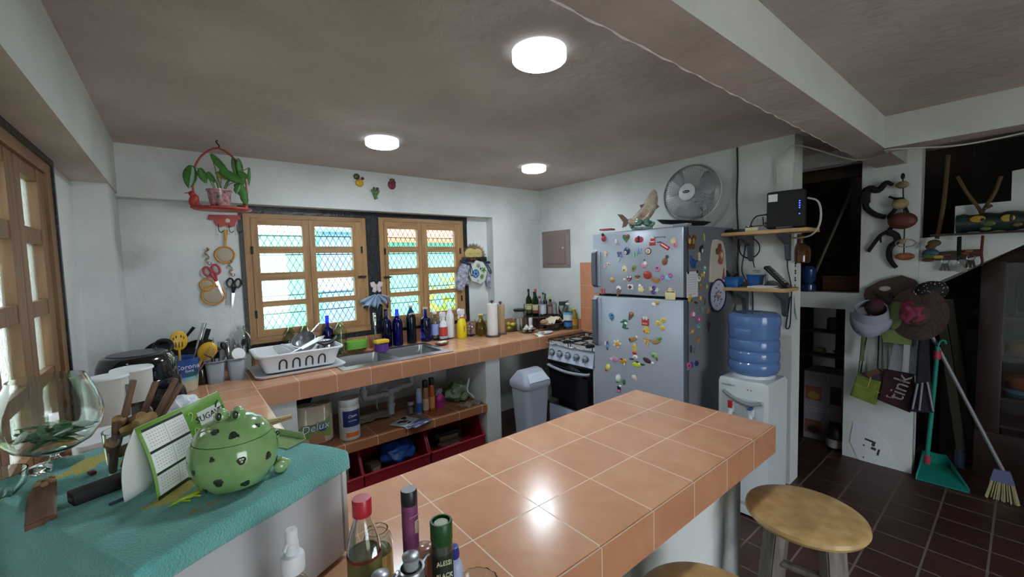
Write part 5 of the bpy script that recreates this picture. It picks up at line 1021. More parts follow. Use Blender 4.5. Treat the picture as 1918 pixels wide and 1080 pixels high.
wb_ = bottle('water_bottle', 'clear water bottle with a blue and white label beside the stove', 'bottle', 3.285, 3.13, 0.93, 0.052, 0.285, M_glass, 'plastic', cap=(M_white, 0.5, 0.05), lab=(pm('#cdd6da'), 0.36, 0.62), lab2=(pm('#2f6fae'), 0.13, 0.30))
m = MB(); m.lathe([(0.0535, 0.165), (0.0545, 0.165), (0.0545, 0.19), (0.0535, 0.19)], n=24, closed=True); m.build('label_stripe', pm('#5fa8c8'), wb_)
bottle('oil_bottle', 'yellow cooking oil bottle at the right end of the counter', 'bottle', 3.335, 3.085, 0.93, 0.038, 0.225, mat('oil_yellow', '#c9b24c', 0.12, trans=0.7), 'plastic', cap=(pm('#d4c84a'), 0.5, 0.06), lab=(pm('#b8803a'), 0.2, 0.5), solid=True)

# ---------------- microwave with towel, at the near left corner of the counter ----------------
mw = thing('microwave', 'white microwave oven under the turquoise towel on the near left counter corner', 'microwave', (-0.039, 1.275, 0.93), 0.475)
M_mw = mat('microwave_white', '#b6b8bc', 0.4)
MB().box((-0.008, 0, 0.14), (0.42, 0.655, 0.252), bev=0.006).build('body', M_mw, mw)
MB().box((0.2125, 0, 0.14), (0.014, 0.655, 0.252), bev=0.004).build('door', mat('door_white', '#c6c6c2', 0.35), mw)
for x in (-0.17, 0.16):
    for y in (-0.28, 0.28): MB().cyl((x, y, 0), (x, y, 0.016), 0.018, n=12).build('foot', M_blackp, mw)
MB().box((0.2235, 0.25, 0.14), (0.010, 0.10, 0.20), bev=0.002).build('control_panel', M_blackp, mw)
# towel: draped over the top, hanging over two sides; yellow printed shapes are a second material of the same mesh
M_tow = mat('turquoise_towel', '#4ba8a1', 0.95, col2='#6cc6be', scale=5, bump=0.9, bscale=260, sheen=0.5)
M_towy = mat('towel_print_yellow', '#cfc040', 0.95, bump=0.9, bscale=260, sheen=0.4)
M_towo = mat('towel_print_orange', '#a88a3c', 0.95, bump=0.9, bscale=260, sheen=0.4)
tw = thing('towel', 'turquoise bath towel with yellow printed figures spread over the microwave', 'towel', (-0.039, 1.275, 1.1985), 0.475)
rnd = random.Random(2); m = MB(); NS, NT = 96, 110; hx, hy = 0.2185, 0.33; ovx, ovy = 0.24, 0.045
prints = [((-0.029, 1.133, 1.206), 0.065, 0.024, 0.75, 1), ((0.01, 1.173, 1.206), 0.05, 0.03, 0.6, 1), ((-0.199, 1.452, 1.206), 0.07, 0.032, 0.9, 1), ((-0.247, 1.586, 1.206), 0.03, 0.012, 0.5, 1), ((-0.002, 1.014, 1.206), 0.014, 0.007, 0.4, 2), ((0.025, 1.027, 1.206), 0.014, 0.006, 0.4, 2), ((-0.043, 1.093, 1.206), 0.022, 0.012, 0.3, 1)]
ca, sa = math.cos(-0.475), math.sin(-0.475); lp = []
for q, a, b, an, mi in prints: dx, dy = q[0]+0.039, q[1]-1.275; lp.append((dx*ca-dy*sa, dx*sa+dy*ca, a, b, an-0.475, mi))
rows = []; uvs = []
for i in range(NS+1):
    s = hx-(2*hx+ovx)*i/NS; r = []
    for j in range(NT+1):
        t = hy-(2*hy+ovy)*j/NT; ox, oy = max(0, -hx-s), max(0, -hy-t)
        x = max(s, -hx); y = max(t, -hy); k = 0.006
        zz = 0.004-max(0, ox-0.004, oy-0.004)
        if ox: x -= k*(1-math.exp(-ox*120))+0.10*ox+0.02*ox*math.sin(y*22)
        if oy: y -= k*(1-math.exp(-oy*120))+0.05*oy
        zz += 0.0022*math.sin(x*19+y*7)+0.0016*math.sin(y*31-x*11)
        r.append((x, y, zz+0.0022)); 
    rows.append(r)
m.sheet(rows)
wob = [rnd.uniform(0, 6) for _ in lp]
for f in m.b.faces:
    c = f.calc_center_median()
    if c.z < -0.02: continue
    for (qx, qy, a, b, an, mi), w in zip(lp, wob):
        dx, dy = c.x-qx, c.y-qy; u = dx*math.cos(an)+dy*math.sin(an); v = -dx*math.sin(an)+dy*math.cos(an)
        if (u/a)**2+(v/b)**2 < 1+0.35*math.sin(5*math.atan2(v/b, u/a)+w): f.material_index = mi
m.build('cloth', [M_tow, M_towy, M_towo], tw, solid=0.006)
ZT = 1.2065
# ---------------- frog cookie jar ----------------
M_frog = mat('frog_glaze', '#6a9353', 0.16, col2='#88a972', scale=14, coat=0.6); M_spot = mat('frog_spots', '#1f2e1c', 0.2, coat=0.5)
fg = thing('frog_jar', 'green ceramic frog cookie jar with dark spots on the turquoise towel', 'cookie jar', (0.072, 1.09, ZT+0.002)); fg.scale = (0.86, 0.86, 1.06)
PB = [(0, 0), (0.055, 0), (0.075, 0.008), (0.094, 0.035), (0.100, 0.062), (0.096, 0.088), (0.088, 0.102), (0.084, 0.102), (0.080, 0.095), (0, 0.09)]
PL = [(0.0805, 0.100), (0.0865, 0.1035), (0.082, 0.113), (0.068, 0.127), (0.045, 0.137), (0.02, 0.141), (0, 0.1415)]
def rad(P, z):
    for (r0, z0), (r1, z1) in zip(P, P[1:]):
        if z0 <= z <= z1 and z1 > z0: return r0+(r1-r0)*(z-z0)/(z1-z0)
    return 0.05
def spots(m, P, lst):
    for dx, z, w in lst:
        R = rad(P, z); y = -math.sqrt(max(R*R-dx*dx, 0.0001)); n = Vector((dx, y, (z-0.06)*0.8)).normalized()
        q = n.to_track_quat('Z', 'Y').to_matrix().to_4x4()
        m.mi = 1
        for k in range(3):
            o = Vector((0.003*math.cos(k*2.1+dx*90), 0.003*math.sin(k*2.1+dx*90), 0)); m.ell(Vector((dx, y, z))+q.to_3x3() @ o, (w, w*0.75, 0.0018), 10, M=q)
        m.mi = 0
m = MB(); m.lathe(PB, n=48); spots(m, PB, [(0.006, 0.073, 0.0075), (-0.041, 0.038, 0.0085), (0.065, 0.062, 0.0075), (0.012, 0.022, 0.008), (-0.086, 0.06, 0.005), (-0.066, 0.018, 0.005), (0.09, 0.035, 0.006), (-0.05, 0.085, 0.004)]); m.build('body', [M_frog, M_spot], fg, angle=60)
m = MB(); m.lathe(PL, n=48); spots(m, PL, [(-0.004, 0.119, 0.009), (-0.040, 0.128, 0.008), (0.05, 0.124, 0.005)]); lid = m.build('lid', [M_frog, M_spot], fg, angle=60)
for x, y in ((-0.022, 0.0), (0.012, -0.012)):
    m = MB(); m.ell((x, y, 0.146), (0.017, 0.019, 0.016), 18); m.mi = 1; m.ell((x-0.006, y-0.0155, 0.149), (0.007, 0.005, 0.0085), 12); m.build('eye', [M_frog, M_spot], lid)
m = MB(); m.ell((0.092, -0.005, 0.083), (0.012, 0.014, 0.013), 14); m.mi = 1; m.ell((0.097, -0.016, 0.087), (0.005, 0.004, 0.006), 10); m.build('nostril_bump', [M_frog, M_spot], fg)
m = MB()
for dx, dy in ((0, -0.012), (0.010, 0.002), (0.004, 0.015)): m.ell((0.098+dx, -0.012+dy, 0.013), (0.018, 0.010, 0.0125), 12)
m.build('foot', M_frog, fg)
m = MB(); m.tube(arc((0, 0, 0.099), 0.0875, 0.05, 1.3, 12), 0.003, n=8); m.build('mouth', pm('#a8785c', 0.3), fg)
# ---------------- desk calendar ----------------
dc = thing('desk_calendar', 'tent shaped green and white desk calendar beside the frog jar', 'calendar', (-0.089, 1.128, ZT+0.001), math.atan2(0.79, 0.61)); dc.scale = (1.19, 1.0, 1.03)
M_cgreen = mat('calendar_green', '#528a2e', 0.45, col2='#76a63c', scale=6); M_cdark = pm('#1c3020', 0.45); M_cw = pm('#dfe2de', 0.5)
L_, H_ = 0.205, 0.15; ang = math.atan2(0.034, H_)
def tent(y0, y1, bow, mt, name):
    m = MB(); rows = []
    for i in range(11):
        f = i/10; y = y0*(1-f)+y1*f+bow*math.sin(PI*f); rows.append([(0, y, H_*f+0.001), (L_, y, H_*f+0.001)])
    m.sheet(rows); return m.build(name, mt, dc, solid=0.0016)
fb = tent(-0.033, 0.0, -0.008, M_cgreen, 'front_board'); tent(0.034, 0.001, 0.014, M_cw, 'back_board')
def on_board(m, x0, x1, f0, f1, lift):
    n = 5; rows = []
    for i in range(n+1):
        f = f0+(f1-f0)*i/n; y = -0.033*(1-f)-0.008*math.sin(PI*f)-lift; rows.append([(x0, y, H_*f+0.001), (x1, y, H_*f+0.001)])
    m.sheet(rows)
m = MB(); on_board(m, 0.006, 0.098, 0.05, 0.955, 0.0012); pg = m.build('month_page', M_cw, dc)
m = MB(); on_board(m, 0.002, 0.203, 0.0, 0.05, 0.0010); m.build('dark_base_strip', M_cdark, dc)
for r in range(3):
    z1 = 0.955-r*0.30
    m = MB(); on_board(m, 0.006, 0.098, z1-0.035, z1, 0.0016); m.build('month_header', M_cdark, pg)
    for c in range(2):
        m = MB()
        for a in range(5):
            for b in range(7):
                x = 0.012+c*0.046+b*0.0056; f = z1-0.075-a*0.042; on_board(m, x, x+0.0024, f-0.008, f, 0.0016)
        m.build('day_numbers', pm('#6a7076'), pg, smooth=False)
m = MB(); on_board(m, 0.0518, 0.0526, 0.05, 0.955, 0.0015); m.build('page_rule', pm('#7d8a6a'), pg)
tl = math.atan2(0.033, H_)
def btext(s, x, f, size, mt, roll=0.0, lift=0.002, name='lettering', sx=1.0):
    y = -0.033*(1-f)-0.008*math.sin(PI*f)-lift; e = Matrix.Rotation(PI/2-tl, 4, 'X') @ Matrix.Rotation(roll, 4, 'Z')
    return text(name, s, size, mt, fb, (x, y, H_*f), e.to_euler(), 0.0003, sx=sx)
m = MB(); on_board(m, 0.128, 0.196, 0.64, 0.84, 0.0013); m.build('logo_patch', M_cw, fb)
btext('SUGAVEL', 0.163, 0.74, 0.0205, M_cdark, 0, 0.002, 'logo_lettering')
m = MB(); m.tube(spline([(0.180, -0.013, 0.120), (0.184, -0.012, 0.130), (0.190, -0.011, 0.134)], 4), 0.0016, n=6); m.build('logo_leaf', M_cdark, fb)
m = MB(); m.tube([(0.118, -0.0145, 0.088), (0.118, -0.0115, 0.110), (0.126, -0.0095, 0.124), (0.134, -0.0115, 0.110), (0.134, -0.0145, 0.088)], 0.0015, n=6, closed=True); m.build('logo_bag', M_cw, fb)
for k, s in enumerate('202'): btext(s, 0.113, 0.82-k*0.24, 0.034, pm('#a8cf6a'), -PI/2*0.0, 0.0018, 'year_digit')
for k in range(4): m = MB(); on_board(m, 0.14, 0.196-0.01*(k % 2), 0.56-k*0.05, 0.575-k*0.05, 0.0014); m.build('small_print', pm('#c8dca8'), fb)
# ---------------- glass goblet with leaves ----------------
gx, gy = -0.268, 1.50
gg = thing('glass_goblet', 'giant clear brandy glass with leaves in it at the left of the towel', 'goblet', (gx, gy, ZT)); gg.scale = (0.78, 0.78, 0.78)
PO = [(0, 0.0), (0.066, 0.0), (0.067, 0.003), (0.05, 0.010), (0.02, 0.018), (0.011, 0.028), (0.010, 0.036), (0.016, 0.044), (0.05, 0.052), (0.09, 0.075), (0.115, 0.115), (0.122, 0.155), (0.118, 0.195), (0.104, 0.24), (0.086, 0.286)]
PI_ = [(0.084, 0.286), (0.102, 0.24), (0.1155, 0.195), (0.1195, 0.155), (0.1125, 0.115), (0.0875, 0.077), (0.048, 0.056), (0, 0.052)]
MB().lathe(PO+PI_, n=56).build('glass', M_glass, gg, angle=60)
rnd = random.Random(12); lf = None; M_lf = mat('dark_leaf', '#2e5a30', 0.5, col2='#5d9058', scale=30); M_pb = pm('#b9c4b4', 0.25)
for i in range(52):
    a = rnd.uniform(0, 2*PI); z = rnd.uniform(0.082, 0.125); r = rnd.uniform(0.01, 0.085)*(0.6+z*3.2)
    if lf is None:
        lf = thing('leaf', 'dark green leaf lying in the bowl of the giant brandy glass', 'leaf', (0, 0, 0), group='leaves in the giant glass')
        m = MB(); m.prism([(-0.028, 0, 0), (-0.014, 0.006, 0.002), (0.006, 0.008, 0.002), (0.03, 0, 0), (0.006, -0.008, 0.002), (-0.014, -0.006, 0.002)], (0, 0, 0.0012)); m.build('blade', M_lf, lf)
        MB().tube([(-0.028, 0, 0.0006), (-0.04, 0.002, 0.001)], 0.0008, n=5).build('stalk', M_lf, lf); o = lf
    else: o = copy_tree(lf)
    rm = rad([(0.03, 0.06), (0.0875, 0.077), (0.1125, 0.115), (0.1195, 0.155)], z)-0.034
    r = min(r, rm)*0.72; o.scale = (1.05, 0.95, 0.9); o.location = (gx+r*math.cos(a), gy+r*math.sin(a), ZT+z*0.78); o.rotation_euler = (rnd.uniform(-0.5, 0.5), rnd.uniform(-0.4, 0.4), rnd.uniform(0, 6))
pb0 = None
for i in range(11):
    a = i*0.72+0.3; r = 0.026+0.016*(i % 3); z = 0.072+0.006*(i % 3)
    o = MB().ell((0, 0, 0), (0.022, 0.011, 0.004), 12).build('pebble', M_pb); o.location = (gx+r*math.cos(a), gy+r*math.sin(a), ZT+z+0.012); o.rotation_euler = (rnd.uniform(-.4, .4), rnd.uniform(-.4, .4), rnd.uniform(0, 6))
    tag(o, 'flat pale glass pebble among the leaves in the giant brandy glass', 'pebble', 'pebbles in the giant glass')
gd = thing('glass_dish', 'low clear glass dish at the far left edge of the towel', 'dish', (-0.335, 1.372, ZT)); MB().lathe([(0, 0), (0.03, 0), (0.048, 0.02), (0.052, 0.05), (0.049, 0.05), (0.045, 0.022), (0.028, 0.004), (0, 0.004)], n=32, sx=0.95).build('dish', M_glass, gd)
# ---------------- tumbler with sticks and corks ----------------
tx, ty = -0.122, 1.33
tu = thing('tumbler', 'glass tumbler holding wooden sticks and corks behind the calendar', 'tumbler', (tx, ty, ZT+0.001)); MB().lathe([(0, 0), (0.033, 0), (0.035, 0.004), (0.041, 0.105), (0.0385, 0.105), (0.0325, 0.008), (0, 0.006)], n=32).build('glass', M_glass, tu)
M_stick = wood('dark_stick', '#4f3526', '#7d5a42', 0.6, 2, 20); M_cork = mat('cork', '#94764e', 0.85, col2='#b0935f', scale=60)
for i, (dx, dy, lx, ly, hh, lab) in enumerate(((-0.02, 0.0, 0.25, 0.1, 0.21, 'brown wooden stick in the tumbler, leftmost and tallest'), (0.0, 0.015, 0.38, 0.15, 0.20, 'brown wooden stick in the tumbler, second from the left'), (0.012, 0.0, 0.52, 0.1, 0.215, 'brown wooden stick in the tumbler, third from the left'), (0.015, 0.014, 0.62, 0.2, 0.20, 'brown wooden stick in the tumbler, rightmost one'), (-0.015, -0.012, 0.12, -0.05, 0.12, 'short dark stick in the front of the tumbler'), (0.005, -0.018, 0.45, -0.2, 0.115, 'short slanting stick at the front right of the tumbler'))):
    m = MB(); m.box((0, 0, hh/2), (0.016, 0.011, hh), bev=0.003); o = m.build('wooden_stick', M_stick); o.location = (tx+dx-0.01, ty+dy, ZT+0.012); o.rotation_euler = Vector((lx, ly, 1)).to_track_quat('Z', 'Y').to_euler(); tag(o, lab, 'stick', 'sticks in the tumbler')
for i, (dx, dy, dz, rx, rz, lab) in enumerate(((0.012, -0.008, 0.105, 1.35, 1.9, 'wine cork lying across the front of the tumbler rim'), (0.02, 0.01, 0.120, 1.2, 0.6, 'wine cork on top at the right of the tumbler'), (-0.012, 0.012, 0.112, 0.5, 0.3, 'wine cork standing in the back of the tumbler'), (0.036, -0.008, 0.118, 1.45, 2.4, 'wine cork at the far right over the tumbler rim'), (-0.024, -0.006, 0.075, 1.0, 0.2, 'wine cork low at the left inside the tumbler'), (0.005, -0.005, 0.06, 1.2, 1.2, 'wine cork in the middle inside the tumbler'))):
    o = MB().cyl((0, 0, -0.022), (0, 0, 0.022), 0.0115, 0.0125, 16).build('cork', M_cork); o.location = (tx+dx, ty+dy, ZT+dz); o.rotation_euler = (rx, 0, rz); tag(o, lab, 'cork', 'corks in the tumbler')
# ---------------- small things on the towel ----------------
ub = thing('power_adapter', 'black rectangular adapter with a USB socket on the towel', 'adapter', (-0.158, 1.232, ZT+0.002), 0.42); MB().box((0, 0, 0.013), (0.095, 0.036, 0.026), bev=0.003).build('case', M_blackm, ub)
MB().box((-0.0478, -0.002, 0.012), (0.002, 0.014, 0.006)).build('usb_socket', pm('#8a8470', 0.3, metal=0.8), ub)
bs = thing('bark_piece', 'flat brown piece of polished bark with a pale crumbly end on the towel', 'bark', (-0.246, 1.245, ZT+0.002), -1.42)
m = MB(); m.prism([(-0.13, -0.012, 0), (-0.12, 0.02, 0), (0.09, 0.021, 0), (0.10, -0.02, 0), (-0.05, -0.022, 0)], (0, 0, 0.013), bev=0.003); m.build('slab', wood('bark', '#43281d', '#6b4632', 0.3, 0, 14, coat=0.5), bs)
m = MB(); rnd = random.Random(3)
for i in range(10): m.ell((-0.105+rnd.uniform(-.018, .02), rnd.uniform(-.012, .018), 0.015), (0.007, 0.006, 0.005), 7)
m.build('crumbly_end', pm('#a0835c', 0.9), bs).location = (0, 0, 0)
bs.rotation_euler = (0, 0, -1.42)
gk = thing('toy_gecko', 'small lime green rubber gecko on the towel left of the frog jar', 'toy', (-0.018, 1.072, ZT+0.002), 0.5)
m = MB(); m.tube(spline([(-0.03, 0, 0.003), (-0.012, 0.003, 0.005), (0.01, -0.002, 0.006), (0.024, 0.002, 0.005)], 5), [0.0015]*3+[0.003]*4+[0.005]*6+[0.006]*3, n=8)
for x, s in ((-0.008, 1), (-0.008, -1), (0.012, 1), (0.012, -1)): m.tube([(x, 0, 0.004), (x+0.004, s*0.010, 0.004), (x+0.010, s*0.014, 0.002)], 0.0022, n=6)
m.build('body', pm('#9fb82e', 0.35), gk)
lc = thing('green_card', 'pale green folded card lying on the towel corner right of the frog jar', 'card', (0.185, 1.30, ZT+0.003), -0.75); m = MB(); m.prism([(-0.075, -0.028, 0.0), (0.085, -0.028, 0.0), (0.085, 0.028, 0.003), (-0.075, 0.028, 0.003)], (0.0, 0.0, 0.002)); m.build('card', pm('#7d9a62', 0.6), lc); m = MB(); m.prism([(-0.075, 0.0275, 0.003), (0.085, 0.0275, 0.003), (0.075, 0.03, 0.02), (-0.075, 0.03, 0.02)], (0, 0.002, 0)); m.build('folded_edge', pm('#8fa878', 0.6), lc)
lc.location = (0.175, 1.28, ZT+0.003); lc.rotation_euler = (0, 0, -1.05)
pp = thing('clothespin', 'wooden clothespin clipped on the pale green card behind the frog jar', 'clothespin', (0.20, 1.345, ZT+0.028), 0.25); m = MB(); m.prism([(-0.035, -0.005, 0), (0.035, -0.005, 0.002), (0.035, -0.005, 0.007), (-0.035, -0.005, 0.009)], (0, 0.010, 0)); m.build('arm', pm('#8a7448'), pp); m = MB(); m.prism([(-0.035, -0.005, 0.010), (0.035, -0.005, 0.0085), (0.035, -0.005, 0.013), (-0.03, -0.005, 0.018)], (0, 0.010, 0)); m.build('arm', pm('#a8905c'), pp); m = MB(); m.tube([(0, -0.006, 0.009), (0, 0.006, 0.009)], 0.004, n=8); m.build('spring', M_steel, pp)
rb = MB().box((0, 0, 0.004), (0.012, 0.018, 0.008), bev=0.002).build('red_crumb', pm('#6a2a34')); rb.location = (-0.189, 1.371, 1.207); rb.rotation_euler = (0, 0, 0.5); tag(rb, 'tiny dark red scrap on the towel between the goblet and the tumbler', 'scrap')
bkp = MB().box((0, 0, 0.003), (0.03, 0.005, 0.005), bev=0.001).build('pencil_stub', pm('#1f2a4a')); bkp.location = (-0.126, 1.164, 1.207); bkp.rotation_euler = (0, 0, 0.4); tag(bkp, 'tiny dark blue stub on the towel in front of the calendar', 'pencil stub')
# ---------------- pump bottle in front of the microwave ----------------
pu = bottle('pump_bottle', 'clear bottle with a white pump in front of the microwave', 'bottle', 0.133, 0.842, 0.93, 0.034, 0.165, M_glass, 'tall'); pu.scale = (1, 1, 1.18)
m = MB(); m.lathe([(0, 0.158), (0.0195, 0.158), (0.0205, 0.161), (0.0205, 0.182), (0.0185, 0.186), (0.0125, 0.188), (0.0115, 0.205), (0, 0.206)], n=24); hd = m.build('pump_collar', M_white, pu)
m = MB(); m.lathe([(0, 0.204), (0.0105, 0.204), (0.0105, 0.224), (0.0095, 0.2265), (0, 0.227)], n=20); m.tube([(0, 0, 0.205), (-0.010, -0.008, 0.206), (-0.016, -0.013, 0.200)], 0.0035, n=8); m.build('pump_head', M_white, hd)
# ---------------- bottles and shakers on the near end of the bar ----------------
M_liq = mat('pale_yellow_liquid', '#f3e9b0', 0.05, trans=0.9, ior=1.33)
ob = bottle('oil_bottle', 'clear bottle of pale yellow oil with a red screw cap on the bar', 'bottle', 0.272, 0.868, 0.93, 0.035, 0.275, M_glass, 'rum', liquid=(M_liq, 0.60)); ob.scale = (1, 1, 0.86)
MB().lathe([(0.0, 0.262), (0.0195, 0.262), (0.020, 0.266), (0.020, 0.300), (0.0185, 0.304), (0, 0.304)], n=30).build('cap', pm('#b02430', 0.3), ob)
MB().lathe([(0.0348, 0.03), (0.0356, 0.03), (0.0356, 0.165), (0.0348, 0.165)], n=32, closed=True).build('label', mat('label_olive', '#6f6a3a', 0.6, var=0.2, scale=30), ob)
MB().lathe([(0.0354, 0.160), (0.0359, 0.160), (0.0359, 0.168), (0.0354, 0.168)], n=32, closed=True).build('label_edge', pm('#7a2a22'), ob)
text('label_lettering', 'Ba', 0.045, pm('#2a2a26'), ob, (0.0, -0.0365, 0.095), (PI/2, 0, 0.0), 0.0006)
mg = bottle('margarita_glass', 'round glass of pale yellow drink behind the red capped bottle', 'glass', 0.317, 0.915, 0.93, 0.034, 0.165, M_glass, 'jar', liquid=(M_liq, 0.6))
gm = thing('pepper_grinder', 'purple spice grinder with a black cap, tallest of the shakers on the bar', 'grinder', (0.378, 0.868, 0.93)); gm.scale = (1, 1, 1.12)
MB().lathe([(0, 0), (0.0175, 0), (0.018, 0.003), (0.018, 0.155), (0, 0.155)], n=28).build('glass_body', M_glass, gm)
MB().lathe([(0.0179, 0.085), (0.0184, 0.085), (0.0184, 0.185), (0.0179, 0.185)], n=28, closed=True).build('label', mat('purple_label', '#6a2a62', 0.5, col2='#8a4a6a', scale=25), gm)
MB().lathe([(0, 0.155), (0.0179, 0.155), (0.0179, 0.184), (0.0186, 0.186), (0.0186, 0.212), (0.017, 0.215), (0, 0.215)], n=28).build('cap', pm('#22252c', 0.35), gm)
text('label_lettering', 'Carmencita', 0.0058, pm('#d8a0a8'), gm, (0.003, -0.0192, 0.165), (PI/2, 0, 0.16), 0.0004)
m = MB(); m.box((0.008, -0.0165, 0.14), (0.010, 0.004, 0.026), bev=0.001); m.build('label_picture', pm('#c8b8a0'), gm)
pc_ = thing('peppercorn_jar', 'glass jar of black peppercorns with a dark green cap on the bar', 'jar', (0.418, 0.795, 0.93))
MB().lathe([(0, 0), (0.0225, 0), (0.0235, 0.004), (0.0235, 0.135), (0.0225, 0.14), (0, 0.14)], n=30).build('jar', mat('peppercorns', '#1c221c', 0.3, col2='#4a4a3e', scale=260, coat=0.6), pc_)
MB().lathe([(0, 0.135), (0.0232, 0.135), (0.0232, 0.143), (0.0246, 0.145), (0.0246, 0.184), (0.0232, 0.186), (0.0195, 0.186), (0.0195, 0.177), (0, 0.177)], n=30).build('cap', pm('#1f4a22', 0.4), pc_)
MB().lathe([(0, 0.1772), (0.013, 0.1772), (0.015, 0.181), (0.013, 0.181), (0, 0.180)], n=24).build('grinder_head', pm('#9aa58a', 0.3), pc_)
MB().lathe([(0.0234, 0.03), (0.0239, 0.03), (0.0239, 0.118), (0.0234, 0.118)], n=30, closed=True).build('label', pm('#1f2b22', 0.5), pc_)
for s, z, sz in (('ALESSI', 0.104, 0.0145), ('BLACK', 0.076, 0.0145), ('PEPPERCORNS', 0.060, 0.0105)): text('label_lettering', s, sz, pm('#d8d8b8'), pc_, (-0.0095, -0.0248, z), (PI/2, 0, -0.36), 0.0012, sx=0.8)
M_dsp = mat('satin_steel', '#9a9da2', 0.38, 0.85)
def oil_can(lab, x, y, s, lq):
    o = thing('oil_dispenser', lab, 'oil dispenser', (x, y, 0.93), 0, 'glass oil dispensers on the bar')
    MB().lathe([(0, 0), (0.032*s, 0), (0.034*s, 0.004), (0.033*s, 0.06), (0.024*s, 0.098), (0.0215*s, 0.103), (0.0185*s, 0.103), (0.021*s, 0.097), (0.030*s, 0.06), (0.031*s, 0.008), (0, 0.006)], n=32).build('glass_body', M_glass, o)
    MB().lathe([(0, 0.0065), (0.0295*s, 0.008), (0.0285*s, 0.055), (0, 0.055)], n=28).build('oil', lq, o)
    MB().lathe([(0.0225*s, 0.098), (0.0245*s, 0.098), (0.0245*s, 0.117), (0.0235*s, 0.120), (0.019*s, 0.120), (0.019*s, 0.110), (0.0225*s, 0.110)], n=32, closed=True).build('steel_collar', M_dsp, o)
    st_ = MB().lathe([(0, 0.112), (0.018*s, 0.112), (0.0175*s, 0.117), (0.006*s, 0.124), (0.0045*s, 0.137), (0, 0.137)], n=24).build('black_stopper', M_blackp, o)
    MB().lathe([(0.0125*s, 0.119), (0.0135*s, 0.119), (0.0150*s, 0.146), (0.0140*s, 0.146)], n=24, closed=True).build('clear_sleeve', M_film, o)
    MB().lathe([(0, 0.142), (0.0152*s, 0.142), (0.0155*s, 0.145), (0.012*s, 0.1485), (0, 0.150)], n=26).build('top_button', M_dsp, o)
    m = MB(); m.tube([(0.02*s, 0.005, 0.112), (0.032*s, 0.008, 0.122), (0.038*s, 0.010, 0.121)], 0.005, n=8); m.build('spout', M_dsp, o)
    return o
oil_can('oil dispenser with a steel collar in front of the purple grinder', 0.341, 0.788, 1.18, M_liq)
oil_can('oil dispenser with a steel top at the bottom edge, right of the red capped bottle', 0.272, 0.778, 1.12, mat('dark_oil', '#5a3a1c', 0.05, trans=0.6))
sg = bottle('salt_grinder', 'clear grinder of pink salt behind the peppercorn jar', 'grinder', 0.400, 0.850, 0.93, 0.022, 0.125, mat('pink_salt', '#c08a78', 0.2, trans=0.4), 'can', solid=True)
ss = bottle('salt_shaker', 'small white shaker with a blue top right of the peppercorn jar', 'shaker', 0.452, 0.803, 0.93, 0.019, 0.085, pm('#a8b0cc', 0.35), 'tall', solid=True); MB().lathe([(0, 0.08), (0.012, 0.08), (0.013, 0.085), (0.011, 0.105), (0, 0.108)], n=20).build('top', pm('#28307a', 0.3), ss)
gl = thing('glass_coaster', 'scalloped clear glass dish at the right of the shakers on the bar', 'dish', (0.478, 0.755, 0.93)); m = MB(); m.lathe([(0, 0), (0.04, 0), (0.05, 0.012), (0.053, 0.03), (0.050, 0.03), (0.046, 0.014), (0, 0.005)], n=40)
for v in m.b.verts:
    if v.co.z > 0.01: a = math.atan2(v.co.y, v.co.x); k = 1+0.03*math.cos(14*a); v.co.x *= k; v.co.y *= k
m.build('dish', M_glass, gl)

# ---------------- left wing of the counter ----------------
M_cream2 = mat('appliance_white', '#c3c5bf', 0.4)
cm = thing('coffee_maker', 'white two lobed coffee maker on the left counter behind the microwave', 'coffee maker', (-0.222, 2.42, 0.93), 0.45); cm.scale = (0.73, 0.73, 0.95)
def lobe(m, c, r, z0, z1): m.lathe([(0, z0), (r, z0), (r, z1), (0, z1)], c=c, n=36)
m = MB(); lobe(m, (-0.075, -0.06, 0), 0.082, 0.09, 0.335); wt = m.build('water_tank', M_cream2, cm)
m = MB(); m.box((-0.022, -0.128, 0.235), (0.014, 0.012, 0.14), rz=0.7, bev=0.004); m.build('water_gauge', pm('#5f6468', 0.2), wt)
MB().lathe([(0, 0.335), (0.087, 0.335), (0.088, 0.340), (0.084, 0.347), (0, 0.350)], c=(-0.075, -0.06, 0), n=36).build('tank_lid', M_white, wt)
m = MB(); m.lathe([(0, 0.195), (0.09, 0.195), (0.092, 0.20), (0.094, 0.335), (0, 0.335)], c=(0.075, 0.05, 0), n=36); bb = m.build('brew_basket', M_cream2, cm)
MB().lathe([(0, 0.335), (0.098, 0.335), (0.099, 0.340), (0.094, 0.347), (0, 0.350)], c=(0.075, 0.05, 0), n=36, sx=1.05).build('basket_lid', M_white, bb)
m = MB(); loft(m, [(rrect(0.30, 0.24, 0.08), 0.0), (rrect(0.30, 0.24, 0.08), 0.03), (rrect(0.28, 0.22, 0.08), 0.04)]); m.build('base', M_cream2, cm)
m = MB(); m.bx((-0.12, -0.02, 0.03), (0.02, 0.09, 0.32), bev=0.01); m.build('column', M_cream2, cm)
MB().lathe([(0, 0.042), (0.06, 0.042), (0.075, 0.075), (0.072, 0.14), (0.055, 0.165), (0.055, 0.175), (0.052, 0.175), (0.052, 0.165), (0.07, 0.14), (0.072, 0.075), (0, 0.046)], c=(0.075, 0.03, 0), n=30).build('carafe', M_glass, cm)
sg_ = thing('sugar_box', 'white lidded plastic canister on the left counter by the coffee maker', 'canister', (-0.245, 2.02, 0.93), 0.3)
m = MB(); loft(m, [(rrect(0.13, 0.12, 0.02), 0), (rrect(0.14, 0.13, 0.02), 0.165)]); m.build('body', M_cream2, sg_)
m = MB(); loft(m, [(rrect(0.15, 0.14, 0.025), 0.165), (rrect(0.15, 0.14, 0.025), 0.18), (rrect(0.10, 0.09, 0.02), 0.188), (rrect(0.06, 0.05, 0.02), 0.205)]); m.build('lid', M_white, sg_)
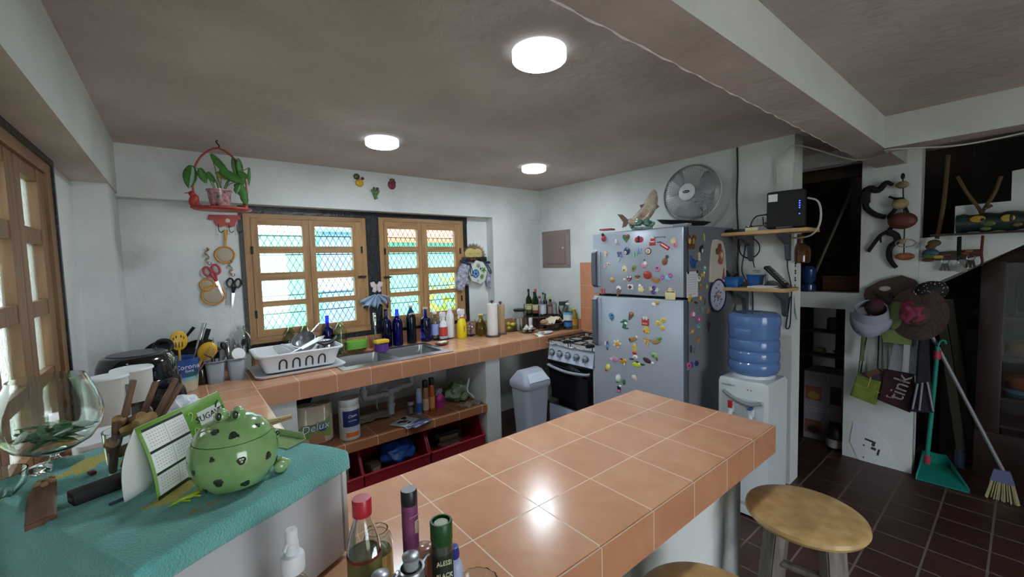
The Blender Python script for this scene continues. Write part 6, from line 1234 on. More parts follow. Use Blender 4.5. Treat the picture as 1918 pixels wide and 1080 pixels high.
af = thing('air_fryer', 'shiny black air fryer on the left counter behind the coffee maker', 'air fryer', (-0.20, 2.93, 0.93), -0.9)
M_afb = mat('fryer_black', '#0e0f12', 0.12, coat=0.6)
m = MB(); loft(m, [(rrect(0.27, 0.27, 0.12, 8), 0.0), (rrect(0.31, 0.31, 0.14, 8), 0.06), (rrect(0.325, 0.325, 0.15, 8), 0.20), (rrect(0.315, 0.315, 0.15, 8), 0.275), (rrect(0.28, 0.28, 0.13, 8), 0.315), (rrect(0.25, 0.25, 0.12, 8), 0.322)]); m.build('body', M_afb, af, angle=60)
m = MB(); loft(m, [(rrect(0.235, 0.235, 0.11, 8), 0.3225), (rrect(0.225, 0.225, 0.108, 8), 0.328)]); m.build('top_panel', pm('#2b2d31', 0.3), af)
m = MB(); m.tube(spline([(-0.055, 0.12, 0.30), (-0.06, 0.14, 0.34), (-0.03, 0.145, 0.365), (0.03, 0.145, 0.365), (0.06, 0.14, 0.34), (0.055, 0.12, 0.30)], 4), 0.010, n=8); m.build('carry_handle', M_blackp, af)
m = MB(); m.box((0.165, -0.01, 0.12), (0.02, 0.20, 0.15), bev=0.012); bd = m.build('drawer', M_afb, af)
m = MB(); m.tube(spline([(0.17, 0, 0.155), (0.23, 0.0, 0.165), (0.275, 0.0, 0.155), (0.29, 0.0, 0.10), (0.298, 0.0, 0.03)], 5), 0.017, n=10, flat=0.8); m.build('drawer_handle', M_blackp, bd)
# pans stacked on edge against the wall
def pan(lab, x, y, z, r, rot, hl):
    o = thing('frying_pan', lab, 'frying pan', (x, y, z), rot=rot, group='black frying pans by the wall')
    MB().lathe([(0, 0), (r*0.82, 0), (r, 0.04), (r+0.004, 0.042), (r-0.002, 0.042), (r*0.81, 0.006), (0, 0.006)], n=36).build('pan', M_blackm, o)
    m = MB(); m.tube([(r*0.97, 0, 0.035), (r+0.06, 0, 0.05), (r+hl, 0, 0.06)], [0.009, 0.011, 0.013], n=8, flat=0.7); m.build('handle', M_blackp, o)
pan('black frying pan leaning on the wall behind the air fryer, handle pointing up', -0.10, 3.68, 1.075, 0.14, (1.35, -0.9, 0.2), 0.12)
pan('black frying pan leaning beside the blue bucket, right of the other pan', 0.05, 3.63, 1.085, 0.13, (1.3, 2.4, 0.12), 0.08)
pan('black lidded pan half hidden between the air fryer and the other pans', -0.16, 3.47, 1.07, 0.12, (1.2, 0.4, 0.3), 0.1)
# ---------------- blue bucket of utensils ----------------
bx, by = -0.03, 3.30
bu = thing('ice_bucket', 'blue beach picture metal bucket full of kitchen utensils', 'bucket', (bx, by, 0.93))
m = MB(); m.lathe([(0, 0), (0.078, 0), (0.080, 0.003), (0.104, 0.205), (0.107, 0.208), (0.104, 0.211), (0.101, 0.206), (0.077, 0.006), (0, 0.005)], n=40)
for f in m.b.faces:
    z = f.calc_center_median().z; a = f.calc_center_median()
    f.material_index = 0
m.build('pail', mat('bucket_blue', '#1c3f86', 0.3, col2='#3f74b8', scale=9), bu)
def band(z0, z1, mt, name, a0=0, a1=2*PI, n=40):
    m = MB(); rr_ = lambda z: 0.080+0.024*(z-0.003)/0.202+0.0008
    m.sheet([[(rr_(z)*math.cos(a0+(a1-a0)*i/n), rr_(z)*math.sin(a0+(a1-a0)*i/n), z) for i in range(n+1)] for z in (z0, (z0+z1)/2, z1)]); return m.build(name, mt, bu)
band(0.004, 0.075, mat('sand_print', '#b9b096', 0.4, var=0.08, scale=20), 'sand_picture'); band(0.075, 0.098, pm('#7fb4c4', 0.35), 'sea_picture'); band(0.098, 0.135, pm('#1f5a6a', 0.35), 'palm_picture', -1.25, -0.45, 12)
band(0.045, 0.125, pm('#a87038', 0.4), 'figure_picture', -1.72, -1.52, 6)
text('brand_lettering', 'Corona', 0.042, pm('#d5dae4', 0.4), bu, (0.035, -0.0985, 0.165), (PI/2+0.1, 0, 0.36), 0.001)
text('brand_lettering', 'Extra', 0.022, pm('#d5dae4', 0.4), bu, (0.045, -0.090, 0.137), (PI/2+0.1, 0, 0.42), 0.001)
M_yel = mat('utensil_yellow', '#d3a52a', 0.35)
def utensil(name, lab, cat, dx, dy, lean, build):
    o = thing(name, lab, cat, (bx+dx, by+dy, 0.938), group='utensils in the blue bucket'); o.rotation_euler = Vector((lean[0], lean[1], 1)).to_track_quat('Z', 'Y').to_euler(); build(o); return o
def u_slot(o):
    MB().tube([(0, 0, 0.0), (0, 0, 0.25)], 0.006, n=8).build('handle', M_yel, o)
    m = MB(); m.ell((0, 0, 0.31), (0.046, 0.008, 0.062), 20); hd = m.build('head', M_yel, o)
    for k, (x, z, w, h) in enumerate(((-0.016, 0.285, 0.005, 0.032), (0, 0.283, 0.005, 0.034), (0.016, 0.285, 0.005, 0.032), (-0.026, 0.325, 0.005, 0.016), (-0.012, 0.335, 0.005, 0.016), (0.012, 0.335, 0.005, 0.016), (0.026, 0.325, 0.005, 0.016))): MB().box((x, -0.0075, z), (w, 0.004, h), bev=0.001).build('slot', pm('#3a2c18'), hd)
sl_ = utensil('slotted_spoon', 'yellow slotted serving spoon standing upright in the blue bucket', 'spoon', 0.0, 0.0, (-0.06, 0.05), u_slot)
sl_.rotation_euler = (-0.05, 0.02, 0.15)
def u_turner(o):
    MB().tube([(0, 0, 0), (0, 0, 0.22)], 0.007, n=8).build('handle', M_yel, o); m = MB(); m.ell((0, 0, 0.27), (0.018, 0.05, 0.062), 16); m.build('head', M_yel, o)
utensil('ladle', 'yellow ladle lying over the right rim of the blue bucket', 'ladle', 0.0, -0.01, (0.62, -0.12), u_turner)
def u_rod(mt, L, r, tip=None):
    def f(o):
        MB().tube([(0, 0, 0.0), (0, 0, L*0.6)], r*0.6, n=8).build('blade', M_steel, o); MB().tube([(0, 0, L*0.6), (0, 0, L)], [r, r*1.2], n=8, flat=0.6).build('handle', mt, o)
    return f
for k, (lab, dx, dy, ln, mt, L, r) in enumerate((('steel tongs sticking out at the top right of the blue bucket', 0.02, 0.02, (0.30, 0.1), M_chrome, 0.42, 0.012), ('knife with a dark handle, rightmost upright one in the blue bucket', 0.045, 0.02, (0.32, 0.12), M_blackp, 0.38, 0.013), ('black handled knife just right of the yellow slotted spoon', 0.03, -0.01, (0.30, 0.0), M_blackp, 0.31, 0.013), ('brown handled knife between the black ones in the blue bucket', 0.04, 0.0, (0.42, 0.05), pm('#3a2a22', 0.4), 0.32, 0.013), ('steel whisk handle leaning left out of the blue bucket', -0.06, -0.01, (-0.18, 0.0), M_chrome, 0.29, 0.01), ('black spatula leaning left in the blue bucket', -0.03, 0.03, (-0.28, 0.1), M_blackm, 0.30, 0.014))):
    utensil('utensil', lab, 'kitchen utensil', dx, dy, ln, u_rod(mt, L, r))
def u_fork(o):
    MB().tube([(0, 0, 0), (0, 0, 0.24)], 0.004, n=8).build('handle', M_steel, o); m = MB()
    for i in range(5): m.tube([(0, -0.024+i*0.012, 0.245), (0.004, -0.026+i*0.013, 0.30)], 0.0022, n=6)
    m.box((0, 0, 0.243), (0.006, 0.058, 0.008)); m.build('tines', M_steel, o)
utensil('serving_fork', 'steel serving fork hanging over the right rim under the yellow ladle', 'fork', 0.02, -0.03, (0.62, -0.25), u_fork)
bottle('mug', 'dark brown glass mug between the blue bucket and the grey caddies', 'mug', 0.078, 3.42, 0.93, 0.046, 0.14, mat('brown_glass', '#3a2a26', 0.1, trans=0.5, coat=0.4), 'jar')
# ---------------- grey cutlery caddies ----------------
M_cad = mat('caddy_grey', '#8b8f97', 0.45)
def caddy(lab, x, y, h):
    o = thing('cutlery_caddy', lab, 'cutlery holder', (x, y, 0.93), 0, 'grey cutlery caddies')
    m = MB(); loft(m, [(rrect(0.085, 0.085, 0.02), 0), (rrect(0.105, 0.105, 0.022), h)], cap=(True, False)); m.build('cup', M_cad, o, solid=0.003)
    MB().tube([(x_, y_, h) for x_, y_ in rrect(0.112, 0.112, 0.025)], 0.005, n=6, closed=True).build('rim', M_cad, o)
    return o
caddy('grey plastic cutlery cup full of black forks, left one of two', 0.150, 3.395, 0.145)
caddy('grey plastic cutlery cup with spoons and a white lidded jar, right one of two', 0.268, 3.40, 0.145)
for x in (0.197, 0.222): pass
def cutl(lab, x, y, z, ln, kind, mt, cat, h=0.20):
    o = thing(kind, lab, cat, (x, y, z), group='cutlery in the grey caddies'); o.rotation_euler = Vector((ln[0], ln[1], 1)).to_track_quat('Z', 'Y').to_euler()
    MB().tube([(0, 0, 0), (0, 0, h)], [0.004, 0.003], n=6).build('handle', mt, o); m = MB()
    if kind == 'fork':
        m.box((0, 0, h+0.006), (0.003, 0.024, 0.022), bev=0.001)
        for i in range(4): m.tube([(0, -0.010+i*0.0067, h+0.016), (0.002, -0.010+i*0.0067, h+0.052)], 0.0016, n=5)
        m.build('tines', mt, o)
    elif kind == 'spoon': m.ell((0.002, 0, h+0.025), (0.004, 0.018, 0.028), 12); m.build('bowl', mt, o)
    else: m.ell((0, 0, h+0.04), (0.002, 0.010, 0.055), 10); m.build('blade', mt, o)
    return o
k = 0
for x, y, ln, kd, mt, lab in ((0.125, 3.39, (-0.15, 0.1), 'fork', M_blackp, 'black fork, leftmost in the left grey caddy'), (0.145, 3.41, (-0.02, 0.15), 'spoon', M_blackp, 'black spoon in the middle of the left grey caddy'), (0.165, 3.38, (0.08, 0.0), 'fork', M_blackp, 'black fork, right of the black spoon in the left caddy'), (0.180, 3.40, (0.2, 0.1), 'spoon', M_steel, 'steel spoon at the right of the left grey caddy'), (0.150, 3.37, (0.0, -0.05), 'knife', M_blackp, 'black knife at the front of the left grey caddy'), (0.135, 3.42, (0.05, 0.2), 'fork', M_steel, 'steel fork at the back of the left grey caddy'),
        (0.245, 3.42, (-0.05, 0.15), 'fork', M_chrome, 'bright steel fork with broad tines in the right caddy'), (0.265, 3.42, (0.05, 0.15), 'fork', M_chrome, 'bright steel fork, right of the broad one in the right caddy'), (0.285, 3.42, (0.18, 0.1), 'spoon', M_blackp, 'black spoon leaning right in the right grey caddy'), (0.25, 3.385, (-0.2, 0.0), 'spoon', M_blackp, 'black spoon leaning left in the right grey caddy')):
    cutl(lab, x, y, 0.95, ln, kd, mt, kd)
jl = thing('lidded_jar', 'small clear jar with a white lid lying in the right grey caddy', 'jar', (0.283, 3.385, 1.10), rot=(1.2, 0, 0.25)); MB().lathe([(0, -0.07), (0.036, -0.07), (0.04, -0.06), (0.04, 0.0), (0, 0.0)], n=26).build('jar', M_glass, jl); MB().lathe([(0, 0.0), (0.042, 0.0), (0.043, 0.004), (0.041, 0.016), (0, 0.017)], n=26).build('lid', M_white, jl)
bottle('carafe', 'clear glass carafe standing behind the cutlery caddies beside the window', 'carafe', 0.335, 3.68, 0.93, 0.07, 0.33, M_glass, 'tall')
# ---------------- plastic bags on the left counter ----------------
def crumple(name, lab, cat, c, r, mt, seed, amp=0.16, grp=None):
    o = thing(name, lab, cat, c, 0, grp); rnd = random.Random(seed); m = MB()
    bmesh.ops.create_icosphere(m.b, subdivisions=4, radius=1)
    from mathutils import noise
    for v in m.b.verts:
        d = v.co.copy(); k = 1+amp*noise.noise(d*2.3+Vector((seed, 0, 0)))*2+amp*0.6*abs(noise.noise(d*6+Vector((0, seed, 0))))
        v.co = Vector((d.x*r[0]*k, d.y*r[1]*k, max(-r[2]*0.98, d.z*r[2]*k)))
    m.build('bag', mt, o, angle=25); return o
M_wbag = mat('white_bag', '#c9ced6', 0.4, bump=0.4, bscale=40)
crumple('plastic_bag', 'white plastic bag with blue print on the left counter behind the wooden sticks', 'bag', (-0.03, 2.66, 0.99), (0.08, 0.08, 0.058), M_wbag, 3)
crumple('plastic_bag', 'crumpled white plastic bag nearer the calendar on the left counter', 'bag', (0.02, 2.33, 0.985), (0.075, 0.10, 0.053), M_wbag, 5)
fb_ = crumple('food_bag', 'brown and red snack bag beside the foot of the giant glass', 'bag', (-0.26, 1.80, 0.985), (0.08, 0.07, 0.055), mat('snack_bag', '#8a4a36', 0.35, col2='#b87a5c', scale=12), 8)

# ---------------- hanging planter ----------------
M_redm = mat('red_painted_iron', '#8f2a26', 0.4, col2='#b0402f', scale=14)
hp = thing('hanging_planter', 'red painted hanging shelf with a curved hoop, holding a potted plant', 'hanging shelf', (0.245, 3.28, 2.075))
m = MB(); m.lathe([(0, -0.012), (0.15, -0.012), (0.165, -0.002), (0.165, 0.006), (0.15, 0.010), (0, 0.010)], n=40, sy=0.62); m.build('shelf_board', M_redm, hp)
m = MB(); m.tube(spline([(-0.135, 0, 0.01), (-0.143, 0, 0.12), (-0.13, 0, 0.24), (-0.08, 0, 0.335), (0, 0, 0.385), (0.08, 0, 0.335), (0.13, 0, 0.24), (0.143, 0, 0.12), (0.135, 0, 0.01)], 6), 0.006, n=8); m.build('hoop', M_redm, hp)
m = MB(); m.tube(spline([(0, 0, 0.385), (0.008, 0, 0.40), (0, 0, 0.412), (-0.008, 0, 0.424), (0, 0, 0.434)], 4), 0.004, n=6); m.build('hook', M_iron, hp)
m = MB(); m.ell((-0.143, 0, 0.045), (0.026, 0.02, 0.04), 14, M=Matrix.Rotation(0.3, 4, 'Y')); m.ell((-0.15, 0, 0.085), (0.018, 0.016, 0.018), 12); m.prism([(-0.165, -0.004, 0.088), (-0.165, 0.004, 0.088), (-0.188, 0, 0.082)], (0, 0, 0.006)); m.prism([(-0.135, -0.006, 0.02), (-0.12, -0.006, 0.01), (-0.085, -0.006, -0.005), (-0.12, -0.006, 0.035)], (0, 0.012, 0)); m.build('bird', M_redm, hp)
m = MB(); m.cyl((0.128, 0, 0.01), (0.128, 0, 0.055), 0.016, 0.012, 12); m.build('cup', M_redm, hp)
pp_ = thing('potted_plant', 'leafy green potted plant standing on the red hanging shelf', 'plant', (0.235, 3.28, 2.086))
MB().lathe([(0, 0), (0.052, 0), (0.054, 0.003), (0.066, 0.098), (0.071, 0.10), (0.072, 0.108), (0.066, 0.108), (0.062, 0.10), (0.052, 0.01), (0, 0.008)], n=32).build('pot', mat('patterned_pot', '#35402f', 0.25, col2='#c48a90', scale=38, coat=0.5), pp_)
MB().lathe([(0, 0.09), (0.0605, 0.09), (0.0605, 0.095), (0, 0.097)], n=24).build('soil', mat('soil', '#2c2018', 0.95), pp_)
M_plant = mat('plant_leaf', '#2f5c26', 0.35, col2='#44762f', scale=25); M_stem = pm('#5b7a3a', 0.5)
def leaf(base, tip, w, lobes, mt, droop):
    b, t = Vector(base), Vector(tip); d = t-b; L = d.length; u = d.normalized(); s_ = u.cross(Vector((0.3, -1, 0.25))).normalized(); nn = s_.cross(u)
    m = MB(); rows = []
    N_ = 12
    for i in range(N_+1):
        f = i/N_; ww = w*math.sin(PI*min(1, f*0.94+0.06))**0.7*(1-0.25*f)
        if lobes: ww *= 0.75+0.35*abs(math.cos(f*PI*2.6))
        c = b+u*L*f+Vector((0, 0, -droop*f*f))
        rows.append([c+s_*ww*k+nn*(-0.35*abs(k)*ww) for k in (-1, -0.5, 0, 0.5, 1)])
    m.sheet(rows); return m.build('leaf', mt, pp_, solid=0.0012)
for base, tip, w, lb, dr, yl in (((-0.13, -0.02, 0.245), (-0.155, -0.03, 0.10), 0.042, 0, 0.0, 0), ((-0.09, -0.02, 0.235), (-0.065, -0.02, 0.14), 0.030, 0, 0.0, 0), ((-0.05, 0.0, 0.22), (-0.02, -0.01, 0.15), 0.024, 0, 0, 0),
      ((-0.03, -0.02, 0.33), (0.07, -0.03, 0.20), 0.028, 0, 0.01, 0), ((0.01, -0.03, 0.235), (0.15, -0.05, 0.155), 0.038, 0, 0.0, 0), ((0.10, -0.01, 0.21), (0.085, -0.01, 0.335), 0.020, 0, 0, 0), ((0.125, -0.01, 0.225), (0.115, -0.02, 0.325), 0.026, 0, 0, 0), ((0.11, -0.02, 0.235), (0.165, -0.03, 0.195), 0.030, 0, 0, 0), ((0.175, -0.01, 0.27), (0.165, -0.01, 0.145), 0.012, 0, 0, 0),
      ((0.115, -0.02, 0.175), (0.145, -0.03, 0.01), 0.036, 1, 0, 0), ((0.12, -0.02, 0.17), (0.085, -0.04, 0.085), 0.028, 1, 0, 0), ((-0.01, 0.01, 0.225), (0.055, 0.0, 0.18), 0.024, 0, 0.0, 1)):
    leaf(base, tip, w, lb, pm('#a8a23e', 0.4) if yl else M_plant, dr)
for a, b in (((-0.02, 0, 0.095), (-0.12, -0.02, 0.24)), ((-0.015, 0, 0.095), (-0.085, -0.02, 0.232)), ((0, 0, 0.095), (-0.045, 0, 0.22)), ((0, 0, 0.095), (-0.03, -0.02, 0.325)), ((0.01, 0, 0.095), (0.02, -0.03, 0.23)), ((0.02, 0, 0.095), (0.10, -0.01, 0.215)), ((0.02, 0, 0.095), (0.12, -0.02, 0.225)), ((0.025, 0, 0.095), (0.115, -0.02, 0.172)), ((0.01, 0.01, 0.095), (-0.01, 0.01, 0.225)), ((0.025, 0.0, 0.095), (0.17, -0.01, 0.268))):
    mid = [(a[i]+b[i])/2 for i in range(3)]; mid[0] = a[0]+(b[0]-a[0])*0.35; mid[2] += 0.015
    MB().tube(spline([a, mid, b], 5), 0.0028, n=6).build('stem', M_stem, pp_)
# ---------------- wall hooks, strainers, scissors ----------------
YW = 3.79
def at_wall(u): return u
hk = thing('hook_rack', 'small red scalloped wall rack with dark hooks left of the window', 'hook rack', (0.297, 3.785, 2.054))
m = MB(); cols = []
m.prism([(-0.10, 0, 0.035), (0.09, 0, 0.04), (0.10, 0, 0.01), (0.07, 0, -0.005), (0.055, 0, -0.045), (0.02, 0, -0.055), (0.0, 0, -0.04), (-0.03, 0, -0.055), (-0.06, 0, -0.04), (-0.075, 0, -0.005), (-0.105, 0, 0.0)], (0, -0.012, 0), bev=0.003); m.build('plate', M_redm, hk)
MB().ell((0.012, -0.014, -0.005), (0.016, 0.004, 0.016), 12).build('white_dot', pm('#c4bcb4'), hk)
for x in (-0.045, 0.02, 0.07): m = MB(); m.tube(spline([(x, -0.012, -0.03), (x, -0.016, -0.08), (x+0.012, -0.03, -0.095), (x+0.026, -0.03, -0.082)], 4), 0.0025, n=6); m.build('hook', M_iron, hk)
M_str = mat('strainer_orange', '#c88a32', 0.4); M_mesh = mat('strainer_mesh', '#a89a86', 0.6, alpha=1)
def strainer(lab, p, r, L, rz):
    o = thing('strainer', lab, 'strainer', p, rot=(0, rz, 0), group='orange strainers')
    m = MB(); m.tube([(r*math.cos(2*PI*i/28), -0.006, r*math.sin(2*PI*i/28)) for i in range(28)], 0.006, n=8, closed=True); m.build('rim', M_str, o)
    m = MB(); m.lathe([(r*0.98, 0.0), (r*0.8, 0.004), (0, 0.006)], n=24, M=Matrix.Rotation(PI/2, 4, 'X')); m.build('mesh', M_mesh, o, solid=0.001).location = (0, -0.002, 0)
    if L: m = MB(); m.tube([(0, -0.006, r), (0, -0.006, r+L*0.4), (0, -0.006, r+L)], [0.009, 0.010, 0.016], n=8, flat=0.4); m.build('handle', M_str, o)
    return o
strainer('orange strainer with a long handle hanging from the red hook rack', (0.278, 3.78, 1.794), 0.060, 0.13, 0.10)
strainer('small orange tea strainer hanging behind the red handled shears', (0.158, 3.78, 1.576), 0.042, 0.0, 0)
strainer('wide orange strainer lowest under the red handled shears', (0.191, 3.78, 1.498), 0.070, 0.0, 0.2)
def knot(lab, p):
    o = thing('rope_knot', lab, 'rope', p, group='knotted rope hooks'); m = MB(); m.tube([(0.010*math.sin(k*1.3), -0.008-0.004*math.cos(k*1.7), 0.055-k*0.011) for k in range(11)], [0.005+0.004*(k % 3 == 1) for k in range(11)], n=7); m.build('cord', mat('cord', '#9a8a74', 0.9, bump=0.5, bscale=200), o); m = MB(); m.tube(spline([(0, -0.008, -0.05), (0.004, -0.02, -0.07), (0.018, -0.03, -0.065), (0.02, -0.03, -0.05)], 4), 0.002, n=6); m.build('hook', M_iron, o)
knot('knotted beige cord with a hook above the red handled shears', (0.171, 3.78, 1.791)); knot('knotted beige cord with a hook above the black scissors', (0.309, 3.78, 1.701))
def shears(lab, p, mh, rz, sc=1.0):
    o = thing('scissors', lab, 'scissors', p, rot=(0, rz, 0)); o.scale = (sc, sc, sc)
    for s in (-1, 1):
        m = MB(); m.prism([(s*0.002-0.009, 0, 0.0), (s*0.002+0.009, 0, 0.0), (s*0.004, 0, -0.125)], (0, -0.002, 0)); b = m.build('blade', M_steel, o); b.location = (0, -0.010-s*0.002, 0)
        m = MB(); m.tube([(s*0.026+0.021*math.cos(2*PI*i/18), -0.012, 0.075+0.034*math.sin(2*PI*i/18)) for i in range(18)], 0.0075, n=8, closed=True); m.tube([(s*0.013, -0.012, 0.05), (s*0.003, -0.012, 0.02), (0, -0.012, -0.005)], 0.009, n=8); m.build('handle', mh, o)
    MB().cyl((0, -0.016, 0), (0, -0.006, 0), 0.006, n=12).build('pivot', M_iron, o)
shears('kitchen shears with a red looped handle hanging on the left wall', (0.214, 3.78, 1.604), pm('#a8343a', 0.4), -0.3, 1.05)
shears('black scissors hanging beside the black window edge', (0.314, 3.78, 1.51), M_blackp, 0.12, 0.95)
pc = thing('paper_bag_card', 'pale card hanging behind the black scissors', 'card', (0.293, 3.787, 1.479)); MB().box((0, -0.001, 0), (0.05, 0.002, 0.13), M=Matrix.Rotation(0.1, 4, 'Y')).build('sheet', pm('#a8adb0', 0.8), pc)
# ---------------- fruit plaques on the beam ----------------
def plaque(name, lab, p, items): 
    m = MB(); cols = []; blobs(m, items, cols, 0.012); o = m.build(name, [pm(c, 0.35) for c in cols], None, angle=50); o.location = p; tag(o, lab, 'wall ornament', 'ceramic fruit ornaments above the window')
plaque('orange_ornament', 'yellow orange fruit ornament with green leaf on the beam, leftmost of three', (1.266, 3.67, 2.419), [('o', 6, -16, 74, 66, '#c9a02e'), ('o', -16, 36, 56, 52, '#3c5233'), ('o', 34, 24, 30, 26, '#5a2a2c'), ('r', -10, 34, 6, 36, '#2c3f28', 20)])
plaque('grape_ornament', 'green grape bunch ornament, lowest of three on the beam', (1.403, 3.67, 2.32), [('t', 4, -8, 76, 84, '#4a6a42', -6)]+[('o', x, z, 20, 19, '#6f9258') for x, z in ((-26, 24), (-6, 22), (16, 20), (30, 14), (-18, 6), (2, 4), (22, 0), (-8, -12), (12, -14), (0, -28), (12, -38))]+[('o', 20, 42, 28, 30, '#5f3a3c'), ('o', -10, 46, 20, 24, '#3c4a34')])
plaque('plum_ornament', 'dark red plum ornament with a green stalk, rightmost of three on the beam', (1.566, 3.67, 2.424), [('o', 0, -10, 76, 84, '#7a1f38'), ('o', 24, 12, 28, 40, '#5a2a34'), ('o', 6, 36, 52, 22, '#45633a'), ('r', -10, 20, 40, 14, '#6a4a3a', 30)])
# ---------------- butterfly clip with cloth ----------------
bt = thing('butterfly_hook', 'pale pink wooden butterfly hook on the black post between the windows', 'hook', (1.419, 3.776, 1.485))
m = MB(); cols = []; blobs(m, [('b', 0, 0, 120, 100, '#c2b4b8'), ('o', 0, -6, 16, 70, '#a89a9e')], cols, 0.010); m.build('butterfly', [pm(c, 0.6) for c in cols], bt)
tc_ = thing('dish_cloth', 'pale blue checked dish cloth hanging from the butterfly hook', 'cloth', (1.406, 3.755, 1.393))
m = MB(); rows = []
for i in range(22):
    a = -1.15+2.3*i/21; r0, r1 = 0.015, 0.135+0.035*math.sin(i*2.4)+(0.035 if i < 8 else 0)
    rows.append([(math.sin(a)*(r0+(r1-r0)*k/6)*1.0, -0.02*math.sin(i*1.6)*(0.3+k/6)-0.012, 0.035-math.cos(a)*(r0+(r1-r0)*k/6)*1.0+0.02*(k/6)) for k in range(7)])
m.sheet(rows); m.build('cloth', mat('blue_cloth', '#86a0bd', 0.9, col2='#a9bccf', scale=30, bump=0.3, bscale=200), tc_, solid=0.003)
# ---------------- sun rack with oven mitts ----------------
sr = thing('sun_rack', 'carved sun face key rack with brown rays on the wall right of the window', 'key rack', (2.512, 3.785, 1.753))
M_ray = wood('sun_ray', '#6a4a38', '#8f7058', 0.6, 2, 14)
for k in range(23):
    a = PI*(0.0+k/22); r0, r1 = 0.085, 0.155+0.010*(k % 2); c = Vector((math.cos(a), 0, math.sin(a)*0.88)); tng = Vector((-math.sin(a), 0, math.cos(a)))
    m = MB(); m.prism([c*r0-tng*0.016+Vector((0, -0.002*(k % 2), 0)), c*r1+Vector((0, -0.002*(k % 2), 0)), c*r0+tng*0.016+Vector((0, -0.002*(k % 2), 0))], (0, -0.008, 0), bev=0.001); m.build('ray', M_ray, sr)
m = MB(); m.ell((-0.045, -0.008, 0.028), (0.072, 0.014, 0.062), 18); m.ell((0.052, -0.008, 0.026), (0.058, 0.014, 0.060), 18); m.ell((0.008, -0.012, 0.03), (0.014, 0.014, 0.05), 10)
for v in m.b.verts: v.co.z = max(v.co.z, -0.012); v.co.y = min(v.co.y, 0.0)
fc = m.build('face', mat('sun_face', '#b8a768', 0.6, var=0.06), sr)
for x in (-0.05, 0.05): m = MB(); m.tube(arc((x, -0.021, 0.038), 0.026, PI*1.15, PI*1.85, 8, (1, 0, 0), (0, 0, 0.5)), 0.0022, n=5); m.build('closed_eye', pm('#5a4030'), fc)
m = MB(); m.box((0, -0.010, -0.032), (0.325, 0.018, 0.052), bev=0.004); bar = m.build('bar', pm('#1e1b1d', 0.5), sr)
for x in (-0.10, -0.02, 0.06, 0.12): m = MB(); m.tube(spline([(x, -0.018, -0.03), (x, -0.035, -0.04), (x, -0.037, -0.026)], 4), 0.003, n=6); m.build('hook', M_iron, bar)
m = MB(); m.box((-0.02, -0.0195, -0.03), (0.06, 0.002, 0.018)); m.build('red_letters', pm('#7a3a3a'), bar)
M_mitt = mat('mitt_fabric', '#b3b3bd', 0.9, col2='#5f6478', scale=38, bump=0.2, bscale=150)
M_mitg = mat('holder_fabric', '#c2c8bc', 0.9, bump=0.2, bscale=150)
def mitt(lab, p, rz, flip):
    o = thing('oven_mitt', lab, 'oven mitt', p, rot=(0, rz, 0), group='patterned oven mitts')
    o.scale = (1.15, 1, 1.15)
    P = [(-0.055, 0.10), (0.055, 0.10), (0.062, 0.0), (0.060, -0.03), (0.095, -0.055), (0.098, -0.085), (0.080, -0.10), (0.055, -0.085), (0.058, -0.12), (0.045, -0.155), (0.005, -0.17), (-0.04, -0.15), (-0.062, -0.10), (-0.065, 0.0)]
    m = MB(); m.prism([(x*flip, 0, z) for x, z in P], (0, -0.022, 0), bev=0.007); m.build('glove', M_mitt, o, sub=1)
    m = MB(); m.tube([(-0.058*flip, -0.011, 0.103), (0.058*flip, -0.011, 0.103)], 0.012, n=8); m.build('binding', pm('#232a4a', 0.8), o)
    m = MB(); m.tube(spline([(0.05*flip, -0.011, 0.11), (0.075*flip, -0.02, 0.07), (0.10*flip, -0.024, 0.02), (0.088*flip, -0.024, 0.005), (0.07*flip, -0.022, 0.04), (0.05*flip, -0.014, 0.10)], 5), 0.005, n=6); m.build('hanging_loop', pm('#232a4a', 0.8), o)
mitt('oven mitt with a grey and lilac pattern, hanging left on the sun rack', (2.336, 3.745, 1.574), 0.32, 1)
mitt('oven mitt with a grey pattern, hanging right and behind the pot holder', (2.712, 3.755, 1.565), 0.0, 1)
ph_ = thing('pot_holder', 'white pot holder with blue and green plant print in the middle of the sun rack', 'pot holder', (2.534, 3.735, 1.583), rot=(0, 0.35, 0))
m = MB(); m.prism([(-0.07, 0, 0.11), (0.05, 0, 0.12), (0.10, 0, 0.06), (0.11, 0, -0.06), (0.06, 0, -0.12), (-0.06, 0, -0.12), (-0.11, 0, -0.06), (-0.10, 0, 0.05)], (0, -0.012, 0), bev=0.004); m.build('pad', M_mitg, ph_)
m = MB(); cols = []; blobs(m, [('o', -34, -30, 92, 96, '#3c5f94'), ('s', -34, -30, 74, 78, '#6f9ac0'), ('o', -34, -30, 30, 32, '#24407a'), ('s', 50, 40, 72, 76, '#6f9a4a'), ('s', 50, 40, 36, 38, '#3c6a34'), ('o', 48, -36, 50, 60, '#7a8a5a'), ('s', 46, -40, 36, 40, '#4c6a3c'), ('s', -32, 66, 56, 50, '#8a8c86'), ('o', 4, 40, 24, 24, '#34386a'), ('o', 10, -96, 30, 26, '#9aa090')], cols, 0.002); m.build('print', [pm(c, 0.9) for c in cols], ph_).location = (0, -0.012, 0)
m = MB(); m.tube(spline([(0.02, -0.006, 0.12), (0.09, -0.02, 0.10), (0.15, -0.02, 0.05), (0.14, -0.02, 0.03), (0.09, -0.016, 0.075), (0.03, -0.008, 0.115)], 5), 0.005, n=6); m.build('hanging_loop', pm('#232a4a', 0.8), ph_)

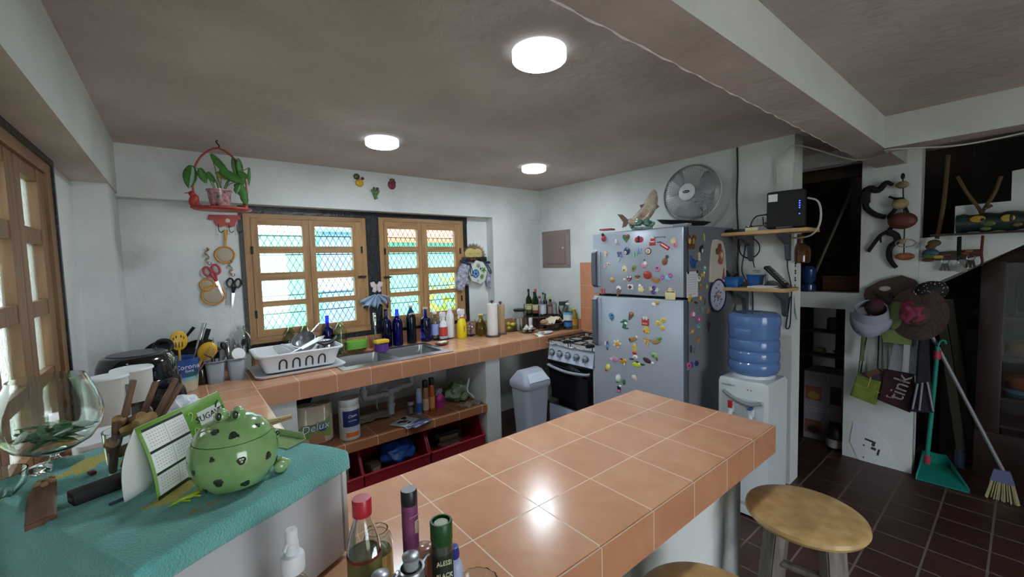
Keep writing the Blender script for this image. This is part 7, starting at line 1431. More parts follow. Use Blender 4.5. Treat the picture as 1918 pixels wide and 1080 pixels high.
# ---------------- under the counter ----------------
ZS = 0.3925
dx_ = thing('paper_towel_pack', 'wrapped pack of paper towels with green print on the shelf under the counter', 'paper towels', (0.715, 3.27, ZS), -0.12)
M_wrap = mat('pack_wrap', '#b3a68e', 0.3, var=0.08, scale=14, coat=0.4)
m = MB()
for x in (-0.062, 0.062): m.lathe([(0, 0), (0.05, 0), (0.062, 0.012), (0.062, 0.27), (0.052, 0.285), (0, 0.285)], c=(x, 0, 0), n=28)
m.bx((-0.062, -0.0615, 0.003), (0.062, 0.0615, 0.28)); m.build('rolls', M_wrap, dx_)
M_grp = mat('green_print', '#4f7a2c', 0.35, col2='#6a963a', scale=10, coat=0.4)
def front(pts, mt, name, y=-0.0632): m = MB(); m.prism([(x, y, z) for x, z in pts], (0, 0.0012, 0)); return m.build(name, mt, dx_)
front([(-0.10, 0.05), (0.10, 0.05), (0.10, 0.20), (0.06, 0.165), (-0.02, 0.15), (-0.10, 0.155)], M_grp, 'green_panel')
front([(-0.05, 0.01), (0.06, 0.01), (0.05, 0.075), (0.0, 0.085), (-0.05, 0.06)], pm('#9a7050', 0.4), 'hands_picture', -0.0642)
m = MB(); m.ell((0.045, -0.065, 0.105), (0.025, 0.001, 0.014), 12); m.build('blue_badge', pm('#2c3570', 0.4), dx_)
for k, (c, e, yy) in enumerate((('#2a3a86', 0.004, -0.0652), ('#d8dae4', 0.0, -0.0702))):
    t = text('brand_lettering', 'Delux', 0.078, pm(c, 0.4), dx_, (-0.005, yy, 0.128), (PI/2, -0.13, 0), 0.0006, shear=0.25)
    if k == 0:
        sm = t.modifiers.new('outline', 'SOLIDIFY'); sm.thickness = 0.0035; sm.offset = 1
wbt = bottle('cleaner_bottle', 'white plastic bottle with a blue and orange label on the shelf under the sink', 'bottle', 0.935, 3.17, ZS, 0.074, 0.30, pm('#c6c8c4', 0.35), 'can', solid=True)
m = MB(); m.lathe([(0, 0.25), (0.062, 0.25), (0.068, 0.256), (0.072, 0.262), (0.0735, 0.30), (0.071, 0.305), (0, 0.306)], n=30); m.build('cap', pm('#c9cbc8', 0.35), wbt)
def lab_band(z0, z1, c, nm, a0, a1, r=0.0748):
    m = MB(); m.sheet([[(r*math.cos(a0+(a1-a0)*i/14), r*math.sin(a0+(a1-a0)*i/14), z) for i in range(15)] for z in (z0, z1)]); return m.build(nm, pm(c, 0.4), wbt)
lab_band(0.105, 0.225, '#1f2f66', 'blue_label', -2.5, -0.6); lab_band(0.072, 0.104, '#b8bcd0', 'pale_label', -2.2, -0.9); lab_band(0.028, 0.062, '#cf6a24', 'orange_label', -2.2, -0.9)
text('brand_lettering', 'Clean', 0.028, pm('#d5d8de'), wbt, (0.0, -0.0762, 0.185), (PI/2, -0.15, 0), 0.001, shear=0.2); text('label_lettering', 'ALCOHOL', 0.013, pm('#d5d8de'), wbt, (0.0, -0.0762, 0.15), (PI/2, 0, 0), 0.001)
def can(lab, x, y, r, h, c, cap, l2):
    o = thing('spray_can', lab, 'spray can', (x, y, ZS), 0, 'spray cans under the sink'); m = MB(); m.lathe([(0, 0), (r*0.95, 0), (r, 0.004), (r, h*0.76), (r*0.9, h*0.79), (0, h*0.80)], n=24); m.build('can', pm(c, 0.25, metal=0.3), o)
    MB().lathe([(0, h*0.785), (r*0.9, h*0.785), (r*0.9, h*0.98), (r*0.8, h), (0, h)], n=20).build('cap', pm(cap, 0.35), o); MB().lathe([(r*1.005, h*0.1), (r*1.01, h*0.1), (r*1.01, h*0.45), (r*1.005, h*0.45)], n=24, closed=True).build('label', pm(l2, 0.4), o)
can('blue and white spray can, left one of three under the sink', 1.545, 3.25, 0.026, 0.235, '#8fa6cc', '#a8aeb4', '#2c4f9c')
can('copper coloured spray can with a black cap, middle of three', 1.605, 3.245, 0.028, 0.285, '#9a6a50', '#17171a', '#b9a08c')
can('orange spray can with a black cap, right one of three', 1.668, 3.25, 0.027, 0.295, '#b3602e', '#17171a', '#c98a4c')
bottle('glass_jar', 'small faceted glass jar left of the blue spray can', 'jar', 1.49, 3.30, ZS, 0.034, 0.09, M_glass, 'jar', cap=(M_grey, 0.7, 0.2))
ps_ = spray('pink spray bottle with a grey trigger lying half turned under the counter', 1.765, 3.29, ZS, 0.046, 0.175, pm('#b8348c', 0.35), pm('#9a2a74', 0.4), pm('#8f949c', 0.4)); 
vb = crumple('plastic_bag', 'clear plastic bag of green vegetables at the right end of the shelf', 'bag', (1.98, 3.33, ZS+0.09), (0.12, 0.10, 0.09), mat('veg_bag', '#4a6a3a', 0.3, col2='#8a9a86', scale=9, coat=0.5), 11, 0.22)
pw = thing('plastic_wrap', 'crumpled clear plastic wrap at the front right of the shelf', 'plastic wrap', (1.985, 3.135, ZS), 0); rnd = random.Random(5); m = MB()
m.sheet([[((i/14-0.5)*0.22, (j/8-0.5)*0.10, 0.012+0.012*rnd.random()+0.01*math.sin(i*1.1)) for j in range(9)] for i in range(15)]); m.build('film', M_film, pw, angle=12)
pk = thing('white_tool', 'white plastic hook handle sticking out of the clear bag of vegetables', 'tool', (2.02, 3.24, ZS+0.10), rot=(0, 0.3, 0)); m = MB(); m.box((0, 0, 0.08), (0.018, 0.01, 0.09), bev=0.004); m.build('handle', M_white, pk); m = MB(); m.tube(spline([(0, 0, 0.035), (0.01, -0.01, 0.0), (0.06, -0.02, -0.03), (0.09, -0.02, -0.05)], 5), 0.006, n=8); m.build('hook', M_white, pk)
for k, (lab, x, y, rz, c) in enumerate((('black and white printed leaflet on top, under the sink', 1.365, 3.15, 0.5, '#a8aab0'), ('dark blue printed leaflet hanging over the shelf edge', 1.44, 3.075, 0.35, '#4a5570'), ('white leaflet under the other two on the shelf edge', 1.41, 3.10, 0.1, '#9fa3a8'))):
    o = thing('leaflet', lab, 'leaflet', (x, y, ZS+0.0045*(2-k)+0.001), rz, 'leaflets on the lower shelf'); MB().box((0, 0, 0.0015), (0.19, 0.15, 0.003)).build('sheet', pm(c, 0.5), o)
    m = MB(); rnd = random.Random(k)
    for i in range(9): m.box((rnd.uniform(-.07, .07), rnd.uniform(-.06, .06), 0.0034), (rnd.uniform(.02, .06), rnd.uniform(.01, .03), 0.0006))
    m.build('print', pm('#22252c' if k != 1 else '#8f98b0', 0.5), o)
rg = crumple('rag', 'grey brown floor cloth lying at the back of the shelf by the drain pipe', 'cloth', (1.17, 3.42, ZS+0.035), (0.16, 0.09, 0.035), mat('rag', '#6b6455', 0.95, bump=0.5, bscale=60), 4, 0.25)
dp = thing('drain_pipe', 'white plastic drain pipes under the double sink', 'pipe', (1.33, 3.42, 0))
M_pvc = mat('pvc', '#9a9da2', 0.4)
def pipe(nm, pts, r=0.022): m = MB(); m.tube(pts, r, n=14); return wb(m, nm, M_pvc, dp)
pipe('down_pipe', [(1.115, 3.36, 0.78), (1.115, 3.36, 0.635)]); pipe('down_pipe', [(1.54, 3.36, 0.78), (1.54, 3.36, 0.67)])
pipe('cross_pipe', spline([(1.115, 3.36, 0.66), (1.117, 3.36, 0.615), (1.14, 3.36, 0.60), (1.20, 3.36, 0.60), (1.33, 3.36, 0.605)], 5)); pipe('cross_pipe', spline([(1.54, 3.36, 0.69), (1.538, 3.36, 0.648), (1.51, 3.36, 0.632), (1.45, 3.36, 0.63), (1.33, 3.36, 0.615)], 5))
pipe('trap', [(1.34, 3.36, 0.64), (1.34, 3.36, 0.42)], 0.026)
for x, z in ((1.115, 0.66), (1.54, 0.69), (1.30, 0.605), (1.39, 0.62)): m = MB(); m.cyl((x, 3.36, z-0.018), (x, 3.36, z+0.018), 0.030, n=14); wb(m, 'coupling', M_pvc, dp)
for z in (0.57, 0.50): m = MB(); m.cyl((1.34, 3.36, z-0.014), (1.34, 3.36, z+0.014), 0.034, n=14); wb(m, 'coupling', M_pvc, dp)
hs2 = cable('hose', 'thin grey water hose curling behind the drain trap', [(1.30, 3.45, 0.79), (1.26, 3.44, 0.6), (1.24, 3.42, 0.48), (1.28, 3.40, 0.43), (1.31, 3.42, 0.41)], 0.007, M_grey, cat='hose')
pf = thing('frying_pan', 'black frying pan hanging on the wall behind the paper towel pack', 'frying pan', (0.70, 3.72, 0.63), rot=(PI/2, 0, 0.2)); MB().lathe([(0, 0), (0.09, 0), (0.105, 0.035), (0.10, 0.035), (0.088, 0.006), (0, 0.006)], n=30).build('pan', M_blackm, pf); m = MB(); m.tube([(0.0, 0.1, 0.03), (0.0, 0.17, 0.03)], 0.009, n=8); m.build('handle', M_blackp, pf)
# red storage bins
M_redb = mat('red_bin', '#8a1a24', 0.35)
def rbin(lab, x, w=0.54):
    o = thing('storage_bin', lab, 'storage bin', (x, 3.25, 0.0), 0, 'red open front bins under the counter'); w2 = w/2
    m = MB(); t = 0.008
    m.bx((-w2, -0.19, 0.03), (w2, 0.22, 0.03+t)); m.bx((-w2, 0.21, 0.03), (w2, 0.22, 0.30))
    for s in (-1, 1): m.prism([(s*w2-(t if s > 0 else 0), -0.19, 0.03), (s*w2-(t if s > 0 else 0), 0.22, 0.03), (s*w2-(t if s > 0 else 0), 0.22, 0.30), (s*w2-(t if s > 0 else 0), -0.04, 0.30), (s*w2-(t if s > 0 else 0), -0.08, 0.27), (s*w2-(t if s > 0 else 0), -0.16, 0.125), (s*w2-(t if s > 0 else 0), -0.20, 0.115)], (t, 0, 0))
    m.bx((-w2, -0.20, 0.03), (w2, -0.19, 0.115)); m.build('tub', M_redb, o)
    m = MB()
    for s in (-1, 1): m.tube([(s*w2, 0.22, 0.305), (s*w2, -0.04, 0.305), (s*w2, -0.085, 0.272), (s*w2, -0.165, 0.128), (s*w2, -0.20, 0.118)], 0.010, n=8)
    m.tube([(-w2, -0.20, 0.118), (w2, -0.20, 0.118)], 0.010, n=8); m.build('rim', M_redb, o)
    for sx in (-1, 1): MB().bx((sx*w2*0.8-0.02, -0.15, 0.0), (sx*w2*0.8+0.02, 0.2, 0.032)).build('foot', M_redb, o)
    return o
rbin('red open front storage bin at the right under the counter', 1.815); rbin('red open front storage bin in the middle holding a blue bag', 1.258); rbin('red open front storage bin at the left behind the microwave', 0.83, 0.30)
crumple('blue_bag', 'bright blue plastic bag in the middle red bin', 'bag', (1.33, 3.24, 0.14), (0.14, 0.12, 0.10), mat('blue_bag', '#1f4c9a', 0.4), 6, 0.12)
for k, (lab, x, y, rz, c, d) in enumerate((('brown paper packet at the left of the middle red bin', 1.10, 3.20, 0.2, '#5a4030', (0.09, 0.12, 0.10)), ('brown packet at the front of the right red bin', 1.80, 3.20, 0.15, '#5f4a3a', (0.22, 0.08, 0.06)), ('dark grey packet at the back of the right red bin', 1.84, 3.33, -0.1, '#33353a', (0.26, 0.12, 0.11)), ('green and white food box in the left red bin', 0.85, 3.18, 0.1, '#5f7a52', (0.10, 0.09, 0.13)))):
    o = thing('packet', lab, 'packet', (x, y, 0.0385), rz); MB().box((0, 0, d[2]/2), d, bev=0.008).build('packet', pm(c, 0.5), o); MB().box((0, -d[1]/2-0.001, d[2]*0.5), (d[0]*0.7, 0.002, d[2]*0.45)).build('label', pm('#a89c86', 0.5), o)
for k, (lab, x) in enumerate((('white label on the front of the middle bin, a loose paper strip', 1.44), ('cream paper strip along the front of the right bin', 1.92))):
    o = MB().box((0, 0, 0.003), (0.14, 0.05, 0.006), bev=0.001).build('paper_strip', pm('#b3aa98', 0.7)); o.location = (x, 3.10, 0.0385); tag(o, lab, 'paper')
wr = thing('white_stick', 'thin white plastic rod leaning in the left red bin', 'rod', (0.80, 3.16, 0.0385), rot=(0.35, -0.25, 0)); MB().tube([(0, 0, 0), (0, 0, 0.22)], 0.006, n=8).build('rod', M_white, wr)

# ---------------- bar stools ----------------
M_seat = mat('stool_seat_wood', '#a58655', 0.4, col2='#bf9f6b', scale=22, coat=0.25, detail=8)
M_gleg = wood('weathered_leg', '#57514b', '#7a736c', 0.7, 2, 8)
def stool(lab, x, y, rz):
    o = thing('bar_stool', lab, 'stool', (x, y, 0), rz, 'bar stools')
    MB().lathe([(0, 0.705), (0.165, 0.705), (0.183, 0.712), (0.190, 0.724), (0.187, 0.737), (0.176, 0.743), (0.10, 0.740), (0, 0.738)], n=56).build('seat', M_seat, o)
    for k in range(4):
        a = PI/4+k*PI/2; u = Vector((math.cos(a), math.sin(a), 0)); v = Vector((-math.sin(a), math.cos(a), 0)); t, b = u*0.115, u*0.185; m = MB()
        m.prism([t-v*0.032-u*0.02+Vector((0, 0, 0.705)), t+v*0.032-u*0.02+Vector((0, 0, 0.705)), b+v*0.034-u*0.02, b-v*0.034-u*0.02], u*0.04, bev=0.004); m.build('leg', M_gleg, o)
    for z, f in ((0.52, 0.134), (0.26, 0.160)):
        for k in range(4):
            a, b = PI/4+k*PI/2, PI/4+(k+1)*PI/2; zz = z+0.05*(k % 2)
            MB().tube([(f*math.cos(a), f*math.sin(a), zz), (f*math.cos(b), f*math.sin(b), zz)], 0.014, n=8).build('rung', M_gleg, o)
    return o
stool('round wooden bar stool fully in view right of the tiled bar', 1.735, 0.485, 0.2)
stool('round wooden bar stool cut off by the bottom edge, left of the other one', 1.045, 0.50, 0.5)
# ---------------- hanging things at the end of the east wall ----------------
XH = 3.47
gbt = thing('glass_lantern', 'amber glass bottle hanging at the right end of the upper shelf', 'hanging bottle', (3.47, 1.022, 1.701))
MB().lathe([(0, -0.085), (0.05, -0.085), (0.062, -0.075), (0.064, 0.0), (0.055, 0.03), (0.022, 0.06), (0.02, 0.115), (0.025, 0.12), (0, 0.12)], n=28).build('bottle', mat('amber_glass', '#6a3a18', 0.1, trans=0.6, coat=0.4), gbt)
m = MB(); m.tube([(0, 0, 0.12), (0.0, 0.01, 0.22)], 0.003, n=6); m.build('cord', M_iron, gbt)
bs_ = thing('bead_string', 'string of blue and white beads with a white tassel hanging at the wall end', 'bead string', (3.43, 1.046, 1.512))
m = MB(); m.tube([(0, 0, 0.24), (0, 0.004, 0.1), (0, 0, -0.09)], 0.002, n=5); m.build('cord', pm('#8a8a8a'), bs_)
for k in range(13): MB().ell((0, 0.006*math.sin(k*2), 0.135-k*0.017), (0.011, 0.011, 0.009), 8).build('bead', pm(['#2c3a7a', '#b8bcc4', '#1f2430'][k % 3], 0.3), bs_)
for k in range(9): MB().tube(spline([(0, 0, -0.09), (0.004*k-0.016, -0.010+0.004*k, -0.18), (0.010*math.sin(k*1.7), -0.02+0.007*k, -0.30+0.02*(k % 3))], 4), 0.0035, n=5).build('tassel_strand', pm('#8f949a', 0.8), bs_)
hl = thing('hanging_strip', 'thin white plastic strip hanging from the upper shelf end', 'strip', (3.36, 1.035, 1.72)); MB().bx((-0.006, -0.008, -0.10), (0.006, 0.008, 0.104)).build('strip', pm('#9a9a96'), hl)
bf = thing('blue_lantern', 'small blue glass lantern on the ledge of the dark wall opening', 'lantern', (4.27, 1.19, 1.355)); MB().lathe([(0, 0), (0.05, 0), (0.055, 0.02), (0.05, 0.06), (0.03, 0.075), (0.05, 0.10), (0.055, 0.19), (0.03, 0.22), (0, 0.225)], n=24).build('glass', mat('blue_lantern_glass', '#1c3a70', 0.15, coat=0.5), bf); m = MB(); m.cyl((0, 0, 0.0), (0, 0, 0.015), 0.058, n=20); m.build('base', M_iron, bf)
# ---------------- upper opening ----------------
M_dkw = wood('dark_brown_wood', '#241a15', '#3a2a22', 0.6, 2, 6)
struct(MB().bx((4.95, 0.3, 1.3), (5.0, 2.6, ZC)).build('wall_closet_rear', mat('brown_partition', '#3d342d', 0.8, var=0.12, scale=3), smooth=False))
lt = thing('lintel_board', 'rough dark wooden board along the top of the dark wall opening', 'board', (4.40, 1.0, 2.33)); m = MB(); m.bx((-0.03, -0.18, -0.03), (0.03, 0.45, 0.065), bev=0.006); m.build('board', M_dkw, lt)
ld = thing('ladder', 'dark wooden ladder standing behind the wall opening', 'ladder', (4.90, 1.2, 0))
for y in (-0.10, 0.16): MB().bx((-0.02, y-0.035, 0.0), (0.02, y+0.035, 2.35)).build('rail', mat('black_wood', '#0f0d0c', 0.6), ld)
for z in (1.35, 1.62, 1.88, 2.15): MB().tube([(0.0, -0.10, z-0.04), (0.0, 0.16, z+0.04)], 0.014, n=6).build('rung', M_dkw, ld)
pl2 = thing('pole', 'thin grey brown pole leaning diagonally inside the wall opening', 'pole', (4.31, 1.19, 1.356)); m = MB(); m.tube([(0, 0.02, 0.008), (0.10, -0.30, 0.98)], 0.012, n=8); m.build('rod', wood('grey_pole', '#4a423a', '#5f554a', 0.7), pl2)
bb_ = thing('wooden_box', 'red brown wooden box on the ledge of the wall opening', 'box', (4.43, 0.975, 1.355)); MB().bx((-0.06, -0.125, 0), (0.06, 0.145, 0.115), bev=0.008).build('box', wood('red_brown', '#3f1f16', '#5a3020', 0.6, 1, 8), bb_); MB().bx((-0.064, -0.13, 0.115), (0.064, 0.15, 0.13), bev=0.004).build('lid', wood('red_brown_lid', '#45241a', '#5f3424', 0.6, 1, 8), bb_)
# ---------------- driftwood roots and shell mobile on the pier ----------------
M_drift = mat('driftwood', '#100c0b', 0.85, col2='#1f1714', scale=25, bump=0.8, bscale=30)
def root(lab, segs):
    m = MB()
    for pts, rr in segs: m.tube(spline(pts, 4), [rr[0]+(rr[1]-rr[0])*i/((len(pts)-1)*4) for i in range((len(pts)-1)*4+1)], n=8)
    t = m.build('driftwood_root', M_drift); return tag(t, lab, 'driftwood', 'driftwood roots on the pier')
root('black crescent shaped driftwood root on the white pier, the upper left one', [([(4.19, 0.65, 2.176), (4.17, 0.684, 2.195), (4.17, 0.728, 2.147), (4.17, 0.782, 2.163), (4.18, 0.808, 2.123), (4.19, 0.815, 2.063)], (0.012, 0.040)), ([(4.19, 0.875, 2.133), (4.18, 0.834, 2.139), (4.18, 0.801, 2.093), (4.18, 0.8, 2.027), (4.19, 0.756, 1.974), (4.195, 0.713, 1.95), (4.2, 0.686, 1.943)], (0.024, 0.017))])
root('long forked black driftwood root hanging on the white pier, the lower one', [([(4.19, 0.669, 2.092), (4.18, 0.629, 2.07), (4.18, 0.588, 2.064), (4.18, 0.575, 2.001), (4.19, 0.552, 1.933), (4.2, 0.521, 1.903)], (0.008, 0.010)), ([(4.18, 0.629, 2.062), (4.18, 0.633, 1.992), (4.18, 0.664, 1.94), (4.18, 0.642, 1.89), (4.18, 0.665, 1.836), (4.18, 0.707, 1.807), (4.19, 0.739, 1.761), (4.2, 0.783, 1.684)], (0.013, 0.014)), ([(4.18, 0.671, 1.829), (4.18, 0.623, 1.801), (4.18, 0.616, 1.754), (4.18, 0.65, 1.716), (4.19, 0.659, 1.644), (4.195, 0.641, 1.595), (4.2, 0.617, 1.558)], (0.024, 0.014)), ([(4.18, 0.713, 1.8), (4.17, 0.704, 1.75)], (0.010, 0.005))])
mo = thing('shell_mobile', 'string of shells and a brown coconut disc hanging on the white pier', 'mobile', (4.17, 0.59, 2.226))
px0 = Vector((4.17, 0.59, 2.226))
def rel(p): return Vector(p)-px0
m = MB(); m.tube([rel((4.17, 0.593, 2.234)), rel((4.17, 0.587, 2.071)), rel((4.17, 0.576, 1.876)), rel((4.17, 0.574, 1.649))], 0.004, n=6); m.build('string', M_iron, mo)
M_shell = mat('shell', '#a89878', 0.5, col2='#7a6248', scale=20)
def shell(p, r, sq, c=None, nm='shell'): m = MB(); m.ell(rel(p), (r*0.4, r, r*sq), 16); m.build(nm, c or M_shell, mo)
shell((4.17, 0.593, 2.227), 0.012, 2.0, M_iron, 'top_knot'); shell((4.165, 0.594, 2.165), 0.038, 0.7); shell((4.155, 0.601, 2.026), 0.048, 0.78, mat('big_shell', '#b0a076', 0.45, col2='#8a7348', scale=14)); shell((4.145, 0.585, 1.903), 0.082, 0.75, mat('coconut_disc', '#5a2c26', 0.45, var=0.1), 'coconut_disc'); shell((4.155, 0.566, 1.641), 0.055, 0.5, mat('orange_shell', '#9a6236', 0.45, col2='#7a4426', scale=12))
m = MB(); c = rel((4.16, 0.566, 1.739)); m.tube([c+Vector((0, 0.055*math.cos(2*PI*i/16), 0.028*math.sin(2*PI*i/16))) for i in range(16)], 0.004, n=6, closed=True); m.build('ring', pm('#8a857c'), mo); shell((4.16, 0.583, 1.752), 0.02, 1.0)
# ---------------- hat rack and what hangs from it ----------------
hr = thing('hat_rack', 'dark brown carved wooden hat rack on the white pier', 'hat rack', (4.205, 0.581, 1.382))
hp0 = Vector((4.205, 0.581, 1.382))
m = MB(); m.prism([Vector(p)-hp0 for p in ((4.205, 0.8, 1.345), (4.205, 0.791, 1.396), (4.205, 0.704, 1.46), (4.205, 0.584, 1.502), (4.205, 0.511, 1.467), (4.205, 0.467, 1.387), (4.205, 0.506, 1.267), (4.205, 0.731, 1.289), (4.205, 0.789, 1.299))], (-0.03, 0, 0), bev=0.006); m.build('board', mat('hat_rack_wood', '#2c1c16', 0.5, col2='#40291f', scale=9), hr)
m = MB(); m.ell(Vector((4.17, 0.675, 1.401))-hp0, (0.012, 0.035, 0.02), 12); m.build('pale_shell', pm('#a8a098', 0.4), hr)
for p in ((4.17, 0.726, 1.35), (4.17, 0.628, 1.339), (4.17, 0.532, 1.359), (4.17, 0.468, 1.377)): m = MB(); q = Vector(p)-hp0; m.tube([q, q+Vector((-0.07, 0, 0.01)), q+Vector((-0.085, 0, 0.035))], 0.010, n=8); m.build('peg', M_dkw, hr)
def hang(name, lab, cat, p, group=None, rot=(0, 0, 0)): return thing(name, lab, cat, p, rot=rot, group=group)
vs_ = hang('visor', 'white sun visor cap hanging on the left peg of the hat rack', 'cap', (4.02, 0.722, 1.229))
M_vis = mat('visor_white', '#9296a4', 0.85, bump=0.2, bscale=120)
T_ = Matrix.Rotation(0.12, 4, 'X') @ Matrix.Rotation(-0.62, 4, 'Y')
m = MB(); m.lathe([(0.088, 0.045), (0.104, -0.03), (0.108, -0.03), (0.092, 0.047)], n=36, closed=True, M=T_); m.build('band', M_vis, vs_)
m = MB(); m.sheet([[T_ @ Vector(((0.106+0.045*k*max(0, -math.cos(a)))*math.cos(a), (0.106+0.02*k)*math.sin(a), -0.03-0.085*k*max(0, -math.cos(a))**0.6)) for a in [PI*0.5+PI*q/16 for q in range(17)]] for k in (0, 0.5, 1)]); m.build('brim', M_vis, vs_, solid=0.004)
rc = hang('cap', 'dark red and grey cap tucked inside the white visor', 'cap', (4.06, 0.706, 1.279)); m = MB(); m.ell((0.01, 0, -0.015), (0.05, 0.068, 0.065), 18); m.build('crown', mat('red_cap', '#4a1a22', 0.85, col2='#332b30', scale=18), rc); m = MB(); m.prism([(-0.03, 0.02, -0.06), (-0.03, 0.10, -0.09), (-0.035, 0.115, -0.15), (-0.03, 0.05, -0.15)], (0.012, 0, 0), bev=0.003); m.build('peak', pm('#4a1a22', 0.8), rc)
gc = hang('cap', 'pale green cap hanging between the visor and the straw hat', 'cap', (4.1, 0.579, 1.205)); M_gc = mat('green_cap', '#6a7a48', 0.85, bump=0.2, bscale=100); m = MB(); m.ell((0, 0, 0), (0.06, 0.085, 0.12), 18, M=Matrix.Rotation(0.15, 4, 'X')); m.build('crown', M_gc, gc); m = MB(); m.prism([(-0.03, 0.105, -0.09), (-0.03, -0.085, -0.115), (-0.055, -0.075, -0.195), (-0.055, 0.075, -0.195)], (0.010, 0, 0), bev=0.003); m.build('peak', M_gc, gc)
sh_ = hang('straw_hat', 'round brown straw hat with a pink scarf on the hat rack', 'hat', (4.03, 0.478, 1.239), rot=(0, -PI/2+0.12, -0.35))
M_straw = mat('straw', '#3f3028', 0.8, col2='#54423a', scale=60, bump=0.6, bscale=120)
MB().lathe([(0, 0.085), (0.055, 0.082), (0.078, 0.06), (0.086, 0.01), (0.088, 0.0), (0.15, -0.008), (0.185, -0.012), (0.187, -0.008), (0.15, -0.002), (0.086, 0.006)], n=44, sy=0.92).build('hat', M_straw, sh_)
m = MB(); from mathutils import noise as _nz
bmesh.ops.create_icosphere(m.b, subdivisions=4, radius=1)
for v in m.b.verts: d = v.co.copy(); k = 1+0.35*_nz.noise(d*2.2); v.co = Vector((0.075*d.x*k, 0.068*d.y*k, 0.055+0.045*d.z*k))
m.build('pink_scarf', mat('pink_scarf', '#6f2440', 0.85, col2='#8f3a56', scale=20), sh_)
dc_ = hang('cap', 'black cap with white dots at the right end of the hat rack', 'cap', (4.1, 0.423, 1.395)); m = MB(); m.ell((0, 0, 0), (0.07, 0.095, 0.07), 20, M=Matrix.Rotation(-0.35, 4, 'X')); m.build('crown', M_blackm, dc_)
m = MB(); rnd = random.Random(1)
for i in range(40):
    a, b = rnd.uniform(PI*0.55, PI*1.45), rnd.uniform(-0.9, 1.3); d = Vector((math.cos(a)*math.cos(b)*0.071, math.sin(a)*math.cos(b)*0.096, math.sin(b)*0.071)); m.ell(Matrix.Rotation(-0.35, 3, 'X') @ d, 0.004, 6)
m.build('dots', pm('#9a9a9a'), dc_)
def bag(name, lab, cat, pts, d, mt, straps=(), smt=None, x0=None, deco=None, bev=0.012):
    c = Vector((sum(p[0] for p in pts)/len(pts), sum(p[1] for p in pts)/len(pts), sum(p[2] for p in pts)/len(pts)))
    o = thing(name, lab, cat, c); m = MB(); m.prism([Vector(p)-c for p in pts], (d, 0, 0), bev=bev); b = m.build('body', mt, o)
    for s in straps: m = MB(); m.tube(spline([Vector(p)-c for p in s], 4), 0.007, n=6, flat=0.5); m.build('strap', smt or mt, o)
    return o, c, b
M_lbag = mat('lime_bag', '#5a6a20', 0.35, col2='#78862e', scale=14, coat=0.5)
o, c, b = bag('shoulder_bag', 'shiny lime green shoulder bag hanging lowest at the left of the pier', 'bag', [(4.07, 0.8, 0.737), (4.07, 0.658, 0.712), (4.05, 0.682, 0.534), (4.05, 0.836, 0.572)], -0.05, M_lbag, ([(4.09, 0.801, 0.72), (4.13, 0.797, 0.939), (4.14, 0.792, 1.098)], [(4.09, 0.668, 0.706), (4.13, 0.67, 0.916), (4.14, 0.678, 1.077)]), pm('#5a5a3a', 0.7))
for q0, q1 in (((4.015, 0.811, 0.67), (4.015, 0.66, 0.634)), ((4.015, 0.714, 0.74), (4.015, 0.751, 0.563))): m = MB(); m.tube([Vector(q0)-c, Vector(q1)-c], 0.004, n=6); m.build('gold_seam', pm('#a89a3a', 0.3), o)
o, c, b = bag('handbag', 'brown and navy handbag behind the lime green bag', 'bag', [(4.12, 0.781, 0.744), (4.12, 0.681, 0.792), (4.12, 0.631, 0.736), (4.1, 0.614, 0.654), (4.1, 0.698, 0.606), (4.1, 0.769, 0.674)], -0.05, mat('brown_navy_bag', '#2a2c40', 0.6, col2='#4a2e24', scale=5), ([(4.13, 0.796, 0.726), (4.15, 0.784, 0.895), (4.16, 0.769, 1.044)], [(4.13, 0.695, 0.779), (4.15, 0.698, 0.908), (4.16, 0.7, 1.052)]), M_blackm)
m = MB(); m.prism([Vector(p)-c for p in ((4.065, 0.758, 0.759), (4.065, 0.684, 0.802), (4.065, 0.665, 0.773), (4.065, 0.735, 0.726))], (-0.006, 0, 0)); m.build('tan_flap', pm('#5f3f24', 0.6), o)
o, c, b = bag('tote_bag', 'maroon tote bag with white hand lettering on the right of the pier', 'bag', [(4.1, 0.653, 0.801), (4.1, 0.49, 0.792), (4.09, 0.474, 0.66), (4.07, 0.496, 0.521), (4.07, 0.674, 0.573)], -0.05, mat('maroon_fabric', '#2c1016', 0.85, col2='#38161c', scale=10))
for k, (s, p, sz) in enumerate((('tink', (4.015, 0.55, 0.699), 0.13), ('s', (4.015, 0.545, 0.751), 0.07), ('t', (4.015, 0.611, 0.617), 0.07))): text('hand_lettering', s, sz, pm('#8a8486'), o, Vector(p)-c, (PI/2, -PI/2+0.25, -PI/2), 0.001)
for lab, pts, mt in (('white woven strap hanging under the green cap', [(4.13, 0.603, 1.039), (4.13, 0.551, 1.038), (4.11, 0.559, 0.788), (4.11, 0.631, 0.803)], mat('white_strap', '#84868e', 0.85, bump=0.3, bscale=90)), ('pale striped cloth strap right of the white one', [(4.13, 0.515, 1.089), (4.13, 0.479, 1.094), (4.11, 0.477, 0.781), (4.11, 0.519, 0.784)], mat('striped_strap', '#7a7c86', 0.85, col2='#94969e', scale=40))):
    o, c, b = bag('bag_strap', lab, 'strap', pts, -0.014, mt, bev=0.003)
o, c, b = bag('striped_bag', 'dark bag with white piping at the right edge of the pier', 'bag', [(4.06, 0.465, 1.093), (4.06, 0.417, 1.098), (4.05, 0.399, 0.774), (4.03, 0.373, 0.564), (4.03, 0.489, 0.541), (4.05, 0.471, 0.747)], -0.05, mat('dark_striped', '#17161f', 0.8, col2='#242232', scale=14))
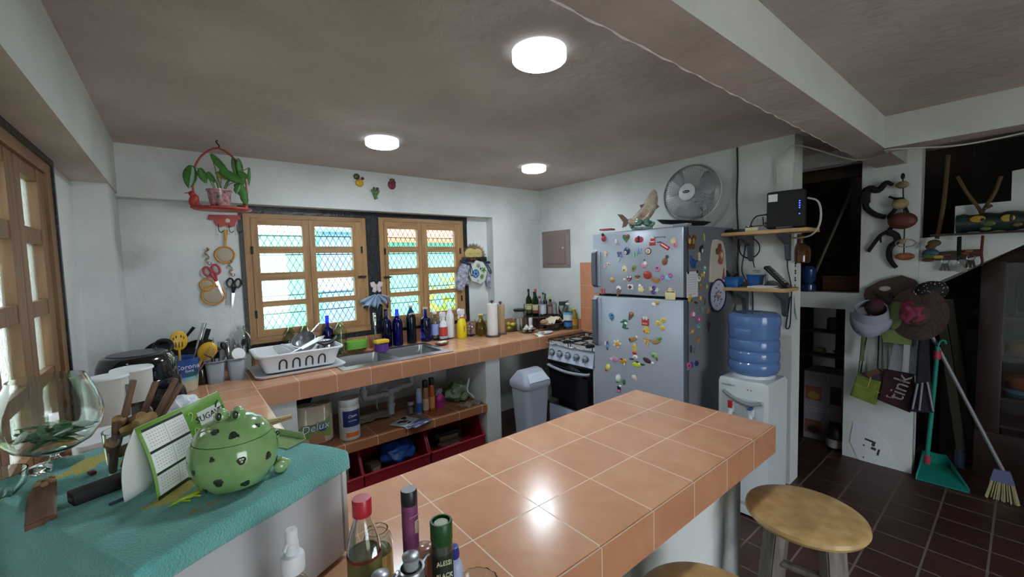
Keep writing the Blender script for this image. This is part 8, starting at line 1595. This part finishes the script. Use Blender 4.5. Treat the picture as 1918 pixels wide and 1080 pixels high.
for q in (((3.985, 0.408, 0.774), (3.97, 0.373, 0.58)), ((3.985, 0.432, 0.765), (3.97, 0.441, 0.569)), ((3.985, 0.456, 0.752), (3.97, 0.476, 0.567))): m = MB(); m.tube([Vector(q[0])-c, Vector(q[1])-c], 0.006, n=6); m.build('piping', pm('#8a8a90', 0.7), o)
bl2 = hang('belt', 'pale green woven belt hanging under the white visor', 'belt', (4.14, 0.789, 0.938)); m = MB(); m.bx((-0.004, -0.010, -0.11), (0.004, 0.010, 0.11)); m.build('strap', pm('#6a6a48', 0.8), bl2)
wv = thing('wall_patch', 'ragged white repaired patch with dark marks low on the pier', 'plaster patch', (4.218, 0.751, 0.131)); m = MB(); m.prism([(0, 0.10, 0.17), (0, -0.02, 0.18), (0, -0.12, 0.05), (0, -0.15, -0.06), (0, -0.07, -0.17), (0, 0.06, -0.13), (0, 0.12, 0.0)], (-0.003, 0, 0)); m.build('plaster', pm('#d4d8de', 0.9), wv)
m = MB()
for y, z, w, h in ((0.0, 0.05, 0.05, 0.015), (-0.03, 0.03, 0.02, 0.04), (-0.03, -0.01, 0.03, 0.02), (0.03, 0.0, 0.012, 0.01), (-0.06, -0.03, 0.012, 0.05), (0.03, -0.10, 0.01, 0.01)): m.box((-0.0038, y, z), (0.002, w, h), M=Matrix.Rotation(0.4*(y+0.5), 4, 'X'))
m.build('dark_marks', pm('#3a3836', 0.8), wv)
# ---------------- dustpan, broom ----------------
M_teal = mat('teal_plastic', '#1f8a7d', 0.4)
dp_ = thing('dustpan', 'teal long handled dustpan standing on the floor beside the pier', 'dustpan', (4.35, 0.405, 0))
d0 = Vector((4.35, 0.405, 0))
tA, tB = Vector((4.12, 0.376, 1.008))-d0, Vector((4.19, 0.417, 0.144))-d0
m = MB(); m.tube([tA, tB], 0.013, n=10); h_ = m.build('handle', M_teal, dp_)
for f in (0.07, 0.985): q = tA+(tB-tA)*f; m = MB(); m.tube([q-(tB-tA).normalized()*0.03, q+(tB-tA).normalized()*0.03], 0.020, n=10); m.build('pink_joint', pm('#a83a4c', 0.4), h_)
m = MB(); m.tube(spline([tA, tA+Vector((0, -0.01, 0.035)), tA+Vector((0, -0.03, 0.045)), tA+Vector((0, -0.04, 0.02))], 4), 0.006, n=8); m.build('hook', M_teal, h_)
P0, P1, P2, P3 = [Vector(p)-d0 for p in ((4.141, 0.467, 0), (4.155, 0.2, 0), (4.396, 0.34, 0.03), (4.305, 0.43, 0.06))]
m = MB(); m.prism([P0+Vector((0, 0, 0.002)), P1+Vector((0, 0, 0.002)), P2+Vector((0.10, 0.0, 0.0)), P3+Vector((0.08, 0.02, 0))], (0, 0, 0.006)); m.prism([P3+Vector((0.06, 0.03, 0.0)), P2+Vector((0.12, -0.02, -0.02)), P1+Vector((0.01, 0.0, 0.003)), P1+Vector((0.05, 0, 0.012)), P2+Vector((0.10, 0, 0.08)), P3+Vector((0.06, 0.03, 0.09))], (0.008, 0.003, 0)); m.prism([P0+Vector((0, 0.0, 0.002)), P3+Vector((0.06, 0.03, 0.0)), P3+Vector((0.06, 0.03, 0.09)), P3+Vector((0.02, 0.02, 0.09)), P0+Vector((0.02, 0, 0.04))], (0.003, -0.008, 0)); m.build('pan', M_teal, dp_)
bm_ = thing('broom', 'broom with a grey pole and cream bristles leaning at the right', 'broom', (4.181, 0.058, 0)); b0 = Vector((4.181, 0.058, 0))
m = MB(); m.tube([Vector((0, 0, 0.21)), Vector((4.14, 0.42, 1.099))-b0], 0.011, n=8); m.build('pole', pm('#75777c', 0.4), bm_)
m = MB(); m.prism([(-0.015, -0.055, 0.13), (-0.015, 0.055, 0.13), (-0.015, 0.04, 0.21), (-0.015, -0.03, 0.215)], (0.03, 0, 0), bev=0.006); m.build('block', pm('#5f6788', 0.4), bm_)
m = MB(); rnd = random.Random(2)
for i in range(60):
    y = rnd.uniform(-0.055, 0.055); x = rnd.uniform(-0.012, 0.012); m.tube([(x, y*0.9, 0.135), (x*1.6, y*1.35+rnd.uniform(-.006, .006), rnd.uniform(0.0, 0.012))], 0.004, n=4)
m.build('bristles', pm('#a09a72', 0.8), bm_, smooth=False)
# ---------------- stair stringer, understairs ----------------
m = MB(); m.prism([(4.24, 0.529, 1.769), (4.24, 0.329, 1.783), (4.24, 0.329, 1.982), (4.24, 0.08, 1.987), (4.24, 0.082, 2.178), (4.24, -0.25, 2.215), (4.24, -0.25, 2.44), (4.24, -0.52, 2.45), (4.24, -0.52, 2.1), (4.24, 0.019, 1.7), (4.24, 0.556, 1.353)], (0.10, 0, 0)); struct(m.build('trim_10', M_plaster, smooth=False))
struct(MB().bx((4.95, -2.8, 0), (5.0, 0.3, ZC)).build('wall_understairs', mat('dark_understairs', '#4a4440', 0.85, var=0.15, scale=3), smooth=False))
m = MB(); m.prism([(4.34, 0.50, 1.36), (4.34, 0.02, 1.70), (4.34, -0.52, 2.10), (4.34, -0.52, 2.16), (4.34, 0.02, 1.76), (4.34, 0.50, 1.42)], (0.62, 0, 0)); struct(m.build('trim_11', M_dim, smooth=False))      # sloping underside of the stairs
rp = thing('rope_hanger', 'tan V shaped rope holding the painted log', 'rope', (4.2, 0.21, 1.934)); r0_ = Vector((4.2, 0.21, 1.934)); M_rope = mat('rope', '#5f4a32', 0.9, bump=0.5, bscale=180)
for q in (((4.19, 0.321, 2.181), (4.19, 0.271, 2.058), (4.19, 0.22, 1.959), (4.17, 0.203, 1.914)), ((4.19, 0.126, 2.147), (4.19, 0.152, 2.041), (4.19, 0.189, 1.955), (4.17, 0.203, 1.914)), ((4.18, 0.159, 1.965), (4.17, 0.195, 1.941))): m = MB(); m.tube(spline([Vector(p)-r0_ for p in q], 4), 0.010, n=7); m.build('strand', M_rope, rp)
hg = thing('hanging_rope', 'long tan rope hanging from the beam down to the toucan board', 'rope', (4.18, 0.385, 1.934)); g0 = Vector((4.18, 0.385, 1.934))
m = MB(); m.tube(spline([Vector(p)-g0 for p in ((4.18, 0.367, 2.333), (4.18, 0.376, 2.08), (4.18, 0.389, 1.897), (4.17, 0.406, 1.76))], 5), 0.012, n=8); m.build('rope', M_rope, hg); m = MB(); m.ell(Vector((4.16, 0.417, 1.731))-g0, (0.025, 0.035, 0.025), 12); m.ell(Vector((4.155, 0.434, 1.706))-g0, (0.02, 0.028, 0.02), 12); m.build('knot', M_rope, hg)
lg = thing('painted_log', 'dark hanging log painted with yellow tropical fish', 'painted log', (4.14, 0.132, 1.853)); l0 = Vector((4.14, 0.132, 1.853))
m = MB(); a_, b_ = Vector((4.14, 0.313, 1.852))-l0, Vector((4.14, -0.073, 1.857))-l0; n_ = 12
m.tube([a_+(b_-a_)*i/n_ for i in range(n_+1)], [0.060+0.006*math.sin(i*1.9) for i in range(n_+1)], n=18); lb = m.build('log', mat('painted_log', '#15222a', 0.4, col2='#24392c', scale=9), lg)
m = MB(); cols = []
for (u, w, h, c), p in zip(((0, 70, 44, '#a8862c'), (0, 24, 22, '#2c2a1c'), (0, 56, 40, '#3f5a2a'), (0, 60, 46, '#a8903c'), (0, 16, 44, '#20241f'), (0, 50, 26, '#4a6a30'), (0, 44, 30, '#5a4a2a')), ((4.078, 0.214, 1.876), (4.076, 0.193, 1.87), (4.078, 0.163, 1.844), (4.078, 0.087, 1.87), (4.075, 0.074, 1.869), (4.085, 0.178, 1.811), (4.078, 0.047, 1.827))):
    if c not in cols: cols.append(c)
    m.mi = cols.index(c); q = Vector(p)-l0; m.ell(q, (0.006, w/2000, h/2000), 12)
m.build('fish_painting', [pm(c, 0.4) for c in cols], lg)
m = MB(); m.bx((-0.05, -0.30, -0.075), (0.03, 0.30, -0.062)); m.build('ledge', M_dkw, lg)
tb_ = thing('toucan_board', 'colourful carved toucan key board on the white stair wall', 'key rack', (4.225, 0.316, 1.626)); t0 = Vector((4.225, 0.316, 1.626)); m = MB(); cols = []
m.mi = 0; cols.append('#33291f'); m.prism([Vector(p)-t0 for p in ((4.225, 0.416, 1.667), (4.225, 0.199, 1.681), (4.225, 0.188, 1.637), (4.225, 0.29, 1.611), (4.225, 0.415, 1.606))], (-0.014, 0, 0), bev=0.003)
for p, w, h, c in (((4.205, 0.439, 1.66), 90, 66, '#2f4a6a'), ((4.2, 0.446, 1.638), 80, 40, '#3f5a34'), ((4.2, 0.45, 1.611), 70, 24, '#5a2a20'), ((4.195, 0.399, 1.633), 60, 28, '#a8963a'), ((4.205, 0.361, 1.646), 60, 26, '#5a2a34'), ((4.205, 0.27, 1.654), 50, 24, '#7a3a28'), ((4.205, 0.231, 1.657), 60, 22, '#6a2a24'), ((4.2, 0.253, 1.668), 40, 16, '#8a7a34')):
    if c not in cols: cols.append(c)
    m.mi = cols.index(c); m.ell(Vector(p)-t0, (0.014, w/2000, h/2000), 14)
m.build('toucan', [pm(c, 0.45) for c in cols], tb_)
for lab, pts, c in (('dark green lanyard hanging over the toucan board', ((4.19, 0.3, 1.769), (4.18, 0.298, 1.641)), '#12241c'), ('pink lanyard at the right end of the toucan board', ((4.19, 0.193, 1.769), (4.18, 0.196, 1.645), (4.18, 0.19, 1.602)), '#8a4038')):
    q0 = Vector(pts[0]); o = thing('lanyard', lab, 'lanyard', pts[0]); m = MB(); m.tube([Vector(p)-q0 for p in pts], 0.017 if c[1] == '1' else 0.011, n=6, flat=0.3); m.build('strap', pm(c, 0.8), o)
    m = MB(); m.tube([Vector(pts[-1])-q0, Vector(pts[-1])-q0+Vector((0, 0.004, -0.035))], 0.006, n=6); m.build('clip', M_iron, o)
for lab, p, c in (('small keys on the left under the toucan board', (4.2, 0.364, 1.575), '#4a4a46'), ('white tag with keys under the green lanyard', (4.2, 0.282, 1.567), '#8a8a82'), ('dark keys under the right of the toucan board', (4.2, 0.244, 1.596), '#2a2826')):
    o = thing('keys', lab, 'keys', p, group='keys under the toucan board'); m = MB(); m.tube([(0, 0.02*math.cos(2*PI*i/12), 0.03+0.02*math.sin(2*PI*i/12)) for i in range(12)], 0.003, n=5, closed=True); m.build('ring', M_steel, o)
    for k in range(3): m = MB(); m.box((0, -0.015+k*0.015, -0.015), (0.003, 0.014, 0.05), M=Matrix.Rotation(-0.2+k*0.2, 4, 'X')); m.build('key', pm(c, 0.5), o)
# planks leaning under the stairs
for k, (lab, a, b, w, c) in enumerate((('greenish grey plank leaning under the stairs, leftmost', (4.6, 0.404, 1.134), (4.55, 0.272, 0.162), 0.05, '#2c2a20'), ('brown plank leaning under the stairs, second from left', (4.66, 0.377, 1.298), (4.6, 0.221, 0.181), 0.045, '#38332a'), ('dark plank leaning under the stairs with a blunt top', (4.72, 0.362, 1.336), (4.66, 0.23, 0.184), 0.05, '#17120f'), ('thin dark stick leaning under the sloping stairs', (4.78, 0.399, 1.201), (4.78, 0.202, 1.542), 0.018, '#100d0c'))):
    q0 = Vector(b); o = thing('plank', lab, 'plank', (b[0], b[1], max(0.001, b[2])), group='planks under the stairs'); d = Vector(a)-Vector(o.location); m = MB()
    if k < 3:
        base = Vector((0, 0, 0.0)); top = d; y = Vector((0, w/2, 0)); m.prism([base-y, base+y, top+y, top-y], (0.022, 0, 0))
    else: m.tube([Vector((0, 0, 0)), d], w/2, n=6)
    m.build('board', pm(c, 0.8), o)
# base for the stick: shelf behind
bl3 = thing('bottle', 'small pale blue plastic bottle on the floor under the stairs', 'bottle', (4.62, 0.28, 0)); MB().lathe([(0, 0), (0.03, 0), (0.03, 0.13), (0.012, 0.16), (0.012, 0.19), (0, 0.19)], n=16).build('bottle', pm('#5f6a8a', 0.4), bl3)
# ---------------- glass cabinet at the right edge ----------------
gcab = thing('display_cabinet', 'dark wooden glass fronted cabinet at the right edge under the stairs', 'cabinet', (4.5, -0.25, 0)); M_cabw_ = wood('dark_cabinet', '#1c100d', '#2c1a15', 0.45, 2, 5)
m = MB(); m.bx((4.50, 0.09, 0.02), (4.88, 0.21, 1.60), bev=0.006); wb(m, 'side_panel', M_cabw_, gcab)
m = MB(); m.bx((4.50, -0.72, 0.02), (4.88, -0.62, 1.60), bev=0.006); wb(m, 'side_panel', M_cabw_, gcab)
m = MB(); m.bx((4.86, -0.62, 0.02), (4.88, 0.09, 1.60)); wb(m, 'back_panel', M_cabw_, gcab)
m = MB(); m.bx((4.50, -0.72, 1.58), (4.88, 0.21, 1.68), bev=0.01); wb(m, 'cornice', M_cabw_, gcab)
for z in (0.40, 0.60, 0.88, 1.18): m = MB(); m.bx((4.52, -0.62, z), (4.86, 0.09, z+0.018)); wb(m, 'shelf', M_cabw_, gcab)
m = MB(); m.bx((4.49, -0.72, 0.0), (4.88, 0.21, 0.36), bev=0.006); wb(m, 'base_cupboard', M_cabw_, gcab)
m = MB(); m.bx((4.505, -0.62, 0.36), (4.509, 0.09, 1.58)); wb(m, 'glass_door', M_pane, gcab)
wc = thing('wall_patch_board', 'grey board leaning behind the planks under the stairs', 'board', (4.80, 0.30, 0.0)); MB().bx((-0.02, -0.11, 0), (0.02, 0.11, 1.06)).build('board', pm('#4c4846', 0.9), wc)
for name, lab, cat, loc, prof, mt in (('clay_pot', 'round tan clay pot on a shelf of the dark cabinet', 'pot', (4.66, 0.0, 0.898), [(0, 0), (0.05, 0), (0.09, 0.05), (0.08, 0.10), (0.05, 0.12), (0, 0.12)], pm('#6a4a30', 0.6)), ('glass_jar', 'tall clear glass jar on the top shelf of the dark cabinet', 'jar', (4.66, -0.02, 1.198), [(0, 0), (0.07, 0), (0.075, 0.25), (0.07, 0.26), (0.066, 0.25), (0.062, 0.008), (0, 0.008)], M_glass), ('serving_dish', 'orange lidded dish on the lower shelf of the dark cabinet', 'dish', (4.66, -0.02, 0.68), [(0, 0.0), (0.08, 0.0), (0.10, 0.05), (0.07, 0.08), (0, 0.085)], pm('#8a3f1c', 0.4)), ('blue_plate_stack', 'pale blue plates under the orange dish in the dark cabinet', 'plates', (4.66, -0.02, 0.618), [(0, 0), (0.08, 0), (0.11, 0.03), (0.105, 0.055), (0, 0.06)], pm('#3c5a80', 0.4)), ('steel_pot', 'shiny steel pot beside the clay pot in the dark cabinet', 'pot', (4.66, -0.20, 0.898), [(0, 0), (0.07, 0), (0.08, 0.01), (0.08, 0.11), (0.0, 0.14)], M_steel)):
    o = thing(name, lab, cat, loc); MB().lathe(prof, n=28).build('body', mt, o)
# ---------------- lower niche: shelf unit, appliance boxes ----------------
ns = thing('shelf_unit', 'dark shelf unit inside the lower wall niche', 'shelf', (4.78, 1.2, 0)); M_ns = mat('niche_shelf', '#4a4540', 0.7)
for z in (0.70, 0.93): m = MB(); m.bx((4.70, 0.95, z), (4.86, 1.62, z+0.018)); wb(m, 'board', M_ns, ns)
for y in (0.94, 1.62): m = MB(); m.bx((4.70, y, 0.0), (4.86, y+0.02, 1.15)); wb(m, 'side_panel', M_dkw, ns)
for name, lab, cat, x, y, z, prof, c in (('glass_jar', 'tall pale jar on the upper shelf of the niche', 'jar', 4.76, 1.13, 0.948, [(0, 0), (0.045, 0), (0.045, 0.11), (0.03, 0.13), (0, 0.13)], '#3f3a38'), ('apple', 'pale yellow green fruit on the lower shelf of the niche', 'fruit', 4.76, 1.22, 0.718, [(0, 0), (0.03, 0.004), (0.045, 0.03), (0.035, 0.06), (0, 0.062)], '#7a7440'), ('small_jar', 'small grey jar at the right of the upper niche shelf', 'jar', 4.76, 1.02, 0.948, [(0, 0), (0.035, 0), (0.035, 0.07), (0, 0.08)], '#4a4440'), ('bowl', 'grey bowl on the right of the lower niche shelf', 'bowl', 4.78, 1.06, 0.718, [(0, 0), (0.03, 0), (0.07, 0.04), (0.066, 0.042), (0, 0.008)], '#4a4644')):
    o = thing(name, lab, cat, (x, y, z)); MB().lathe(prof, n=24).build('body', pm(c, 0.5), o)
def carton(lab, z, tint, pic):
    o = thing('appliance_box', lab, 'box', (4.55, 1.085, z), 0, 'appliance boxes in the wall niche')
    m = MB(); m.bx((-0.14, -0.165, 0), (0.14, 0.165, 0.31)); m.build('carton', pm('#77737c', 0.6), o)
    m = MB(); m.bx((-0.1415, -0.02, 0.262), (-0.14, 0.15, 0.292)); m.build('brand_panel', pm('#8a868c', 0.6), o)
    text('brand_lettering', 'BLACK+DECKER', 0.0205, pm('#15151a'), o, (-0.1425, 0.065, 0.277), (PI/2, 0, -PI/2), 0.0004)
    m = MB(); m.bx((-0.1415, 0.03, 0.05), (-0.14, 0.155, 0.175)); m.build('orange_picture', pm(tint, 0.5), o)
    m = MB(); m.ell((-0.1415, 0.09, 0.09), (0.002, 0.045, 0.035), 14); m.build('pot_picture', pm(pic, 0.5), o)
    m = MB(); m.bx((-0.1415, -0.11, 0.04), (-0.14, -0.03, 0.20)); m.build('appliance_picture', pm('#1f1f24', 0.5), o)
carton('upper appliance box with a yellow pot picture in the wall niche', 0.3105, '#7a4a38', '#8a7434'); carton('lower appliance box standing on the floor of the wall niche', 0.0, '#6a3f34', '#2a2422')
kt = thing('kettle', 'black pot with a pale label on the floor right of the lower box', 'pot', (4.33, 0.99, 0.0)); MB().lathe([(0, 0), (0.06, 0), (0.065, 0.01), (0.07, 0.13), (0.05, 0.19), (0.02, 0.21), (0, 0.22)], n=28).build('body', M_blackp, kt); MB().lathe([(0.0665, 0.02), (0.068, 0.02), (0.0705, 0.09), (0.0695, 0.09)], n=28, closed=True).build('label', pm('#8a857f', 0.6), kt)
